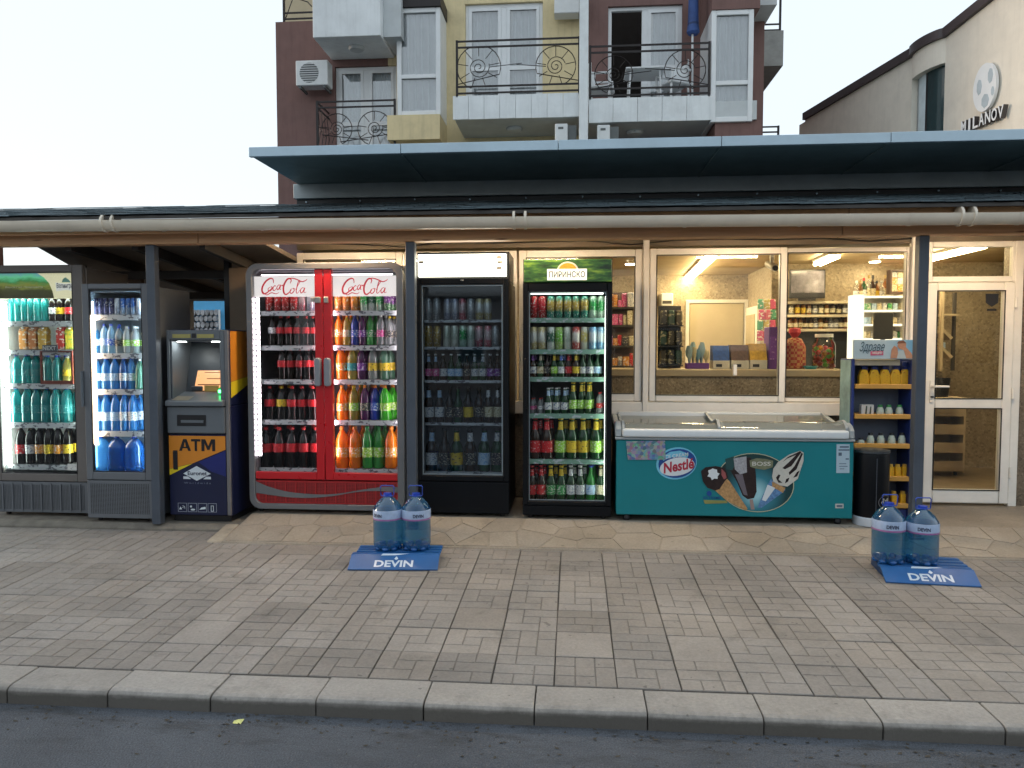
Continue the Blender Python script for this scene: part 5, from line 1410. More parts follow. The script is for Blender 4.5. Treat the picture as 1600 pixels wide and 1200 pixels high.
# cash drawer, door art
obj("cash_drawer", MB().box(x0 + .006, x1 - .036, YA - .02, YA + .018, apz_(677), zk - .065), M_AGREY, AT, bevel=.012, seg=2)
dr = obj("cash_slot", MB().box(apx(279), apx(324), YA - .028, YA - .021, apz_(665), apz_(648)), M_BLACK, AT, bevel=.006)
obj("slot_lip", MB().box(apx(286), apx(321), YA - .034, YA - .029, apz_(660), apz_(656)), M_AGREY, dr)
LD = obj("lower_door", MB().box(x0 + .006, x1 - .036, YA - .002, YA + .018, z0 + .06, apz_(679)), M_ANAVY, AT, bevel=.004)
xl, xr = x0 + .009, x1 - .039
y_ = YA - .0045
obj("orange_field", MB().prism([(xl, apz_(681)), (xr, apz_(681)), (xr, apz_(702)), (apx(300), apz_(724)), (xl, apz_(733))], y_, YA - .003), M_AOR, LD)
obj("yellow_wedge", MB().prism([(xl, apz_(733.4)), (apx(300), apz_(724.4)), (xl, apz_(743))], y_, YA - .003), M_AYEL, LD)
obj("blue_field", MB().prism([(apx(309), apz_(722)), (xr, apz_(704)), (xr, apz_(744)), (apx(330), apz_(737))], y_, YA - .003), M_ABLU, LD)
def atm_glyph(px0_, px1_, pts):
    obj("letter", MB().prism([(apx(px0_ + (px1_ - px0_) * u), apz_(704.5 - 18.5 * v)) for u, v in pts], YA - .0065, YA - .0052), M_BLACK, LD)
atm_glyph(279.5, 298, [(0, 0), (.36, 1), (.64, 1), (1, 0), (.76, 0), (.69, .22), (.31, .22), (.24, 0)])
obj("letter_eye", MB().prism([(apx(287), apz_(698)), (apx(290.5), apz_(698)), (apx(288.75), apz_(690.5))], YA - .0075, YA - .0067), M_AOR, LD)
atm_glyph(298.5, 313, [(.37, 0), (.37, .8), (0, .8), (0, 1), (1, 1), (1, .8), (.63, .8), (.63, 0)])
atm_glyph(314.5, 336, [(0, 0), (0, 1), (.28, 1), (.5, .42), (.72, 1), (1, 1), (1, 0), (.78, 0), (.78, .66), (.58, .1), (.42, .1), (.22, .66), (.22, 0)])
obj("lock_bar", MB().box(apx(270), apx(277), YA - .012, YA - .005, apz_(734), apz_(704)), M_BLACK, LD, bevel=.003)
M_LOGO = pm("logo_pale", (.62, .68, .72), .4)
cx_, cz_ = apx(306), apz_(740)
dia = obj("logo_diamond", MB().prism([(apx(285), cz_), (cx_, apz_(751)), (apx(328), cz_), (cx_, apz_(728))], y_, YA - .003), M_LOGO, LD)
obj("logo_wing", MB().prism([(apx(285), apz_(744.5)), (apx(292), apz_(744.5)), (apx(297), apz_(748.5)), (apx(285), apz_(748.5))], y_, YA - .003), M_LOGO, LD)
obj("logo_wing", MB().prism([(apx(328), apz_(744.5)), (apx(321), apz_(744.5)), (apx(316), apz_(748.5)), (apx(328), apz_(748.5))], y_, YA - .003), M_LOGO, LD)
obj("lettering", text_mb("Euronet", apx(292), apz_(742.5), .034, YA - .006, bold=.02, width=apx(322) - apx(292)), M_ANAVY, LD)
obj("lettering", text_mb("Worldwide", apx(286), apz_(756), .016, YA - .006, width=apx(328) - apx(286), spacing=1.5), pm("faint_letter", (.16, .18, .26), .5), LD)
for k in range(4):
    a, c = apx(275.5 + k * 15.6), apx(289.5 + k * 15.6)
    fr = obj("icon", MB().frame(a, c, apz_(800), apz_(786), .004, y_, YA - .003), pm("icon_line", (.25, .27, .33), .5), LD)
    mz, mx = apz_(794), (a + c) / 2
    if k == 0: g2 = MB().prism([(a + .01, mz - .012), (a + .035, mz - .012), (a + .022, mz + .012)], y_, YA - .003).strokes([[(mx + .0, mz + .02), (mx + .018, mz + .012), (mx + .022, mz - .008)], [(mx, mz + .008), (mx + .01, mz)]], .005, y_, 0, lambda v: v, lambda v: v)
    elif k == 1: g2 = MB().prism(ellipse(mx - .012, mz + .014, .009, .009, 10), y_, YA - .003).prism(ellipse(mx + .004, mz - .012, .02, .008, 10), y_, YA - .003)
    elif k == 2: g2 = MB().prism([(a + .012, mz - .012), (c - .01, mz - .006), (c - .012, mz + .014), (a + .03, mz + .006)], y_, YA - .003)
    else: g2 = MB().frame(mx - .012, mx + .012, mz - .025, mz + .024, .004, y_, YA - .003)
    obj("icon_mark", g2, M_LOGO, fr)
# side panel colours
sx0 = x1 + .002
obj("side_panel", MB().add([(sx0, YA + .03, apz_(517)), (sx0, YA + .6, apz_(517)), (sx0, YA + .6, apz_(585)), (sx0, YA + .03, apz_(597))], [(3, 2, 1, 0)]), M_AOR, AT)
obj("side_panel", MB().add([(sx0, YA + .03, apz_(597.3)), (sx0, YA + .6, apz_(585.3)), (sx0, YA + .6, apz_(590)), (sx0, YA + .03, apz_(622))], [(3, 2, 1, 0)]), M_AYEL, AT)
# ------------------------------------------------------------------ red double-door cooler
Y3 = 6.03
M_SILV = pm("cooler_silver", (.17, .175, .185), .42, .3, var=.08, dirt=.1); M_RED = pm("cooler_red", (.50, .012, .018), .3, var=.05); M_REDD = pm("grille_red", (.36, .015, .018), .4, var=.08)
t, D, q = cooler("drinks_cooler", "red and silver double-door cola cooler with white script headers", (389, 632), (411, 801), (399, 421, 620, 738), Y3, ZP, M_SILV, pm("liner_plum", (.11, .10, .11), .5), base_py=750, shelves=(487, 541, 594, 657, 732), front_frame=False, rail_h=.03)
x0, x1, zt, bz = q['x0'], q['x1'], q['zt'], q['bz']
def rrect(x0, x1, z0, z1, r, n=6, corners=(1, 1, 1, 1)):
    out = []
    for (cx, cz, a0), on in zip(((x1 - r, z0 + r, -90), (x1 - r, z1 - r, 0), (x0 + r, z1 - r, 90), (x0 + r, z0 + r, 180)), corners):
        if on: out += [(cx + r * math.cos(R(a0 + 90 * k / n)), cz + r * math.sin(R(a0 + 90 * k / n))) for k in range(n + 1)]
        else: out.append((cx + r * (1 if a0 in (-90, 0) else -1), cz + r * (1 if a0 in (0, 90) else -1)))
    return out
def ring(o, i, y0, y1):
    n = len(o); mb = MB()
    mb.add([(x, y0, z) for x, z in o] + [(x, y0, z) for x, z in i] + [(x, y1, z) for x, z in o] + [(x, y1, z) for x, z in i],
           [(k, (k+1) % n, (k+1) % n + n, k + n) for k in range(n)] + [(k, k + 2*n, (k+1) % n + 2*n, (k+1) % n) for k in range(n)] + [(k + n, (k+1) % n + n, (k+1) % n + 3*n, k + 3*n) for k in range(n)])
    return mb
xm = ax(507.5, Y3, 600)
zb3 = ZP + .04
o_ = rrect(x0, x1, zb3, zt, .10, 6); i_ = rrect(x0 + .05, x1 - .058, zb3 + .045, zt - .05, .07, 6)
obj("surround", ring(o_, i_, Y3 - .03, Y3 + .05), M_SILV, t, smooth=True, bevel=.004)
zdr = az(738, Y3, 500)
gx0, gx1 = x0 + .052, x1 - .06
for side, (a, b, sa, sb) in enumerate(((gx0, xm - .004, .0, .068), (xm + .004, gx1, .068, .0))):
    dm = MB()
    if side == 0: dm.box(b - sb, b, Y3 - .02, Y3 + .03, bz + .004, zt - .052)
    else: dm.box(a, a + sa, Y3 - .02, Y3 + .03, bz + .004, zt - .052)
    gl0, gl1 = (a, b - sb) if side == 0 else (a + sa, b)
    dm.box(gl0, gl1, Y3 - .018, Y3 + .03, bz + .004, zdr)
    dd_ = obj("door", dm, M_RED, t, bevel=.004)
    obj("pane", MB().box(gl0 + .001, gl1 - .001, Y3 + .0, Y3 + .006, zdr + .001, zt - .053), M_CGL, dd_)
    hp = obj("header_panel", MB().box(gl0 + .004, gl1 - .004, Y3 + .012, Y3 + .02, az(463, Y3, 507), az(431, Y3, 507)), pm("header_white", (.7, .66, .64), .5, var=.03, emit=(1, .92, .9), estr=.2), dd_)
    # script lettering drawn with pen strokes, u 0..1 along, v 0..1 down
    tx0, tx1, tz0, tz1 = rect(405 if side == 0 else 531, 434, 480 if side == 0 else 606, 461, Y3)
    FX = lambda u: tx0 + (tx1 - tx0) * u
    FZ = lambda v: tz1 + (tz0 - tz1) * v
    ST = [([(.29, .30), (.28, .08), (.22, .03), (.12, .22), (.05, .58), (.06, .86), (.12, .90), (.20, .74), (.26, .58)], .020),
          ([(.06, .78), (.14, .98), (.24, .86), (.34, .92), (.40, .84)], .010),
          ([(.23, .52), (.18, .60), (.18, .74), (.22, .74), (.26, .60), (.24, .50), (.28, .56)], .011),
          ([(.34, .50), (.32, .44), (.28, .56), (.28, .70), (.31, .72), (.36, .58)], .011),
          ([(.43, .44), (.40, .40), (.36, .54), (.37, .68), (.40, .62), (.44, .40), (.42, .66), (.45, .64)], .011),
          ([(.455, .46), (.485, .42)], .016),
          ([(.64, .32), (.66, .12), (.62, .04), (.56, .14), (.50, .48), (.50, .82), (.54, .96), (.60, .88), (.66, .70)], .020),
          ([(.58, .10), (.66, .02), (.76, .08), (.88, .22), (.96, .16), (.99, .08)], .013),
          ([(.69, .62), (.64, .70), (.64, .88), (.68, .88), (.72, .72), (.70, .60), (.75, .66)], .011),
          ([(.75, .70), (.81, .38), (.84, .24), (.81, .22), (.78, .50), (.76, .84), (.79, .88), (.84, .70)], .011),
          ([(.93, .60), (.89, .58), (.85, .72), (.86, .88), (.90, .80), (.94, .58), (.92, .86), (.97, .82)], .011)]
    obj("lettering", MB().strokes([(p_, w_ * .75) for p_, w_ in ST], .012, Y3 + .0105, 0, FX, FZ), pm("script_red", (.55, .015, .03), .4, emit=(.9, .02, .05), estr=.10), hp)
    hx_ = (b - .037) if side == 0 else (a + .037)
    obj("handle", MB().prism(rrect(hx_ - .026, hx_ + .026, az(603, Y3, 507), az(559, Y3, 507), .022, 4), Y3 - .07, Y3 - .021), pm("handle_grey", (.24, .25, .27), .4), dd_, bevel=.006, smooth=True)
lx, lz = xm, az(469, Y3, 507)
obj("lock", MB().box(lx - .1, lx - .065, Y3 - .04, Y3 - .022, lz - .018, lz + .02).box(lx - .062, lx - .015, Y3 - .045, Y3 - .022, lz - .025, lz + .025).box(lx + .012, lx + .05, Y3 - .045, Y3 - .022, lz - .025, lz + .025), pm("lock_metal", (.35, .34, .32), .35, .7), t, bevel=.004)
# grille with the silver wave
obj("grille", MB().prism(rrect(gx0, gx1, zb3 + .047, bz - .008, .065, 6, (0, 0, 0, 1)), Y3 - .01, Y3 + .03), M_REDD, t)
perforated(t, gx0 + .03, gx1 - .01, zb3 + .06, bz - .02, Y3 - .0112, 90, 14, pm("grille_hole", (.08, .004, .005), .6))
for k in range(13):
    xk = gx0 + .08 + (gx1 - gx0 - .1) * k / 13
    obj("grille_bar", MB().box(xk, xk + .012, Y3 - .016, Y3 - .0115, zb3 + .055, bz - .014), M_REDD, t)
wav_t = smooth_line([(0, .98), (.1, .72), (.25, .5), (.45, .42), (.6, .48), (.75, .66), (.9, .8), (1, .8)]); wav_b = smooth_line([(0, .45), (.1, .36), (.25, .26), (.4, .26), (.55, .36), (.7, .54), (.85, .62), (1, .56)])
zz0, zz1 = zb3 + .05, bz - .01
mbw2 = MB()
for (a, b), (c, d) in zip(zip(wav_t, wav_t[1:]), zip(wav_b, wav_b[1:])):
    f = lambda p: (gx0 + (gx1 - gx0) * p[0], Y3 - .019, zz0 + (zz1 - zz0) * p[1])
    mbw2.add([f(c), f(d), f(b), f(a)], [(0, 1, 2, 3)])
obj("silver_wave", mbw2, M_SILV, t)
# LED bead strip
em_p = em("led_pinkish", (1.0, .84, .92), 9)
lb = MB()
zl0, zl1 = az(714, Y3, 403), az(464, Y3, 403)
for k in range(30):
    zc = zl0 + (zl1 - zl0) * (k + .5) / 30
    lb.box(gx0 + .008, gx0 + .028, Y3 + .038, Y3 + .046, zc - .013, zc + .013)
LS = obj("led_or_fill_strip", MB().box(gx0 + .004, gx0 + .032, Y3 + .0465, Y3 + .052, zl0, zl1), M_LINW, t)
obj("led_bead", lb, em_p, LS, kind='stuff')
for xl_ in (gx1 + .004, xm - .05, xm + .04):      # unseen fill strips added behind the right surround and the red stiles
    obj("led_or_fill_strip", MB().box(xl_, xl_ + .01, Y3 + .052, Y3 + .06, zl0, zl1), em("fill_pink_side", (1.0, .86, .92), 11), t)
obj("led_or_fill_strip", MB().box(gx0 + .05, gx1 - .05, Y3 + .05, Y3 + .07, zt - .095, zt - .088), em("led_top", (1.0, .9, .95), 3), t)
obj("mullion", MB().box(xm - .02, xm + .02, Y3 + .06, Y3 + .1, bz, zt - .06), M_LING, t)
Yb3 = Y3 + .14
wl3, wr3 = "red cooler left", "red cooler right"
K, B_, S_ = 'cola', 'pet', 'can'
row(wl3, "top", Yb3, 486, [(px, S_, 458, c, None, None) for px, c in ((421, 'coke'), (434.5, 'coke'), (447, 'coke'), (460, 'coke'), (473, 'pinkw'), (486, 'silver'))], G_, True)
row(wl3, "second", Yb3, 539, [(426, K, 494, 'cola', 'black', 'white')] + [(px, K, 494, 'cola', 'red', 'redpl') for px in (439, 452, 465.5, 478.5, 490)], G_, True)
row(wl3, "third", Yb3, 593, [(px, K, 544, 'cola', 'red', 'redpl') for px in (441, 455, 468, 481)], G_, True)
row(wl3, "fourth", Yb3, 656, [(422, K, 603, 'cola', 'red', 'redpl'), (441, K, 603, 'cola', 'yellow', 'yellow'), (457.5, K, 603, 'cola', 'red', 'redpl'), (474, K, 603, 'cola', 'red', 'redpl'), (490, K, 603, 'cola', 'red', 'redpl')], G_, True)
row(wl3, "bottom", Yb3, 731, [(px, K, 667, 'cola', 'red', 'redpl') for px in (417, 437.5, 456.5, 476, 493)], G_, True)
row(wr3, "top", Yb3, 486, [(px, S_, 459, c, None, None) for px, c in ((529, 'orange'), (541.5, 'orange'), (554.5, 'orange'), (569, 'green'), (581, 'dgreen'), (593, 'green'), (606, 'purple'))], G_, True)
row(wr3, "second", Yb3, 539, [(529.5, B_, 492, 'orange', 'orange', 'orange'), (541.5, B_, 492, 'olive', 'orange', 'cream'), (554.5, B_, 492, 'royal', 'blue', 'blue'), (567, B_, 492, 'purple', 'black', 'purple'), (579, B_, 492, 'green', 'green', 'green'), (595, B_, 492, 'clear', 'white', 'pink'), (608.5, B_, 494, 'clear', 'yellow', 'dark')], G_, True)
row(wr3, "third", Yb3, 593, [(534, B_, 541, 'orange', 'orange', 'orange'), (550.5, B_, 541, 'lemon', 'green', 'teal'), (566, B_, 541, 'purple', 'black', 'purple'), (583, B_, 541, 'clear', 'yellow', 'yellow'), (601, B_, 541, 'sage', 'yellow', 'yellow')], G_, True)
row(wr3, "fourth", Yb3, 656, [(535, B_, 602, 'orange', 'orange', 'orange'), (553, B_, 602, 'olive', 'yellow', 'lime'), (570.5, B_, 602, 'purple', 'orange', 'dark'), (586, B_, 602, 'royal', 'orange', 'blue'), (603, B_, 602, 'lime', 'orange', 'lime')], G_, True)
row(wr3, "bottom", Yb3, 731, [(535, B_, 666, 'orange', 'orange', 'orange'), (555, B_, 666, 'orange', 'orange', 'orange'), (575, B_, 666, 'green', 'green', 'lime'), (592, B_, 666, 'green', 'green', 'lime'), (611, B_, 666, 'orange', 'orange', 'orange')], G_, True)

# ------------------------------------------------------------------ dark cooler with glowing blank header
Y4 = 6.01
M_BCAB = pm("cooler_black", (.006, .007, .009), .4, var=.1, dirt=.1, dirtcol=(.02, .02, .02), spec=.15)
M_CGLD = glass("cooler_glass_dark", (.88, .92, .95), 1.5, .03)
t, D, q = cooler("drinks_cooler", "black unlit cooler under a glowing blank white header panel", (652, 795), (434, 807), (658, 444, 787, 744), Y4, ZP, M_BCAB, M_LING, shelves=(501, 543, 595, 661, 737), glass_mat=M_CGLD, rail_h=.012, base_py=752, base_mat=M_BCAB)
hz0, hz1 = az(432, Y4, 723), az(397, Y4, 723)
obj("header_box", MB().box(q['x0'], q['x1'], Y4 + .03, Y4 + .5, q['zt'] - .018, hz1 + .02), M_BCAB, t)
obj("header_panel", MB().box(q['x0'] + .012, q['x1'] - .02, Y4 + .0, Y4 + .028, hz0, hz1), em("header_glow", (1.0, .97, .78), 2.0), t, bevel=.004)
for px, py in ((658, 410), (780, 402), (781, 410), (780, 419)):
    x_, z_ = at(px, py, Y4); obj("header_clip", MB().box(x_ - .02, x_ + .02, Y4 - .004, Y4 - .001, z_ - .012, z_ + .012), pm("clip_grey", (.3, .3, .26), .5), t)
x_, z_ = at(722, 439, Y4); obj("lock", MB().lathe([(.012, 0), (.012, .01)], 10, (x_, Y4 - .006, z_)), M_SILV, t)
obj("glass_edge", MB().frame(q['ox0'] + .009, q['ox1'] - .009, q['oz0'] + .009, q['oz1'] - .009, .008, Y4 + .004, Y4 + .017), pm("edge_steel", (.22, .27, .30), .4, .4), D)
w4 = "unlit black cooler"; Yb4 = Y4 + .15
row(w4, "top", Yb4, 500, [(px, 'can', 467, c, None, None) for px, c in ((670, 'grey'), (682, 'grey'), (699, 'silver'), (711, 'silver'), (723, 'pinkw'), (736, 'grey'), (749, 'white'), (762, 'white'))], G_)
row(w4, "second", Yb4, 542, [(px, 'can', 509, c, None, None) for px, c in ((670, 'ochre'), (683, 'ochre'), (698, 'pale'), (710, 'pale'), (723, 'green'), (736, 'pale'), (749, 'pinkw'), (762, 'pinkw'), (774, 'grey'))], G_)
row(w4, "third", Yb4, 594, [(px, 'beer', 553, b, 'white', lb_, nk) for px, b, lb_, nk in ((670, 'brown', 'pink', 'pale'), (681, 'brown', 'pink', 'pale'), (693, 'brown', 'white', None), (705, 'bgreen', 'pale', None), (717, 'bgreen', 'pale', None), (729, 'brown', 'dark', None), (742, 'bgreen', 'white', 'white'), (754, 'bgreen', 'white', 'white'), (766, 'brown', 'purple', None), (777, 'brown', 'purple', None))], G_)
row(w4, "fourth", Yb4, 660, [(px, 'beer', 604, b, 'black', lb_, nk) for px, b, lb_, nk in ((670, 'brown', 'white', 'pale'), (687, 'brown', 'white', 'pale'), (702, 'brown', 'dark', None), (716, 'bgreen', 'dark', None), (732, 'brown', 'yellow', None), (748, 'brown', 'dark', None), (764, 'brown', 'cream', 'white'), (778, 'brown', 'cream', 'white'))], G_)
row(w4, "bottom", Yb4, 736, [(px, 'beer', 669, b, 'black', lb_, nk) for px, b, lb_, nk in ((674, 'brown', 'white', 'pale'), (694, 'brown', 'dark', None), (714, 'bgreen', 'yellow', 'yellow'), (735, 'brown', 'dark', 'white'), (756, 'bgreen', 'pale', 'pale'), (777, 'bgreen', 'dark', 'white'))], G_)

# ------------------------------------------------------------------ beer cooler with green header
Y5 = 5.99
t, D, q = cooler("drinks_cooler", "tall black beer cooler with green meadow header and beer name", (817, 956), (442, 810), (825, 455, 948, 784), Y5, ZP, M_BCAB, M_LIND, shelves=(498, 547, 590, 647, 718, 782), rail=M_RAILG, base_py=790, base_mat=M_BCAB, rail_h=.028)
hz0, hz1 = az(441, Y5, 886), az(404, Y5, 886)
obj("header_box", MB().box(q['x0'], q['x1'], Y5 + .03, Y5 + .5, q['zt'] - .018, hz1), M_BCAB, t)
def meadow():
    m, n, l, out = nt("meadow_print")
    b = n.new("ShaderNodeBsdfPrincipled"); l.new(b.outputs[0], out.inputs[0])
    pos = coords(n); mp = n.new("ShaderNodeMapping"); mp.inputs['Scale'].default_value = (2.2, 1, 9); mp.inputs['Rotation'].default_value = (0, R(14), 0); l.new(pos, mp.inputs[0])
    c = ramp(n, l, noise(n, l, mp.outputs[0], 3.0, 5, .6), [(.34, (.006, .02, .008)), (.52, (.03, .10, .02)), (.66, (.14, .26, .03)), (.8, (.25, .38, .06))])
    l.new(c, b.inputs['Base Color']); l.new(c, b.inputs['Emission Color']); b.inputs['Emission Strength'].default_value = .1; b.inputs['Roughness'].default_value = .3
    return m
H5 = obj("header_panel", MB().box(q['x0'] + .006, q['x1'] - .006, Y5 - .002, Y5 + .028, hz0 + .004, hz1 - .006), meadow(), t, bevel=.004)
def h5(px, py): return at(px, py, Y5)
yy = Y5 - .004
cx_, cz_ = h5(887, 424)
obj("logo_arch", MB().prism(ellipse(cx_, cz_ + .0, .088, .078, 20, 0, 0, 180), yy, Y5 - .0025), M_INKW, H5)
obj("logo_picture", MB().prism(ellipse(cx_, cz_ + .004, .074, .062, 20, 0, 0, 180), yy - .002, yy - .0005), pm("logo_amber", (.62, .24, .02), .4, var=.5, vscale=60, emit=(.9, .35, .03), estr=.18), H5)
a, b = h5(855, 438), h5(917, 420)
obj("logo_plate", MB().box(a[0], b[0], yy - .003, Y5 - .003, a[1], b[1]), pm("logo_cream", (.66, .62, .48), .4, emit=(1, .95, .75), estr=.4), H5)
obj("lettering", text_mb("ПИРИНСКО", h5(858, 433)[0], h5(858, 434)[1], h5(858, 424)[1] - h5(858, 434)[1], yy - .005, bold=.018, width=h5(914, 433)[0] - h5(858, 433)[0]), M_BLACK, H5)
obj("led_or_fill_strip", MB().box(q['ox0'] - .012, q['ox0'] - .004, Y5 + .056, Y5 + .066, q['oz0'] + .05, q['oz1'] - .04), em("led_beer_left", (.9, 1.0, .88), 7), t)
obj("led_or_fill_strip", MB().box(q['ox1'] - .014, q['ox1'] - .01, Y5 + .03, Y5 + .045, q['oz0'] + .05, q['oz1'] - .04), em("led_beer", (.86, 1.0, .84), 5), t)
obj("led_or_fill_strip", MB().box(q['ox0'] + .02, q['ox1'] - .03, Y5 + .05, Y5 + .065, q['oz1'] - .02, q['oz1'] - .012), em("led_beer_top", (.9, 1.0, .85), 2.5), t)
obj("handle", MB().box(q['ox0'] - .03, q['ox0'] - .012, Y5 - .03, Y5 - .001, az(640, Y5, 820), az(560, Y5, 820)), M_BCAB, D, bevel=.004)
obj("glass_edge", MB().frame(q['ox0'] + .009, q['ox1'] - .009, q['oz0'] + .009, q['oz1'] - .009, .005, Y5 + .004, Y5 + .017), pm("edge_steel", (.22, .27, .30), .4, .4), D)
w5 = "green-headed beer cooler"; Yb5 = Y5 + .13
row(w5, "top", Yb5, 497, [(px, 'can', 463, c, None, None) for px, c in ((834, 'red'), (847, 'red'), (860.5, 'gold'), (873.5, 'gold'), (887, 'gold'), (900, 'gold'), (913, 'gold'), (926, 'green'), (939, 'green'))], G_, True)
row(w5, "second", Yb5, 546, [(px, 'can', 511, c, None, None) for px, c in ((834, 'white'), (847, 'white'), (860.5, 'dgreen'), (873.5, 'lime'), (887, 'pale'), (900, 'wred'), (913, 'yellow'), (926, 'wblue'), (939, 'wblue'))], G_, True)
row(w5, "third", Yb5, 589, [(px, 'beer', 552, b, c, l_, n_) for px, b, c, l_, n_ in ((833, 'brown', 'silver', 'white', 'purple'), (844, 'bgreen', 'gold', 'cream', 'cream'), (855, 'brown', 'gold', 'dark', None), (866, 'bgreen', 'gold', 'lime', 'yellow'), (877, 'bgreen', 'silver', 'white', 'blue'), (888, 'brown', 'red', 'red', 'red'), (899.5, 'brown', 'yellow', 'yellow', 'yellow'), (911, 'bgreen', 'white', 'white', None), (922, 'bgreen', 'white', 'white', None), (933, 'bgreen', 'silver', 'pale', None))], G_, True)
row(w5, "fourth", Yb5, 646, [(832, 'pet', 622, 'clear', 'red', 'pink'), (844, 'pet', 622, 'clear', 'red', 'white')] + [(px, 'beer', 606, 'bgreen', 'silver', 'white', 'pale') for px in (857, 869.5, 882)] + [(px, 'beer', 597, 'bgreen', 'yellow', 'lime', 'yellow') for px in (895, 907.5, 919)] + [(936, 'pet', 613, 'clear', 'red', 'red')], G_, True)
row(w5, "fifth", Yb5, 716, [(px, 'beer', 652, b, c, l_, n_) for px, b, c, l_, n_ in ((836, 'brown', 'red', 'red', 'red'), (855, 'brown', 'red', 'red', 'red'), (875, 'bgreen', 'yellow', 'lime', 'yellow'), (893.5, 'bgreen', 'yellow', 'yellow', 'yellow'), (912, 'bgreen', 'yellow', 'yellow', 'yellow'), (931, 'bgreen', 'yellow', 'lime', 'yellow'))], G_, True)
row(w5, "bottom", Yb5, 780, [(px, 'beer', 727, b, c, l_, n_) for px, b, c, l_, n_ in ((831, 'brown', 'red', 'red', 'red'), (845.5, 'brown', 'red', 'red', 'red'), (861, 'bgreen', 'yellow', 'green', 'yellow'), (876.5, 'bgreen', 'yellow', 'green', 'yellow'), (892, 'bgreen', 'white', 'white', 'white'), (907, 'bgreen', 'white', 'white', 'white'), (922.5, 'green', 'blue', 'pale', None), (938, 'bgreen', 'gold', 'cream', 'cream'))], G_, True)

# ------------------------------------------------------------------ chest freezer for ice cream
Y6 = 5.97
x0, x1, _, _ = rect(963, 690, 1333, 812, Y6)
fz0, fz1 = ZP + .055, az(689, Y6, 1148)
FRZ = thing("ice_cream_freezer", ((x0 + x1) / 2, Y6, ZP), "long teal ice cream chest freezer with curved glass lid under the window", "freezer")
M_TEAL = pm("freezer_teal", (.001, .19, .22), .45, var=.06, vscale=2)
M_FWH = pm("freezer_white", (.68, .72, .74), .35, var=.04, dirt=.1)
M_FGR = pm("freezer_grey", (.30, .34, .36), .45, var=.05)
DPT = .68
obj("body", MB().box(x0, x1, Y6, Y6 + .04, fz0, fz1).box(x0, x0 + .04, Y6 + .04, Y6 + DPT, fz0, fz1).box(x1 - .04, x1, Y6 + .04, Y6 + DPT, fz0, fz1).box(x0 + .04, x1 - .04, Y6 + DPT - .04, Y6 + DPT, fz0, fz1).box(x0 + .04, x1 - .04, Y6 + .04, Y6 + DPT - .04, fz0, fz0 + .3), M_TEAL, FRZ, bevel=.006)
zr = az(672, Y6, 1148)
obj("trim_band", MB().box(x0 - .012, x1 + .006, Y6 - .012, Y6 + .03, fz1 + .002, fz1 + .022), M_FGR, FRZ, bevel=.005)
obj("front_rail", MB().box(x0 + .045, x1 - .045, Y6 - .03, Y6 + .05, fz1 + .024, zr + .004), M_FWH, FRZ, bevel=.018, seg=3, smooth=True)
zrear = az(652, Y6 + .62, 1148)
prof = [(Y6 + .0, zr - .03), (Y6 + .01, zr + .0), (Y6 + .10, zr + .045), (Y6 + .3, zrear - .035), (Y6 + .6, zrear + .01)]
ps = smooth_line(prof)
for nm, xa_, xb_ in (("lid_side", x0 - .012, x0 + .043), ("lid_side", x1 - .043, x1 + .006)):
    obj(nm, MB().prism_x([(y, z + .012) for y, z in ps] + [(Y6 + DPT, zrear + .02), (Y6 + DPT, fz1 + .024), (Y6 - .01, fz1 + .024)], xa_, xb_), M_FGR, FRZ, bevel=.01, smooth=True)
obj("rear_rail", MB().box(x0 + .045, x1 - .045, Y6 + .6, Y6 + DPT, fz1 + .03, zrear + .045), M_FWH, FRZ, bevel=.015, seg=2, smooth=True)
xmid = ax(1122, Y6, 660)
def lid(xa_, xb_, dz):
    n = len(ps)
    g = obj("sliding_lid", MB().add([(x, y, z + dz) for x in (xa_, xb_) for y, z in ps], [(k, k + n, k + n + 1, k + 1) for k in range(n - 1)]), glass("lid_glass", (.88, .93, .91), 1.3, sheen_haze=.22), FRZ, smooth=True)
    for x in (xa_, xb_ - .02):
        obj("lid_frame", MB().add([(xx_, y, z + dz + o) for xx_ in (x, x + .02) for o in (.002, .016) for y, z in ps], [(k, k + 1, k + n + 1, k + n) for k in range(n - 1)] + [(k + 2*n, k + 3*n, k + 3*n + 1, k + 2*n + 1) for k in range(n - 1)] + [(k + n, k + n + 1, k + 3*n + 1, k + 3*n) for k in range(n - 1)]), M_FGR, g)
lid(x0 + .045, xmid + .05, .0); lid(xmid, x1 - .045, .018)
obj("basin", MB().box(x0 + .042, x0 + .05, Y6 + .05, Y6 + DPT - .05, fz0 + .3, fz1 + .02).box(x1 - .05, x1 - .042, Y6 + .05, Y6 + DPT - .05, fz0 + .3, fz1 + .02).box(x0 + .05, x1 - .05, Y6 + DPT - .058, Y6 + DPT - .042, fz0 + .3, zrear - .03).box(x0 + .05, x1 - .05, Y6 + .042, Y6 + .05, fz0 + .3, fz1 + .02), M_LINW, FRZ)
random.seed(21)
nb = 8
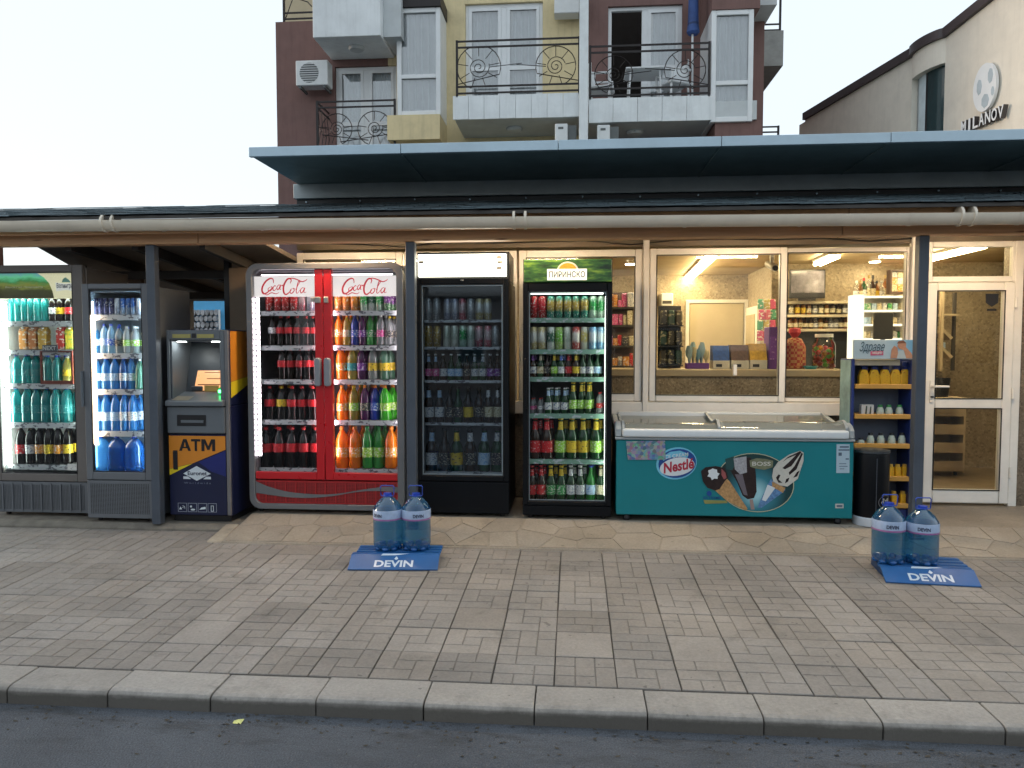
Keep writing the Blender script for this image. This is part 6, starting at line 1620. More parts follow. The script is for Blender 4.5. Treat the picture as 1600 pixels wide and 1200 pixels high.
for k in range(nb):
    a = x0 + .06 + (x1 - x0 - .12) * k / nb; b = a + (x1 - x0 - .12) / nb - .012
    obj("basket", MB().frame(a, b, fz1 - .12, fz1 + .02, .006, Y6 + .06, Y6 + .07).box(a, a + .006, Y6 + .07, Y6 + .6, fz1 - .12, fz1 + .02), M_FWH, FRZ)
    for j in range(3):
        cx2 = a + .02 + random.random() * (b - a - .1); cy2 = Y6 + .12 + j * .15
        pk = MB().box(-.075, .075, -.03, .03, -.012, .012)
        cn = ('white', 'cream', 'blue', 'pale', 'lime', 'red', 'dark')[random.randrange(7)]; m = P[cn]
        me = mesh_of("ice_cream_pack", pk, m, bevel=.006)
        inst("ice_cream_pack", me, (cx2 + .04, cy2, fz1 - .01 + random.uniform(-.02, .03)), None, (random.uniform(-.3, .3), random.uniform(-.3, .3), random.uniform(-.6, .6)),
             label=f"{cn} ice cream pack {('at the front', 'in the middle', 'at the back')[j]} of the {ORD[k]} freezer basket from left", cat="ice cream", group="wrapped ice creams in the chest freezer")
for fx in (x0 + .09, x1 - .09):
    for fy in (Y6 + .07, Y6 + DPT - .07):
        obj("castor", MB().lathe([(.026, 0), (.03, .02), (.02, .054)], 10, (fx, fy, ZP)), M_BLACK, FRZ)
# printed decals on the freezer front
yq = Y6 - .003
def fp(px, py): return at(px, py, Y6)
def poly(name, pts, mat, lift=0, par=FRZ): return obj(name, MB().prism([fp(*p) for p in pts], yq - .001 * lift, Y6 - .0012 - .001 * lift), mat, par)
M_PN = pm("print_navy", (.01, .06, .26), .4); M_PLB = pm("print_lightblue", (.16, .50, .68), .4); M_PW = pm("print_white", (.66, .70, .72), .4, var=.04); M_PR = pm("print_red", (.45, .02, .05), .4)
M_PCH = pm("print_chocolate", (.018, .008, .008), .35, var=.5, vscale=40); M_PTAN = pm("print_wafer", (.42, .24, .10), .5, var=.35, vscale=50); M_PCR = pm("print_cream", (.55, .53, .47), .5, var=.1, vscale=30)
def radial_teal():
    m, n, l, out = nt("print_teal_disc")
    b = n.new("ShaderNodeBsdfPrincipled"); l.new(b.outputs[0], out.inputs[0])
    pos = coords(n); mp = n.new("ShaderNodeMapping"); c = fp(1180, 770); mp.inputs['Location'].default_value = (-c[0], 0, -c[1]); l.new(pos, mp.inputs[0])
    sx = n.new("ShaderNodeSeparateXYZ"); l.new(mp.outputs[0], sx.inputs[0]); cm = n.new("ShaderNodeCombineXYZ"); l.new(sx.outputs[0], cm.inputs[0]); l.new(sx.outputs[2], cm.inputs[1])
    ln = n.new("ShaderNodeVectorMath"); ln.operation = 'LENGTH'; l.new(cm.outputs[0], ln.inputs[0])
    l.new(ramp(n, l, ln.outputs[1], [(.04, (.32, .58, .64)), (.13, (.03, .20, .26)), (.24, (.006, .045, .05)), (.33, (.004, .03, .03))]), b.inputs['Base Color']); b.inputs['Roughness'].default_value = .4
    return m
def stickers():
    m, n, l, out = nt("print_sticker_collage")
    b = n.new("ShaderNodeBsdfPrincipled"); l.new(b.outputs[0], out.inputs[0])
    v = n.new("ShaderNodeTexVoronoi"); v.inputs['Scale'].default_value = 42; l.new(coords(n), v.inputs['Vector'])
    h = n.new("ShaderNodeHueSaturation"); h.inputs['Saturation'].default_value = .8; h.inputs['Value'].default_value = .45; l.new(v.outputs['Color'], h.inputs['Color'])
    l.new(mixc(n, l, .3, h.outputs[0], (.1, .3, .45)), b.inputs['Base Color']); b.inputs['Roughness'].default_value = .4
    return m
ell = lambda cx, cy, rx, ry, rot=0, n=30: ellipse(cx, cy, rx, ry, n, rot)
obj("sticker_collage", MB().prism([fp(978, 689.5), fp(1039, 688), fp(1040, 718), fp(981, 718)], yq - .006, Y6 - .006), stickers(), FRZ)
lg = poly("brand_logo", ell(1057, 724, 32, 25, R(-10)), M_PLB, 0)
poly("logo_field", ell(1058, 724, 29.5, 22.5, R(-10)), M_PN, 1, lg)
poly("logo_oval", ell(1058, 729, 27.5, 14, R(-10)), M_PW, 2, lg)
poly("logo_band", [(1036, 713), (1047, 706), (1062, 704), (1076, 709), (1074, 715), (1060, 713), (1046, 715), (1036, 720)], M_PLB, 2.2, lg)
def slanted_text(body, px0, py0, hpx, px1, mat, par, ang, lift, bold=.02):
    a, b = fp(px0, py0), fp(px1, py0)
    hh = fp(px0, py0 - hpx)[1] - a[1]
    mb = text_mb(body, 0, 0, hh, 0, bold=bold, width=b[0] - a[0])
    mb.v = [(a[0] + x, yq - .001 * lift, a[1] + z + x * math.tan(ang)) for x, y, z in mb.v]
    return obj("lettering", mb, mat, par)
slanted_text("Nestlé", 1037, 740, 17, 1084, M_PR, lg, R(11), 3.2, .03)
slanted_text("ICE CREAM", 1037, 717, 5.5, 1075, M_PW, lg, R(8), 3.4, .01)
ds = poly("print_disc", ell(1180, 754, 60, 45, R(8), 40), radial_teal(), 0)
rg_o, rg_i = [fp(*p) for p in ell(1180, 754, 60.8, 45.8, R(8), 40)], [fp(*p) for p in ell(1180, 754, 59.6, 44.6, R(8), 40)]
obj("disc_ring", ring(rg_o, rg_i, yq - .0012, yq - .0002), pm("print_gold_ring", (.45, .45, .30), .4), ds)
poly("chocolate_bar", [(1140, 733), (1152, 728), (1164, 716), (1172, 714), (1179, 726), (1181, 742), (1182, 768), (1178, 778), (1168, 780), (1160, 774), (1152, 754)], M_PCH, 1.2, ds)
poly("bar_facet", [(1148, 741), (1160, 741), (1168, 774), (1162, 773)], pm("print_bar_grey", (.14, .12, .14), .4), 2.2, ds)
poly("bar_filling", [(1146, 716), (1166, 713), (1167, 738), (1156, 741), (1148, 733)], pm("print_filling", (.34, .34, .36), .5, var=.3, vscale=60), 2.2, ds)
poly("bar_stick", [(1171, 780), (1176, 780), (1179, 796), (1173, 796)], pm("print_stick", (.30, .22, .20), .5), 1.2, ds)
poly("bar_leaf", [(1133, 717), (1146, 713), (1150, 722), (1144, 735), (1135, 733)], pm("print_leaf", (.01, .06, .06), .5), 1.4, ds)
poly("name_plate", [(1171, 719), (1182, 716), (1197, 717), (1208, 720), (1207, 730), (1194, 734), (1181, 732), (1172, 729)], pm("print_olive", (.16, .17, .10), .5, var=.3, vscale=20), 1.4, ds)
slanted_text("BOSS", 1175, 727.5, 6.5, 1204, M_PCR, ds, 0, 2.6, .02)
poly("cone_wafer", [(1117, 766), (1133, 745), (1140, 752), (1168, 795), (1164, 797), (1135, 782)], M_PTAN, 3.2, ds)
poly("cone_chocolate", [(1095, 736), (1102, 730), (1118, 728), (1132, 731), (1136, 740), (1137, 746), (1132, 752), (1124, 764), (1117, 766), (1105, 762), (1098, 752)], M_PCH, 4.2, ds)
poly("cone_blush", [(1127, 732), (1133, 738), (1135, 746), (1131, 749), (1127, 742)], pm("print_blush", (.3, .08, .08), .4), 5.2, ds)
poly("cone_star", [(1106, 735), (1111, 733), (1113, 731.5), (1117, 733), (1120, 733.5), (1120.5, 738), (1124, 740), (1121, 744), (1121, 748), (1116, 747.5), (1112, 750), (1110, 745.5), (1105, 744), (1107.5, 740)], M_PW, 5.2, ds)
poly("wrapper_cone", [(1204, 748), (1227, 765), (1222, 770), (1190, 793), (1184, 793), (1186, 786)], pm("print_wrapper", (.10, .22, .42), .4, var=.4, vscale=60), 3.2, ds)
poly("wrapper_stripe", [(1199, 757), (1211, 762), (1196, 783), (1190, 781)], M_PW, 4.2, ds)
poly("wafer_rim", [(1206, 752), (1227, 762), (1223, 770), (1206, 760)], M_PTAN, 4.0, ds)
poly("whipped_cream", [(1206, 744), (1208, 732), (1215, 722), (1233, 710), (1250, 704), (1255, 707), (1255, 720), (1250, 735), (1246, 748), (1238, 754), (1230, 760), (1218, 758), (1208, 752)], M_PCR, 5.2, ds)
for pts in ([(1249, 705), (1252, 706), (1236, 728), (1226, 733), (1222, 731), (1232, 722)], [(1252, 707), (1254, 709), (1244, 733), (1233, 742), (1232, 738), (1241, 728)], [(1251, 704), (1247, 709), (1230, 716), (1222, 722), (1230, 714)], [(1212, 746), (1216, 741), (1219, 742), (1216, 749), (1222, 754), (1216, 754)], [(1228, 748), (1233, 746), (1231, 752), (1226, 755)], [(1245, 737), (1249, 735), (1245, 744), (1239, 746)]):
    poly("chocolate_stripe", pts, M_PCH, 6.2, ds)
poly("name_mark", ell(1108, 771, 4, 4), M_PN, 1.2, ds); slanted_text("EXTREME", 1099, 779, 3.5, 1126, M_PN, ds, 0, 1.4, .01)
poly("name_smear", [(1099, 781), (1135, 782), (1137, 786), (1101, 787)], pm("print_ochre", (.25, .25, .08), .5), 1.1, ds)
lb6 = poly("energy_label", [(1307, 694), (1327.5, 694), (1327, 739), (1306.5, 739)], pm("label_pale", (.40, .52, .60), .5, var=.05), 0)
for k, (a, b, c, d) in enumerate(((1312, 1326, 697, 699.5), (1310, 1327, 702, 704), (1310, 1315, 707, 712), (1321, 1326, 716, 718), (1311, 1322, 724, 725), (1311, 1324, 728, 729), (1312, 1319, 732, 733))):
    poly("print_mark", [(a, c), (b, c), (b, d), (a, d)], pm("label_ink", (.08, .12, .18), .5), 1.1, lb6)
pl = poly("rating_plate", [(1305, 787), (1318, 787), (1318, 794), (1305, 794)], pm("plate_grey", (.45, .47, .45), .5), 0)
poly("print_mark", [(1307, 789), (1316, 789), (1316, 792), (1307, 792)], pm("label_ink", (.08, .12, .18), .5), 1.1, pl)
poly("lock_keyhole", ell(1334, 716, 1.2, 3), M_PW, 0) if False else None
# ------------------------------------------------------------------ sunscreen stand
YS6 = 6.22
M_SBL = pm("stand_blue", (.012, .03, .16), .4, var=.08); M_SSL = pm("stand_slate", (.13, .16, .22), .5, var=.06); M_SOC = pm("stand_ochre", (.52, .28, .06), .5, var=.1, vscale=10)
sx0, sx1, _, _ = rect(1329, 560, 1426, 800, YS6)
ST6 = thing("sunscreen_stand", ((sx0 + sx1) / 2, YS6, ZP), "dark blue display stand of sun creams beside the grey post", "display stand")
sh0, sh1 = az(561, YS6, 1380), az(531, YS6, 1380)
obj("side_board", MB().box(sx0, sx0 + .022, YS6, YS6 + .26, ZP, sh0), M_SBL, ST6, bevel=.003)
obj("side_print", MB().box(sx0 - .003, sx0 - .0005, YS6 + .025, YS6 + .255, ZP + .1, sh0 - .01), pm("side_print_aqua", (.22, .34, .33), .5, var=.5, vscale=5), ST6)
obj("side_board", MB().box(sx1 - .022, sx1, YS6, YS6 + .26, ZP, sh0), M_SBL, ST6, bevel=.003)
obj("back_board", MB().box(sx0 + .022, sx1 - .022, YS6 + .23, YS6 + .255, ZP, sh0), M_SSL, ST6)
obj("plinth", MB().box(sx0 + .022, sx1 - .022, YS6 + .02, YS6 + .22, ZP, ZP + .08), M_SBL, ST6)
obj("canopy_box", MB().box(sx0 + .024, sx1 - .1, YS6 + .03, YS6 + .22, az(571, YS6, 1380), az(562, YS6, 1380)), pm("stand_cream", (.5, .42, .3), .5), ST6)
def sky_print():
    m, n, l, out = nt("stand_header_print")
    b = n.new("ShaderNodeBsdfPrincipled"); l.new(b.outputs[0], out.inputs[0])
    sx = n.new("ShaderNodeSeparateXYZ"); l.new(coords(n), sx.inputs[0])
    mr = n.new("ShaderNodeMapRange"); mr.inputs[1].default_value = sx0; mr.inputs[2].default_value = sx1; l.new(sx.outputs['X'], mr.inputs[0])
    l.new(ramp(n, l, mr.outputs[0], [(0, (.36, .48, .55)), (.5, (.46, .58, .64)), (.75, (.3, .5, .62)), (1, (.1, .32, .55))]), b.inputs['Base Color']); b.inputs['Roughness'].default_value = .4
    return m
H6 = obj("header_board", MB().box(sx0 + .004, sx1, YS6 - .02, YS6 + .01, sh0, sh1), sky_print(), ST6, bevel=.003)
def sp(px, py): return at(px, py, YS6 - .02)
yq6 = YS6 - .0225
a = sp(1343, 549); b = sp(1382, 549)
obj("lettering", text_mb("Здраве", a[0], sp(1343, 553)[1], sp(1343, 534)[1] - sp(1343, 553)[1], yq6, shear=.4, bold=.0, width=b[0] - a[0]), pm("ink_teal", (.01, .05, .08), .5), H6)
def sprism(name, pts, mat, par, lift=0): return obj(name, MB().prism([sp(*p) for p in pts], yq6 - .001 * lift, YS6 - .0212 - .001 * lift), mat, par)
pk6 = sprism("pink_tag", [(1360, 549), (1380, 548), (1380, 555), (1360, 555.5)], pm("tag_pink", (.62, .10, .20), .5), H6)
obj("lettering", text_mb("АКЦИЯ", sp(1362, 554)[0], sp(1362, 554)[1], .024, yq6 - .002, bold=.03, width=sp(1378, 554)[0] - sp(1362, 554)[0]), M_INKW, pk6)
M_SKN = pm("print_skin", (.50, .25, .15), .5, var=.15, vscale=30)
sprism("print_figure", [(1391, 560), (1393, 546), (1397, 540), (1402, 543), (1403, 552), (1401, 560)], M_SKN, H6)
sprism("print_figure", [(1402, 541), (1404, 535), (1411, 533), (1416, 537), (1415, 542), (1424, 552), (1427, 560), (1416, 560), (1412, 547), (1405, 545)], M_SKN, H6)
sprism("print_shirt", [(1401, 560), (1404, 548), (1411, 547), (1416, 560)], pm("print_pale", (.5, .58, .6), .5), H6, 1)
sprism("print_hat", [(1401, 537), (1404, 533), (1411, 531.8), (1416, 536)], pm("print_hat", (.22, .09, .05), .5), H6, 1)
shelf6 = (601, 648, 694, 745, 787)
for py in shelf6:
    z = az(py, YS6, 1380)
    s_ = obj("shelf", MB().box(sx0 + .024, sx1 - .024, YS6 + .03, YS6 + .22, z - .014, z), M_SOC, ST6)
    obj("shelf_lip", MB().box(sx0 + .028, sx1 - .004, YS6 - .008, YS6 + .028, z - .034, z + .004), M_SOC, s_, bevel=.003)
M_YEL6 = printed('cream_bottle_yellow', (.78, .44, .02), (.55, .18, .02), 60, .62)
def spray(px, i):
    Y = YS6 + .08; x = ax(px, Y, 590); z = az(601, Y, px); 
    t = thing("spray_bottle", (x, Y, z), f"yellow sun spray bottle with navy trigger, {ORD[i]} from left on the stand's top shelf", "spray bottle", "sun spray bottles on the stand")
    obj("flask", MB().prism([(x - .04, z), (x + .04, z), (x + .042, z + .07), (x + .022, z + .125), (x - .022, z + .125), (x - .042, z + .07)], Y - .022, Y + .022), M_YEL6, t, bevel=.006)
    obj("trigger", MB().box(x - .018, x + .018, Y - .014, Y + .014, z + .127, z + .15).prism([(x - .034, z + .151), (x + .03, z + .151), (x + .034, z + .185), (x - .024, z + .19)], Y - .012, Y + .012).box(x + .02, x + .032, Y - .008, Y + .008, z + .118, z + .15), M_SBL, t, bevel=.003)
for i, px in enumerate((1349, 1365.5, 1382, 1398.5, 1414)): spray(px, i)
M_TUBW = printed('cream_tube_white', (.55, .62, .52), (.15, .35, .2), 60, .62)
def tubeb(px, pyb, hgt, i, row_, lean=0):
    Y = YS6 + .07; x = ax(px, Y, 690); z = az(pyb, Y, px)
    t = thing("cream_bottle", (x, Y, z), f"small pale cream bottle, {ORD[i]} from left on the stand's {row_} shelf", "cream bottle", "cream bottles on the stand")
    obj("flask", MB().lathe([(.026, 0), (.03, .01), (.028, hgt * .5), (.018, hgt * .78)], 12, (x, Y, z)), M_TUBW, t, smooth=True)
    obj("cap", MB().lathe([(.019, hgt * .782), (.02, hgt * .8), (.017, hgt)], 12, (x, Y, z)), M_BLACK if row_ == 'third' else C['green'], t, smooth=True)
for i, px in enumerate((1374, 1387.5, 1404)): tubeb(px, 648, .082, i, 'second')
for i, px in enumerate((1345, 1360, 1376, 1393, 1409)): tubeb(px, 694, .095 if i else .05, i, 'third')
x, z = at(1354, 648, YS6 + .07)
bx = thing("gift_box", (x, YS6 + .07, z), "white twin gift box on the stand's second shelf", "box")
obj("carton", MB().box(x - .05, x + .05, YS6 + .05, YS6 + .1, z, z + .085), pm("box_white", (.62, .62, .58), .5), bx, bevel=.003)
obj("print", MB().prism([(x - .02, z + .01), (x - .008, z + .01), (x - .004, z + .075), (x - .014, z + .075)], YS6 + .047, YS6 + .049), pm("box_ink", (.05, .08, .06), .5), bx)
obj("print", MB().prism([(x + .014, z + .01), (x + .026, z + .01), (x + .028, z + .07), (x + .02, z + .07)], YS6 + .047, YS6 + .049), pm("box_ink", (.05, .08, .06), .5), bx)
for rw, py, pxs in (("fourth", 745, (1391, 1402, 1413)), ("bottom", 787, (1396, 1410))):
    for i, px in enumerate(pxs):
        Y = YS6 + .06; x, z = at(px, py, Y); hh = .105
        t = thing("sun_cream_pack", (x, Y, z), f"yellow sun cream pack, {ORD[i]} from left on the stand's {rw} shelf", "cream pack", "yellow cream packs on the stand")
        obj("pack", MB().box(x - .024, x + .024, Y - .02, Y + .02, z, z + hh * .8), M_YEL6, t, bevel=.006)
        obj("cap", MB().lathe([(.02, 0), (.018, hh * .2)], 10, (x, Y, z + hh * .8)), pm("cap_amber", (.62, .36, .05), .5), t)

# ------------------------------------------------------------------ black bin
YBn = 6.06
xb, _ = at(1361, 760, YBn); rb = (ax(1388, YBn) - ax(1335, YBn)) / 2
zt6 = az(705, YBn, 1361)
BIN = thing("waste_bin", (xb, YBn, ZP), "black cylindrical bin with white base ring in front of the stand", "bin")
obj("drum", MB().lathe([(rb * .98, ZP + .07), (rb, ZP + .08), (rb, zt6 - .03), (rb * .96, zt6 - .01)], 32, (xb, YBn, 0)), M_BCAB, BIN, smooth=True)
obj("lid", MB().lathe([(rb * .97, zt6 - .009), (rb * 1.02, zt6 - .005), (rb * 1.02, zt6 + .012), (rb * .9, zt6 + .016)], 32, (xb, YBn, 0)), pm("bin_lid", (.06, .07, .08), .3, .3), BIN, smooth=True)
obj("base_ring", MB().lathe([(rb * 1.03, ZP), (rb * 1.05, ZP + .02), (rb * 1.05, ZP + .06), (rb * .99, ZP + .069)], 32, (xb, YBn, 0)), pm("bin_ring", (.55, .6, .66), .4, var=.1), BIN, smooth=True)
obj("seam", MB().box(xb - .012, xb - .008, YBn - rb - .003, YBn - rb + .004, ZP + .09, zt6 - .04), M_STEEL, BIN)
# white oval emblem with script on the drum
mb = MB()
for k in range(20):
    a0, a1 = 2 * math.pi * k / 20, 2 * math.pi * (k + 1) / 20
    def onb(a, s): 
        u = .55 + .5 * s * math.cos(a); 
        return (xb + (rb + .002) * math.sin(u), YBn - (rb + .002) * math.cos(u), az(780, YBn, 1375) + .055 * s * math.sin(a))
    mb.add([onb(a0, 1), onb(a1, 1), onb(a1, .93), onb(a0, .93)], [(0, 1, 2, 3)])
obj("emblem_ring", mb, pm("emblem_dim", (.16, .16, .17), .5), BIN)
tm = text_mb("Raffy", 0, 0, .05, 0, shear=.5, bold=.0, width=.085)
tm.v = [(xb + (rb + .003) * math.sin(.55 + (x - .042) / rb), YBn - (rb + .003) * math.cos(.55 + (x - .042) / rb), az(780, YBn, 1375) - .02 + z) for x, y, z in tm.v]
obj("lettering", tm, M_INKW, BIN)

# ------------------------------------------------------------------ blue pallets with water jugs
def ground(px, py, dz=0):
    z = .06
    for _ in range(8):
        d = _ray(px, py); t = (z + dz - CAM_H) / d[2]; z = pz(d[1] * t)
    return Vector((d[0] * t, d[1] * t, z + dz))
M_PBL = pm("pallet_blue", (.012, .10, .30), .4, var=.1, vscale=9, dirt=.15, dirtcol=(.05, .07, .1)); M_PBLD = pm("pallet_blue_dark", (.006, .035, .11), .5)
M_PWH = pm("pallet_white_print", (.62, .68, .74), .45)
M_JUG = None
def jug_mat():
    m, n, l, out = nt("jug_water")
    t_ = n.new("ShaderNodeBsdfTransparent"); t_.inputs[0].default_value = (.32, .62, .80, 1)
    d = n.new("ShaderNodeBsdfDiffuse"); d.inputs[0].default_value = (.05, .24, .44, 1)
    tr = n.new("ShaderNodeBsdfTranslucent"); tr.inputs[0].default_value = (.05, .28, .55, 1)
    m1 = n.new("ShaderNodeMixShader"); m1.inputs[0].default_value = .55; l.new(d.outputs[0], m1.inputs[1]); l.new(tr.outputs[0], m1.inputs[2])
    m2 = n.new("ShaderNodeMixShader"); m2.inputs[0].default_value = .64; l.new(m1.outputs[0], m2.inputs[1]); l.new(t_.outputs[0], m2.inputs[2])
    g = n.new("ShaderNodeBsdfGlossy"); g.inputs['Roughness'].default_value = .06
    lw = n.new("ShaderNodeLayerWeight"); lw.inputs[0].default_value = .3
    mr = n.new("ShaderNodeMapRange"); mr.inputs[3].default_value = .05; mr.inputs[4].default_value = .6; l.new(lw.outputs['Facing'], mr.inputs[0])
    m3 = n.new("ShaderNodeMixShader"); l.new(mr.outputs[0], m3.inputs[0]); l.new(m2.outputs[0], m3.inputs[1]); l.new(g.outputs[0], m3.inputs[2])
    bp = n.new("ShaderNodeBump"); bp.inputs['Strength'].default_value = .25; bp.inputs['Distance'].default_value = .01
    l.new(noise(n, l, coords(n), 28, 3), bp.inputs['Height']); l.new(bp.outputs[0], g.inputs['Normal'])
    l.new(m3.outputs[0], out.inputs[0])
    return m
M_JUG = jug_mat()
M_JLAB = pm("jug_label", (.34, .44, .62), .45, var=.12, vscale=25); M_JPK = pm("jug_label_pink", (.30, .12, .30), .45, var=.2, vscale=30); M_JINK = pm("jug_ink", (.005, .012, .05), .5)
def pallet(fl, fr, depth, label, jugs, which):
    """fl, fr: photo points of the two front bottom corners on the pavement"""
    A, B = ground(*fl), ground(*fr)
    ctr = (A + B) / 2
    w = (B - A).length
    rz = math.atan2(B.y - A.y, B.x - A.x)
    t = thing("display_pallet", tuple(ctr), label, "display base", "blue display bases on the pavement")
    O = Vector(ctr)
    def loc(mb):
        mb.v = [(x + O.x, y + O.y, z + O.z) for x, y, z in mb.v]; return mb
    hw = w / 2
    fr_ = obj("front_board", loc(MB().prism_x([(0, .003), (.012, .003), (.135, .072), (.125, .078), (.0, .012)], -hw, hw)), M_PBL, t, bevel=.002)
    for k in range(4):
        y0_ = .145 + k * (depth - .145) / 4
        obj("slat", loc(MB().box(-hw + .02 * (k > 0), hw, y0_, y0_ + (depth - .145) / 4 - .022, .058, .076)), M_PBL, t, bevel=.003)
    for x_ in (-hw + .05, 0, hw - .05):
        obj("bearer", loc(MB().box(x_ - .03, x_ + .03, .10, depth - .02, .002, .056)), M_PBLD, t)
    # lettering on the sloping board
    tm = text_mb("DEVIN", -.135, 0, .062, 0, bold=.03, width=.27)
    nx = .066 / .141
    tm.v = [(x, .018 + z * .88 - .0015, .02 + z * .475 + .002) for x, y, z in tm.v]
    obj("lettering", loc(tm), M_PWH, fr_)
    def onf(u, v, lift=.002): return (u, .018 + v * .88, .02 + v * .475 + lift)
    obj("logo_flower", loc(MB().add([onf(.012, .064), onf(.026, .074), onf(.02, .086), onf(.012, .098), onf(.004, .086), onf(-.002, .074)], [(0, 1, 2, 3, 4, 5)])), M_PWH, fr_)
    obj("logo_swoosh", loc(MB().add([onf(-.1, .106), onf(.0, .108), (.1, .13, .0805), (.0, .128, .0805), (-.09, .128, .0805)], [(0, 1, 2, 3, 4)])), M_PWH, fr_)
    t.rotation_euler = (math.atan(SL), 0, rz)
    for i, (px, pyb, pyt, rotl) in enumerate(jugs):
        d = _ray(px, pyb)
        zt_ = .14
        yj = None
        for _ in range(6):
            tt = (zt_ - CAM_H) / d[2]; zt_ = pz(d[1] * tt) + .078
        x, y, z = d[0] * tt, d[1] * tt + .1, pz(d[1] * tt + .1) + .079
        hgt = at(px, pyt, y)[1] - z
        h, r = round(hgt, 3), .104
        o = inst("water_jug", mesh_of("water_jug", MB().lathe([(p * r, q_ * h) for p, q_ in PROF['jug']], 28), M_JUG, smooth=True), (x, y, z), None, label=f"large blue water jug with carry handle, {('left', 'right')[i]} one on {which}", cat="water jug", group="large water jugs on the pavement")
        def sub(nm, mb, mat, smooth=True):
            c = bpy.data.objects.new(nm, mesh_of(nm, mb, mat, smooth=smooth)); COL.objects.link(c); c.parent = o
        sub("cap", MB().lathe([(.028, h * .952), (.031, h * .955), (.03, h * .998), (.026, h)], 16), pm("jug_cap", (.01, .05, .42), .35))
        sub("label", MB().lathe([(r + .0015, h * .565), (r + .0015, h * .705), (r * .985 + .0015, h * .72)], 28, cap=False), M_JLAB)
        sub("label_stripe", MB().lathe([(r + .0022, h * .545), (r + .0022, h * .572)], 28, cap=False), M_JPK)
        tm = text_mb("DEVIN", 0, 0, .024, 0, bold=.03, width=.075)
        tm.v = [((r + .0032) * math.sin(rotl + (x_ - .037) / r), -(r + .0032) * math.cos(rotl + (x_ - .037) / r), h * .60 + z_) for x_, y_, z_ in tm.v]
        sub("lettering", tm, M_JINK, False)
        hp = [(-.045, -.01, h * .955), (-.047, -.01, h * .985), (-.05, -.012, h + .045), (-.042, -.012, h + .055), (.042, -.012, h + .055), (.05, -.012, h + .045), (.047, -.01, h * .985), (.045, -.01, h * .955), (.0, -.03, h * .95), (-.045, -.01, h * .955)]
        sub("carry_handle", MB().tube(hp, .0042, 6), pm("jug_handle", (.02, .07, .42), .35))
        fb = MB()
        for k in range(8):
            a = 2 * math.pi * k / 8
            fb.lathe([(.022, .0), (.028, .012), (.02, .035)], 8, (r * .72 * math.cos(a), r * .72 * math.sin(a), .0005))
        sub("foot_lobes", fb, pm("jug_base", (.015, .10, .32), .2))
pallet((543, 892), (684, 892), .36, "blue slatted water display base in front of the red cooler", ((601, 863, 770, -.55), (646, 863, 770, .35)), "the base by the red cooler")
pallet((1384, 911), (1534, 919), .40, "blue slatted water display base in front of the shop door", ((1397, 884, 785, -.15), (1450, 886, 790, -.3)), "the base by the shop door")

# ------------------------------------------------------------------ inside the shop
CY = 7.7
cz = az(577, CY, 1150)
cx0, cx1 = ax(940, CY), ax(1330, CY)
CNT = thing("shop_counter", ((cx0 + cx1) / 2, CY, .2), "beige counter with pebbled front inside the shop window", "counter")
obj("counter_top", MB().box(cx0, cx1, CY - .04, CY + .55, cz - .075, cz), pm("counter_beige", (.46, .38, .25), .4, var=.05), CNT, bevel=.008)
obj("counter_front", MB().box(cx0 + .02, cx1 - .02, CY, CY + .5, .2, cz - .077), M_SPECK, CNT)
def on_counter(px0, px1, pyt, Y=7.85):
    a, b = ax(px0, Y, 560), ax(px1, Y, 560)
    return a, b, cz + .001, az(pyt, Y, (px0 + px1) / 2)
def snack_box(px0, px1, pyt, ca, cb, label):
    a, b, z0, z1 = on_counter(px0, px1, pyt)
    t = thing("snack_box", ((a + b) / 2, 7.85, z0), label, "box", "snack boxes on the counter")
    obj("tray", MB().box(a, b, 7.8, 8.0, z0, z0 + (z1 - z0) * .35), pm("box_pale", (.6, .58, .5), .5), t, bevel=.003)
    obj("lid", MB().prism_x([(7.803, z0 + (z1 - z0) * .352), (7.997, z0 + (z1 - z0) * .352), (7.997, z1), (7.86, z1)], a + .002, b - .002), pm('snack_' + label.split()[0], ca, .45, var=.3, vscale=30), t)
    obj("print", MB().box(a + .03, b - .08, 7.796, 7.799, z0 + .02, z0 + .05), M_BLACK, t)
snack_box(1113, 1139, 540, (.02, .10, .40), 0, "blue snack box on the counter, left of the brown one")
snack_box(1141, 1169, 539, (.14, .08, .06), 0, "brown snack box on the counter between blue and yellow ones")
snack_box(1170, 1197, 537, (.60, .36, .03), 0, "yellow snack box on the counter, right of the brown one")
a, b, z0, z1 = on_counter(1199, 1212, 511)
t = thing("purple_display", (a, 7.85, z0), "tall purple cardboard display on the counter", "display box")
obj("case", MB().box(a, b, 7.8, 8.0, z0, z1), pm("card_purple", (.10, .02, .20), .5, var=.2), t, bevel=.004)
obj("front_label", MB().box(a + .01, b - .01, 7.795, 7.799, z0 + .1, z1 - .1), printed('purple_print', (.16, .04, .28), (.5, .3, .5), 20, .6), t)
a, b, z0, z1 = on_counter(1073, 1107, 523)
t = thing("lollipop_tray", ((a + b) / 2, 7.85, z0), "purple tray of pale blue lollipops on the counter", "sweets tray")
obj("tray", MB().box(a, b, 7.8, 7.98, z0, z0 + .06), pm("card_purple2", (.12, .03, .25), .5), t)
random.seed(9)
for k in range(9):
    x = a + .03 + (b - a - .06) * (k % 5) / 4.0; y = 7.83 + .08 * (k // 5)
    hh = random.uniform(.14, .24)
    obj("lollipop", MB().lathe([(.004, .0), (.012, hh * .3), (.03, hh * .45), (.034, hh * .7), (.02, hh)], 8, (x, y, z0 + .05)), pm('lolly_%d' % (k % 3), ((.3, .45, .5), (.55, .5, .3), (.18, .35, .45))[k % 3], .3), t, smooth=True)
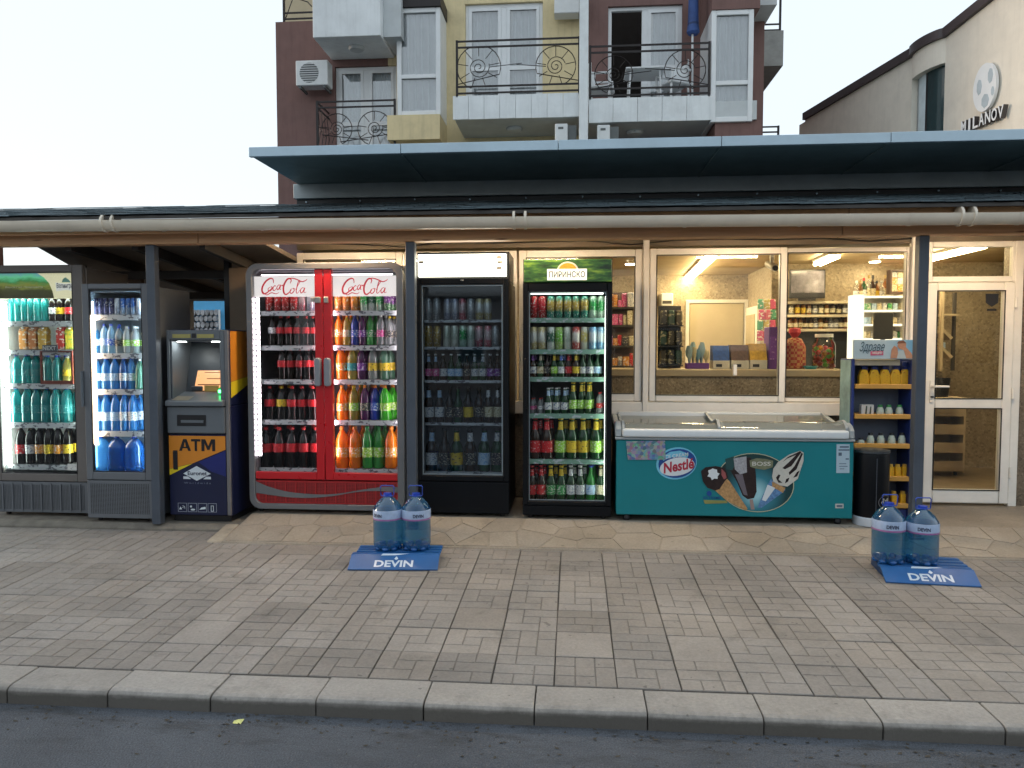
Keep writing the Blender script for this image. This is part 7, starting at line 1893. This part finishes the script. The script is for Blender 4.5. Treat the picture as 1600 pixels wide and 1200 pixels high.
# dark rack of pouches at the left of the window
rx0_, rx1_ = ax(1030, 8.05), ax(1066, 8.05)
t = thing("pouch_rack", ((rx0_ + rx1_) / 2, 8.05, .2), "dark rack of snack pouches left in the window beside the mullion", "snack rack")
obj("backboard", MB().box(rx0_, rx1_, 8.2, 8.22, .2, az(478, 8.2, 1050)), M_BLACK, t)
for j, py in enumerate((508, 540, 570)):
    z = az(py, 8.05, 1050)
    obj("rack_shelf", MB().box(rx0_, rx1_, 8.0, 8.2, z - .015, z), M_BLACK, t)
    for k in range(3):
        x = rx0_ + (rx1_ - rx0_) * (k + .5) / 3
        obj("pouch", MB().prism([(x - .038, z), (x + .038, z), (x + .034, z + .14), (x + .03, z + .16), (x - .03, z + .16), (x - .034, z + .14)], 8.04, 8.1), printed('pouch_%d' % ((j + k) % 3), ((.03, .03, .03), (.02, .06, .04), (.05, .04, .02))[(j + k) % 3], (.35, .32, .2), 18, .56), t, bevel=.012)
x0_, x1_, z0_, z1_ = rect(1033, 458, 1052, 478, 9.9)
t = thing("wall_unit", (x0_, 9.9, z0_), "small white wall unit above the dark pouch rack", "wall unit")
obj("case", MB().box(x0_, x1_, 9.9, YB - .002, z0_, z1_), M_WHITE, t, bevel=.01); obj("slot", MB().box(x0_ + .02, x1_ - .02, 9.89, 9.899, z0_ + .03, z0_ + .07), M_DARK, t)
# hanging bags of sweets
random.seed(4)
hx0, hx1, hz0, hz1 = rect(1184, 470, 1213, 536, 8.35)
t = thing("sweets_rack", ((hx0 + hx1) / 2, 8.35, cz), "stand hung with pink and green sweet bags behind the counter", "sweets rack")
obj("pole", MB().tube([((hx0 + hx1) / 2, 8.42, .2), ((hx0 + hx1) / 2, 8.42, hz1)], .012, 6), M_WIRE, t)
for j in range(4):
    for k in range(3):
        x = hx0 + (hx1 - hx0) * (k + .5) / 3 + random.uniform(-.01, .01); z = hz0 + (hz1 - hz0) * (j + .2) / 4
        obj("sweet_bag", MB().prism([(x - .032, z), (x + .032, z + .005), (x + .03, z + .11), (x - .03, z + .115)], 8.34 + .01 * k, 8.37 + .01 * k), printed('bag_%d' % ((j * 2 + k) % 4), ((.6, .1, .2), (.6, .12, .15), (.1, .35, .2), (.5, .4, .1))[(j * 2 + k) % 4], (.75, .7, .6), 22, .56), t, bevel=.008)
# red chequered sack, jar of sweets, small teal dish
a, b, z0, z1 = on_counter(1226, 1261, 527)
def chequer():
    m, n, l, out = nt("red_chequer")
    bs = n.new("ShaderNodeBsdfPrincipled"); l.new(bs.outputs[0], out.inputs[0])
    c = n.new("ShaderNodeTexChecker"); c.inputs['Scale'].default_value = 34; c.inputs[1].default_value = (.32, .03, .025, 1); c.inputs[2].default_value = (.42, .22, .08, 1); l.new(coords(n), c.inputs[0])
    l.new(c.outputs[0], bs.inputs['Base Color']); bs.inputs['Roughness'].default_value = .7
    return m
M_CHQ = chequer()
t = thing("red_sack", ((a + b) / 2, 7.9, z0), "red chequered sack tied with a red bow on the counter", "sack")
rs = (b - a) / 2
obj("bag", MB().lathe([(rs * .9, 0), (rs, .05), (rs * .97, (z1 - z0) * .7), (rs * .6, (z1 - z0) * .95), (rs * .25, z1 - z0)], 18, ((a + b) / 2, 7.9, z0)), M_CHQ, t, smooth=True)
obj("bow", MB().lathe([(rs * .25, 0), (rs * .55, .05), (rs * .5, .09), (rs * .1, .1)], 9, ((a + b) / 2, 7.9, z1 + .001)), pm("bow_red", (.5, .03, .04), .5), t)
a, b, z0, z1 = on_counter(1274, 1310, 527)
t = thing("sweets_jar", ((a + b) / 2, 7.9, z0), "big glass jar of red and green sweets on the counter", "jar")
rj = (b - a) / 2; cj = (a + b) / 2
obj("jar_glass", MB().lathe([(rj * .85, 0), (rj, .03), (rj, (z1 - z0) * .75), (rj * .75, (z1 - z0) * .95), (rj * .75, z1 - z0)], 20, (cj, 7.95, z0)), glass("jar_glass", (.93, .95, .9), 1.2), t, smooth=True)
obj("lid", MB().lathe([(rj * .78, 0), (rj * .78, .035)], 18, (cj, 7.95, z1 + .001)), M_WHITE, t)
random.seed(2)
for k in range(34):
    rr_ = rj * .78 * math.sqrt(random.random()); a_ = random.random() * 6.28
    zz = z0 + .03 + (z1 - z0) * .6 * k / 34
    obj("sweet", MB().lathe([(.006, -.028), (.028, -.012), (.03, .01), (.01, .028)], 7, (cj + rr_ * math.cos(a_), 7.95 + rr_ * math.sin(a_), zz)), pm('sweet_%d' % (k % 4), ((.55, .04, .05), (.6, .08, .06), (.15, .45, .08), (.65, .25, .04))[k % 4], .3), t, smooth=True)
a, b, z0, z1 = on_counter(1254, 1273, 561)
t = thing("money_dish", ((a + b) / 2, 7.8, z0), "small teal dish on the counter beside the sweets jar", "dish")
obj("dish", MB().lathe([(.05, 0), (.075, .03), (.07, .032), (.045, .006)], 16, ((a + b) / 2, 7.78, z0)), pm("dish_teal", (.04, .25, .32), .4), t, smooth=True)
# shelves of spirits on the back wall
YW = 8.93
bx0, bx1 = ax(1222, 8.75), ax(1338, 8.75)
SHU = thing("bottle_shelves", ((bx0 + bx1) / 2, 8.75, 1.4), "wall shelves of spirit bottles behind the counter", "shelving")
zsh = {}
for nm, py in (('low', 514), ('mid', 492), ('top', 471)):
    zsh[nm] = az(py, 8.75, 1280)
    obj("shelf_board", MB().box(bx0, bx1 + (.9 if nm == 'top' else 0), 8.66, YW - .002, zsh[nm] - .03, zsh[nm]), pm("shelf_cream", (.55, .48, .34), .45), SHU, bevel=.004)
obj("shelf_back", MB().box(bx0, bx1, YW - .02, YW - .003, zsh['low'] - .5, zsh['top'] - .031), pm("shelf_back_dark", (.05, .05, .05), .5), SHU)
random.seed(31)
SPK = [('wine', 'amber', 'gold', 'cream'), ('wine', 'vodka', 'silver', 'white'), ('squat', 'amber', 'black', 'yellow'), ('wine', 'brown', 'black', 'cream'), ('squat', 'vodka', 'gold', 'cream'), ('wine', 'bgreen', 'red', 'white')]
for nm, hgt, n_ in (('low', .15, 13), ('mid', .15, 11)):
    for k in range(n_):
        kd, bd, cp, lb_ = SPK[random.randrange(6)]
        x = bx0 + .05 + (bx1 - bx0 - .1) * (k + .5) / n_
        lq = L[bd] if bd in L else L['amber']
        drink(kd, x, 8.74, zsh[nm] + .001, hgt * random.uniform(.9, 1.1), .027, lq, C[cp], P[lb_], f"small spirit bottle, {ORD[k] if k < 12 else 'last'} from left on the {'lower' if nm == 'low' else 'middle'} wall shelf behind the counter", "spirit bottles behind the counter")
px_top = (1338, 1344, 1350, 1357, 1364, 1370, 1377, 1384, 1391)
for k, px in enumerate(px_top):
    kd, bd, cp, lb_ = SPK[(k * 5 + 1) % 6]
    drink('wine', ax(px, 8.55, 450), 8.55, az(468, 8.55, px), random.choice((.24, .27, .21)), .032, L[bd], C[cp], P[lb_], f"tall spirit bottle, {ORD[k]} from left above the glowing white cabinet", "tall spirit bottles above the cabinet")
obj("top_board", MB().box(ax(1334, 8.55), ax(1420, 8.55), 8.42, 8.655, az(468, 8.55, 1370) - .03, az(468, 8.55, 1370) - .001), pm("shelf_cream", (.55, .48, .34), .45), SHU)
t0 = rect(1234, 421, 1290, 466, 8.6)
TV = thing("television", ((t0[0] + t0[1]) / 2, 8.6, t0[2]), "dark flat television above the spirit shelves", "television")
obj("case", MB().box(t0[0], t0[1], 8.6, 8.64, t0[2], t0[3]), M_BLACK, TV, bevel=.006)
obj("screen", MB().box(t0[0] + .015, t0[1] - .015, 8.594, 8.599, t0[2] + .06, t0[3] - .02), pm("tv_screen", (.09, .085, .10), .15, var=.6, vscale=9), TV)
obj("stand", MB().box(t0[0] + .1, t0[1] - .1, 8.61, 8.63, zsh['top'], t0[2]), M_BLACK, TV)
# glowing white cigarette cabinet and dark monitor
g0 = rect(1335, 460, 1414, 532, 8.2)
CB = thing("white_cabinet", ((g0[0] + g0[1]) / 2, 8.2, .2), "glowing white shelf cabinet behind the till", "cabinet")
M_GLOW = em("cabinet_glow", (1.0, .86, .6), .6)
M_CABW = pm("cabinet_white", (.75, .7, .6), .4)
obj("side_panel", MB().box(g0[0], g0[0] + .1, 8.2, 8.4, .2, g0[3]), M_GLOW, CB, bevel=.004)
obj("back_panel", MB().box(g0[0] + .1, g0[1], 8.38, 8.4, .2, g0[3]), M_CABW, CB)
for k, py in enumerate((464, 486, 508, 530)):
    z = az(py, 8.2, 1375)
    obj("shelf", MB().box(g0[0] + .1, g0[1], 8.2, 8.379, z - .012, z + .012), M_CABW, CB)
    obj("shelf_light", MB().box(g0[0] + .1, g0[1], 8.19, 8.199, z - .01, z + .012), M_GLOW, CB)
    if k:
        for j in range(7):
            x = g0[0] + .14 + j * .055
            if x > g0[1] - .03: break
            obj("packet_row", MB().box(x, x + .045, 8.24, 8.34, z + .0125, z + .085), [P['white'], P['green'], P['pale'], P['cream']][(j + k) % 4], CB)
obj("side_panel", MB().box(g0[1] - .03, g0[1], 8.19, 8.379, .2, g0[3] - .002), M_CABW, CB)
m0 = rect(1366, 488, 1396, 530, 7.75)
MN = thing("till_monitor", ((m0[0] + m0[1]) / 2, 7.75, cz), "dark back of a till monitor in front of the glowing cabinet", "monitor")
obj("case", MB().box(m0[0], m0[1], 7.75, 7.79, m0[2], m0[3]), pm("monitor_grey", (.05, .05, .045), .4), MN, bevel=.008)
obj("stand", MB().box((m0[0] + m0[1]) / 2 - .02, (m0[0] + m0[1]) / 2 + .02, 7.76, 7.78, cz, m0[2]), M_BLACK, MN)
r0 = rect(1391, 421, 1418, 459, 8.3)
CG = thing("cigarette_rack", (r0[0], 8.3, r0[2]), "dark framed rack of packets high on the right of the window", "rack")
obj("frame", MB().frame(r0[0], r0[1] + .2, r0[2], r0[3], .02, 8.3, 8.4), pm("rack_brown", (.06, .03, .02), .5), CG)
for j in range(3):
    z = r0[2] + .03 + j * (r0[3] - r0[2] - .03) / 3
    for k in range(6): obj("packet", MB().box(r0[0] + .03 + k * .06, r0[0] + .085 + k * .06, 8.33, 8.38, z, z + .07), [P['cream'], P['orange'], P['white']][(k + j) % 3], CG)
# crowded goods shelf seen left of the sliding pane
gx0_, gx1_ = ax(948, 8.6), ax(992, 8.6)
GS = thing("goods_shelf", ((gx0_ + gx1_) / 2, 8.6, .2), "crowded shelf of mixed packets behind the narrow pane beside the beer cooler", "shelving")
obj("back_board", MB().box(gx0_, gx1_, 8.8, 8.82, .2, az(455, 8.6, 970)), pm("goods_back", (.10, .07, .05), .6), GS)
random.seed(17)
for j, py in enumerate((480, 508, 540, 572)):
    z = az(py, 8.6, 970)
    obj("shelf_board", MB().box(gx0_, gx1_, 8.55, 8.8, z - .02, z), M_DARK, GS)
    x = gx0_ + .01
    while x < gx1_ - .05:
        w_ = random.uniform(.035, .08); hh = random.uniform(.08, .17)
        obj("packet", MB().box(x, x + w_, 8.57 + random.uniform(0, .04), 8.7, z + .001, z + hh), [P['red'], P['dark'], P['orange'], P['purple'], P['white'], P['pink'], P['cream']][random.randrange(7)], GS, bevel=.005)
        x += w_ + .006
# security camera
x, z = at(1206, 412, 7.4)
SCm = thing("security_camera", (x, 7.4, z), "white security camera under the shop ceiling", "security camera")
obj("mount", MB().tube([(x, 7.4, ZC), (x, 7.4, z)], .02, 8), M_WHITE, SCm)
obj("housing", MB().tube([(x - .01, 7.5, z + .01), (x + .01, 7.32, z - .05)], .036, 12), M_WHITE, SCm)
obj("lens", MB().tube([(x + .01, 7.319, z - .05), (x + .012, 7.30, z - .056)], .026, 10), M_BLACK, SCm)
# behind the door: pale trolley of shelves, wall rack, bucket
YD = 8.3
q0 = rect(1449, 636, 1508, 762, YD)
TRo = thing("wooden_trolley", ((q0[0] + q0[1]) / 2, YD, .2), "pale wooden shelf trolley standing behind the shop door", "trolley")
M_BIR = pm("birch_board", (.52, .42, .28), .5, var=.08)
obj("side_board", MB().box(q0[0], q0[0] + .02, YD, YD + .3, .24, q0[3]), M_BIR, TRo); obj("side_board", MB().box(q0[1] - .02, q0[1], YD, YD + .3, .24, q0[3]), M_BIR, TRo)
obj("back_board", MB().box(q0[0] + .02, q0[1] - .02, YD + .28, YD + .3, .24, q0[3]), M_BIR, TRo)
for k in range(4):
    z = .26 + (q0[3] - .36) * k / 3
    obj("shelf", MB().box(q0[0] + .02, q0[1] - .02, YD + .01, YD + .279, z, z + .02), M_BIR, TRo)
    obj("shelf_front", MB().box(q0[0] + .021, q0[1] - .021, YD, YD + .009, z, z + .11), M_BIR, TRo)
for x in (q0[0] + .05, q0[1] - .05):
    obj("castor", MB().tube([(x - .015, YD + .1, .22), (x + .015, YD + .1, .22)], .019, 10), M_BLACK, TRo)
q1 = rect(1442, 455, 1500, 580, YD)
WR = thing("wall_rack", (q1[0], YD, q1[2]), "wooden wall rack with slanted boards seen through the door glass", "rack")
obj("upright", MB().box(ax(1468, YD), ax(1472, YD), YD, YD + .05, q1[2], q1[3]), M_BIR, WR)
obj("upright", MB().box(ax(1502, YD), ax(1506, YD), YD + .2, YD + .24, q1[2], q1[3]), M_DARK, WR)
for k, py in enumerate((490, 517, 545, 562)):
    z = az(py, YD, 1465); obj("rack_shelf", MB().box(q1[0] - .1, ax(1472 if k else 1500, YD), YD + .051, YD + .3, z - .02, z), M_BIR, WR)
for px, py in ((1482, 520), (1482, 550)):
    x, z = at(px, py, YD); obj("slanted_board", MB().prism([(x - .07, z + .06), (x - .045, z + .075), (x + .08, z - .05), (x + .055, z - .075)], YD + .06, YD + .28), M_BIR, WR)
for k in range(6):
    x = q1[0] + .02 + k * .045; obj("packet", MB().box(x, x + .04, YD + .1, YD + .2, az(545, YD, 1465), az(545, YD, 1465) + .07), [P['red'], P['cream'], P['pale']][k % 3], WR)
x, z = at(1470, 605, YD - .2)
BK = thing("dark_bucket", (x, YD - .2, az(620, YD - .2, 1470)), "dark bucket on a ledge behind the door glass", "bucket")
zz = az(620, YD - .2, 1470)
obj("pail", MB().lathe([(.07, 0), (.09, .2), (.085, .2), (.065, .01)], 16, (x, YD - .2, zz)), M_BLACK, BK, smooth=True)
obj("ledge", MB().box(x - .2, x + .2, YD - .35, YD - .05, zz - .02, zz - .001), M_BIR, BK)

# ------------------------------------------------------------------ scraps on the road and in the gutter
g_ = ground(372, 1129); z = -.083
d = _ray(372, 1129); tt = (z - CAM_H) / d[2]
obj("paper_scrap", MB().add([(d[0]*tt - .022, d[1]*tt - .008, z), (d[0]*tt + .018, d[1]*tt - .014, z), (d[0]*tt + .024, d[1]*tt + .012, z + .012), (d[0]*tt - .006, d[1]*tt + .018, z + .006), (d[0]*tt - .024, d[1]*tt + .01, z + .003)], [(0, 1, 2, 3, 4)]), pm("scrap_yellow", (.62, .62, .22), .6, var=.2, vscale=60),
    label="crumpled pale yellow scrap lying on the road near the kerb", cat="scrap", loc=(d[0]*tt, d[1]*tt, z))
random.seed(13)
deb = MB()
for k in range(420):
    x = random.uniform(-4, 3.4); y = 3.19 - abs(random.gauss(0, .12)); s = random.uniform(.004, .016); a = random.random() * 6.28
    c_, s_ = math.cos(a) * s, math.sin(a) * s * .6
    deb.add([(x - c_, y - s_, -.0835), (x + s_, y - c_ * .5, -.083), (x + c_, y + s_, -.078), (x - s_, y + c_ * .5, -.0825)], [(0, 1, 2, 3)])
obj("debris", deb, pm("debris_brown", (.05, .042, .03), .8, var=.6, vscale=40), kind='stuff', label="dry leaf crumbs and grit along the gutter")
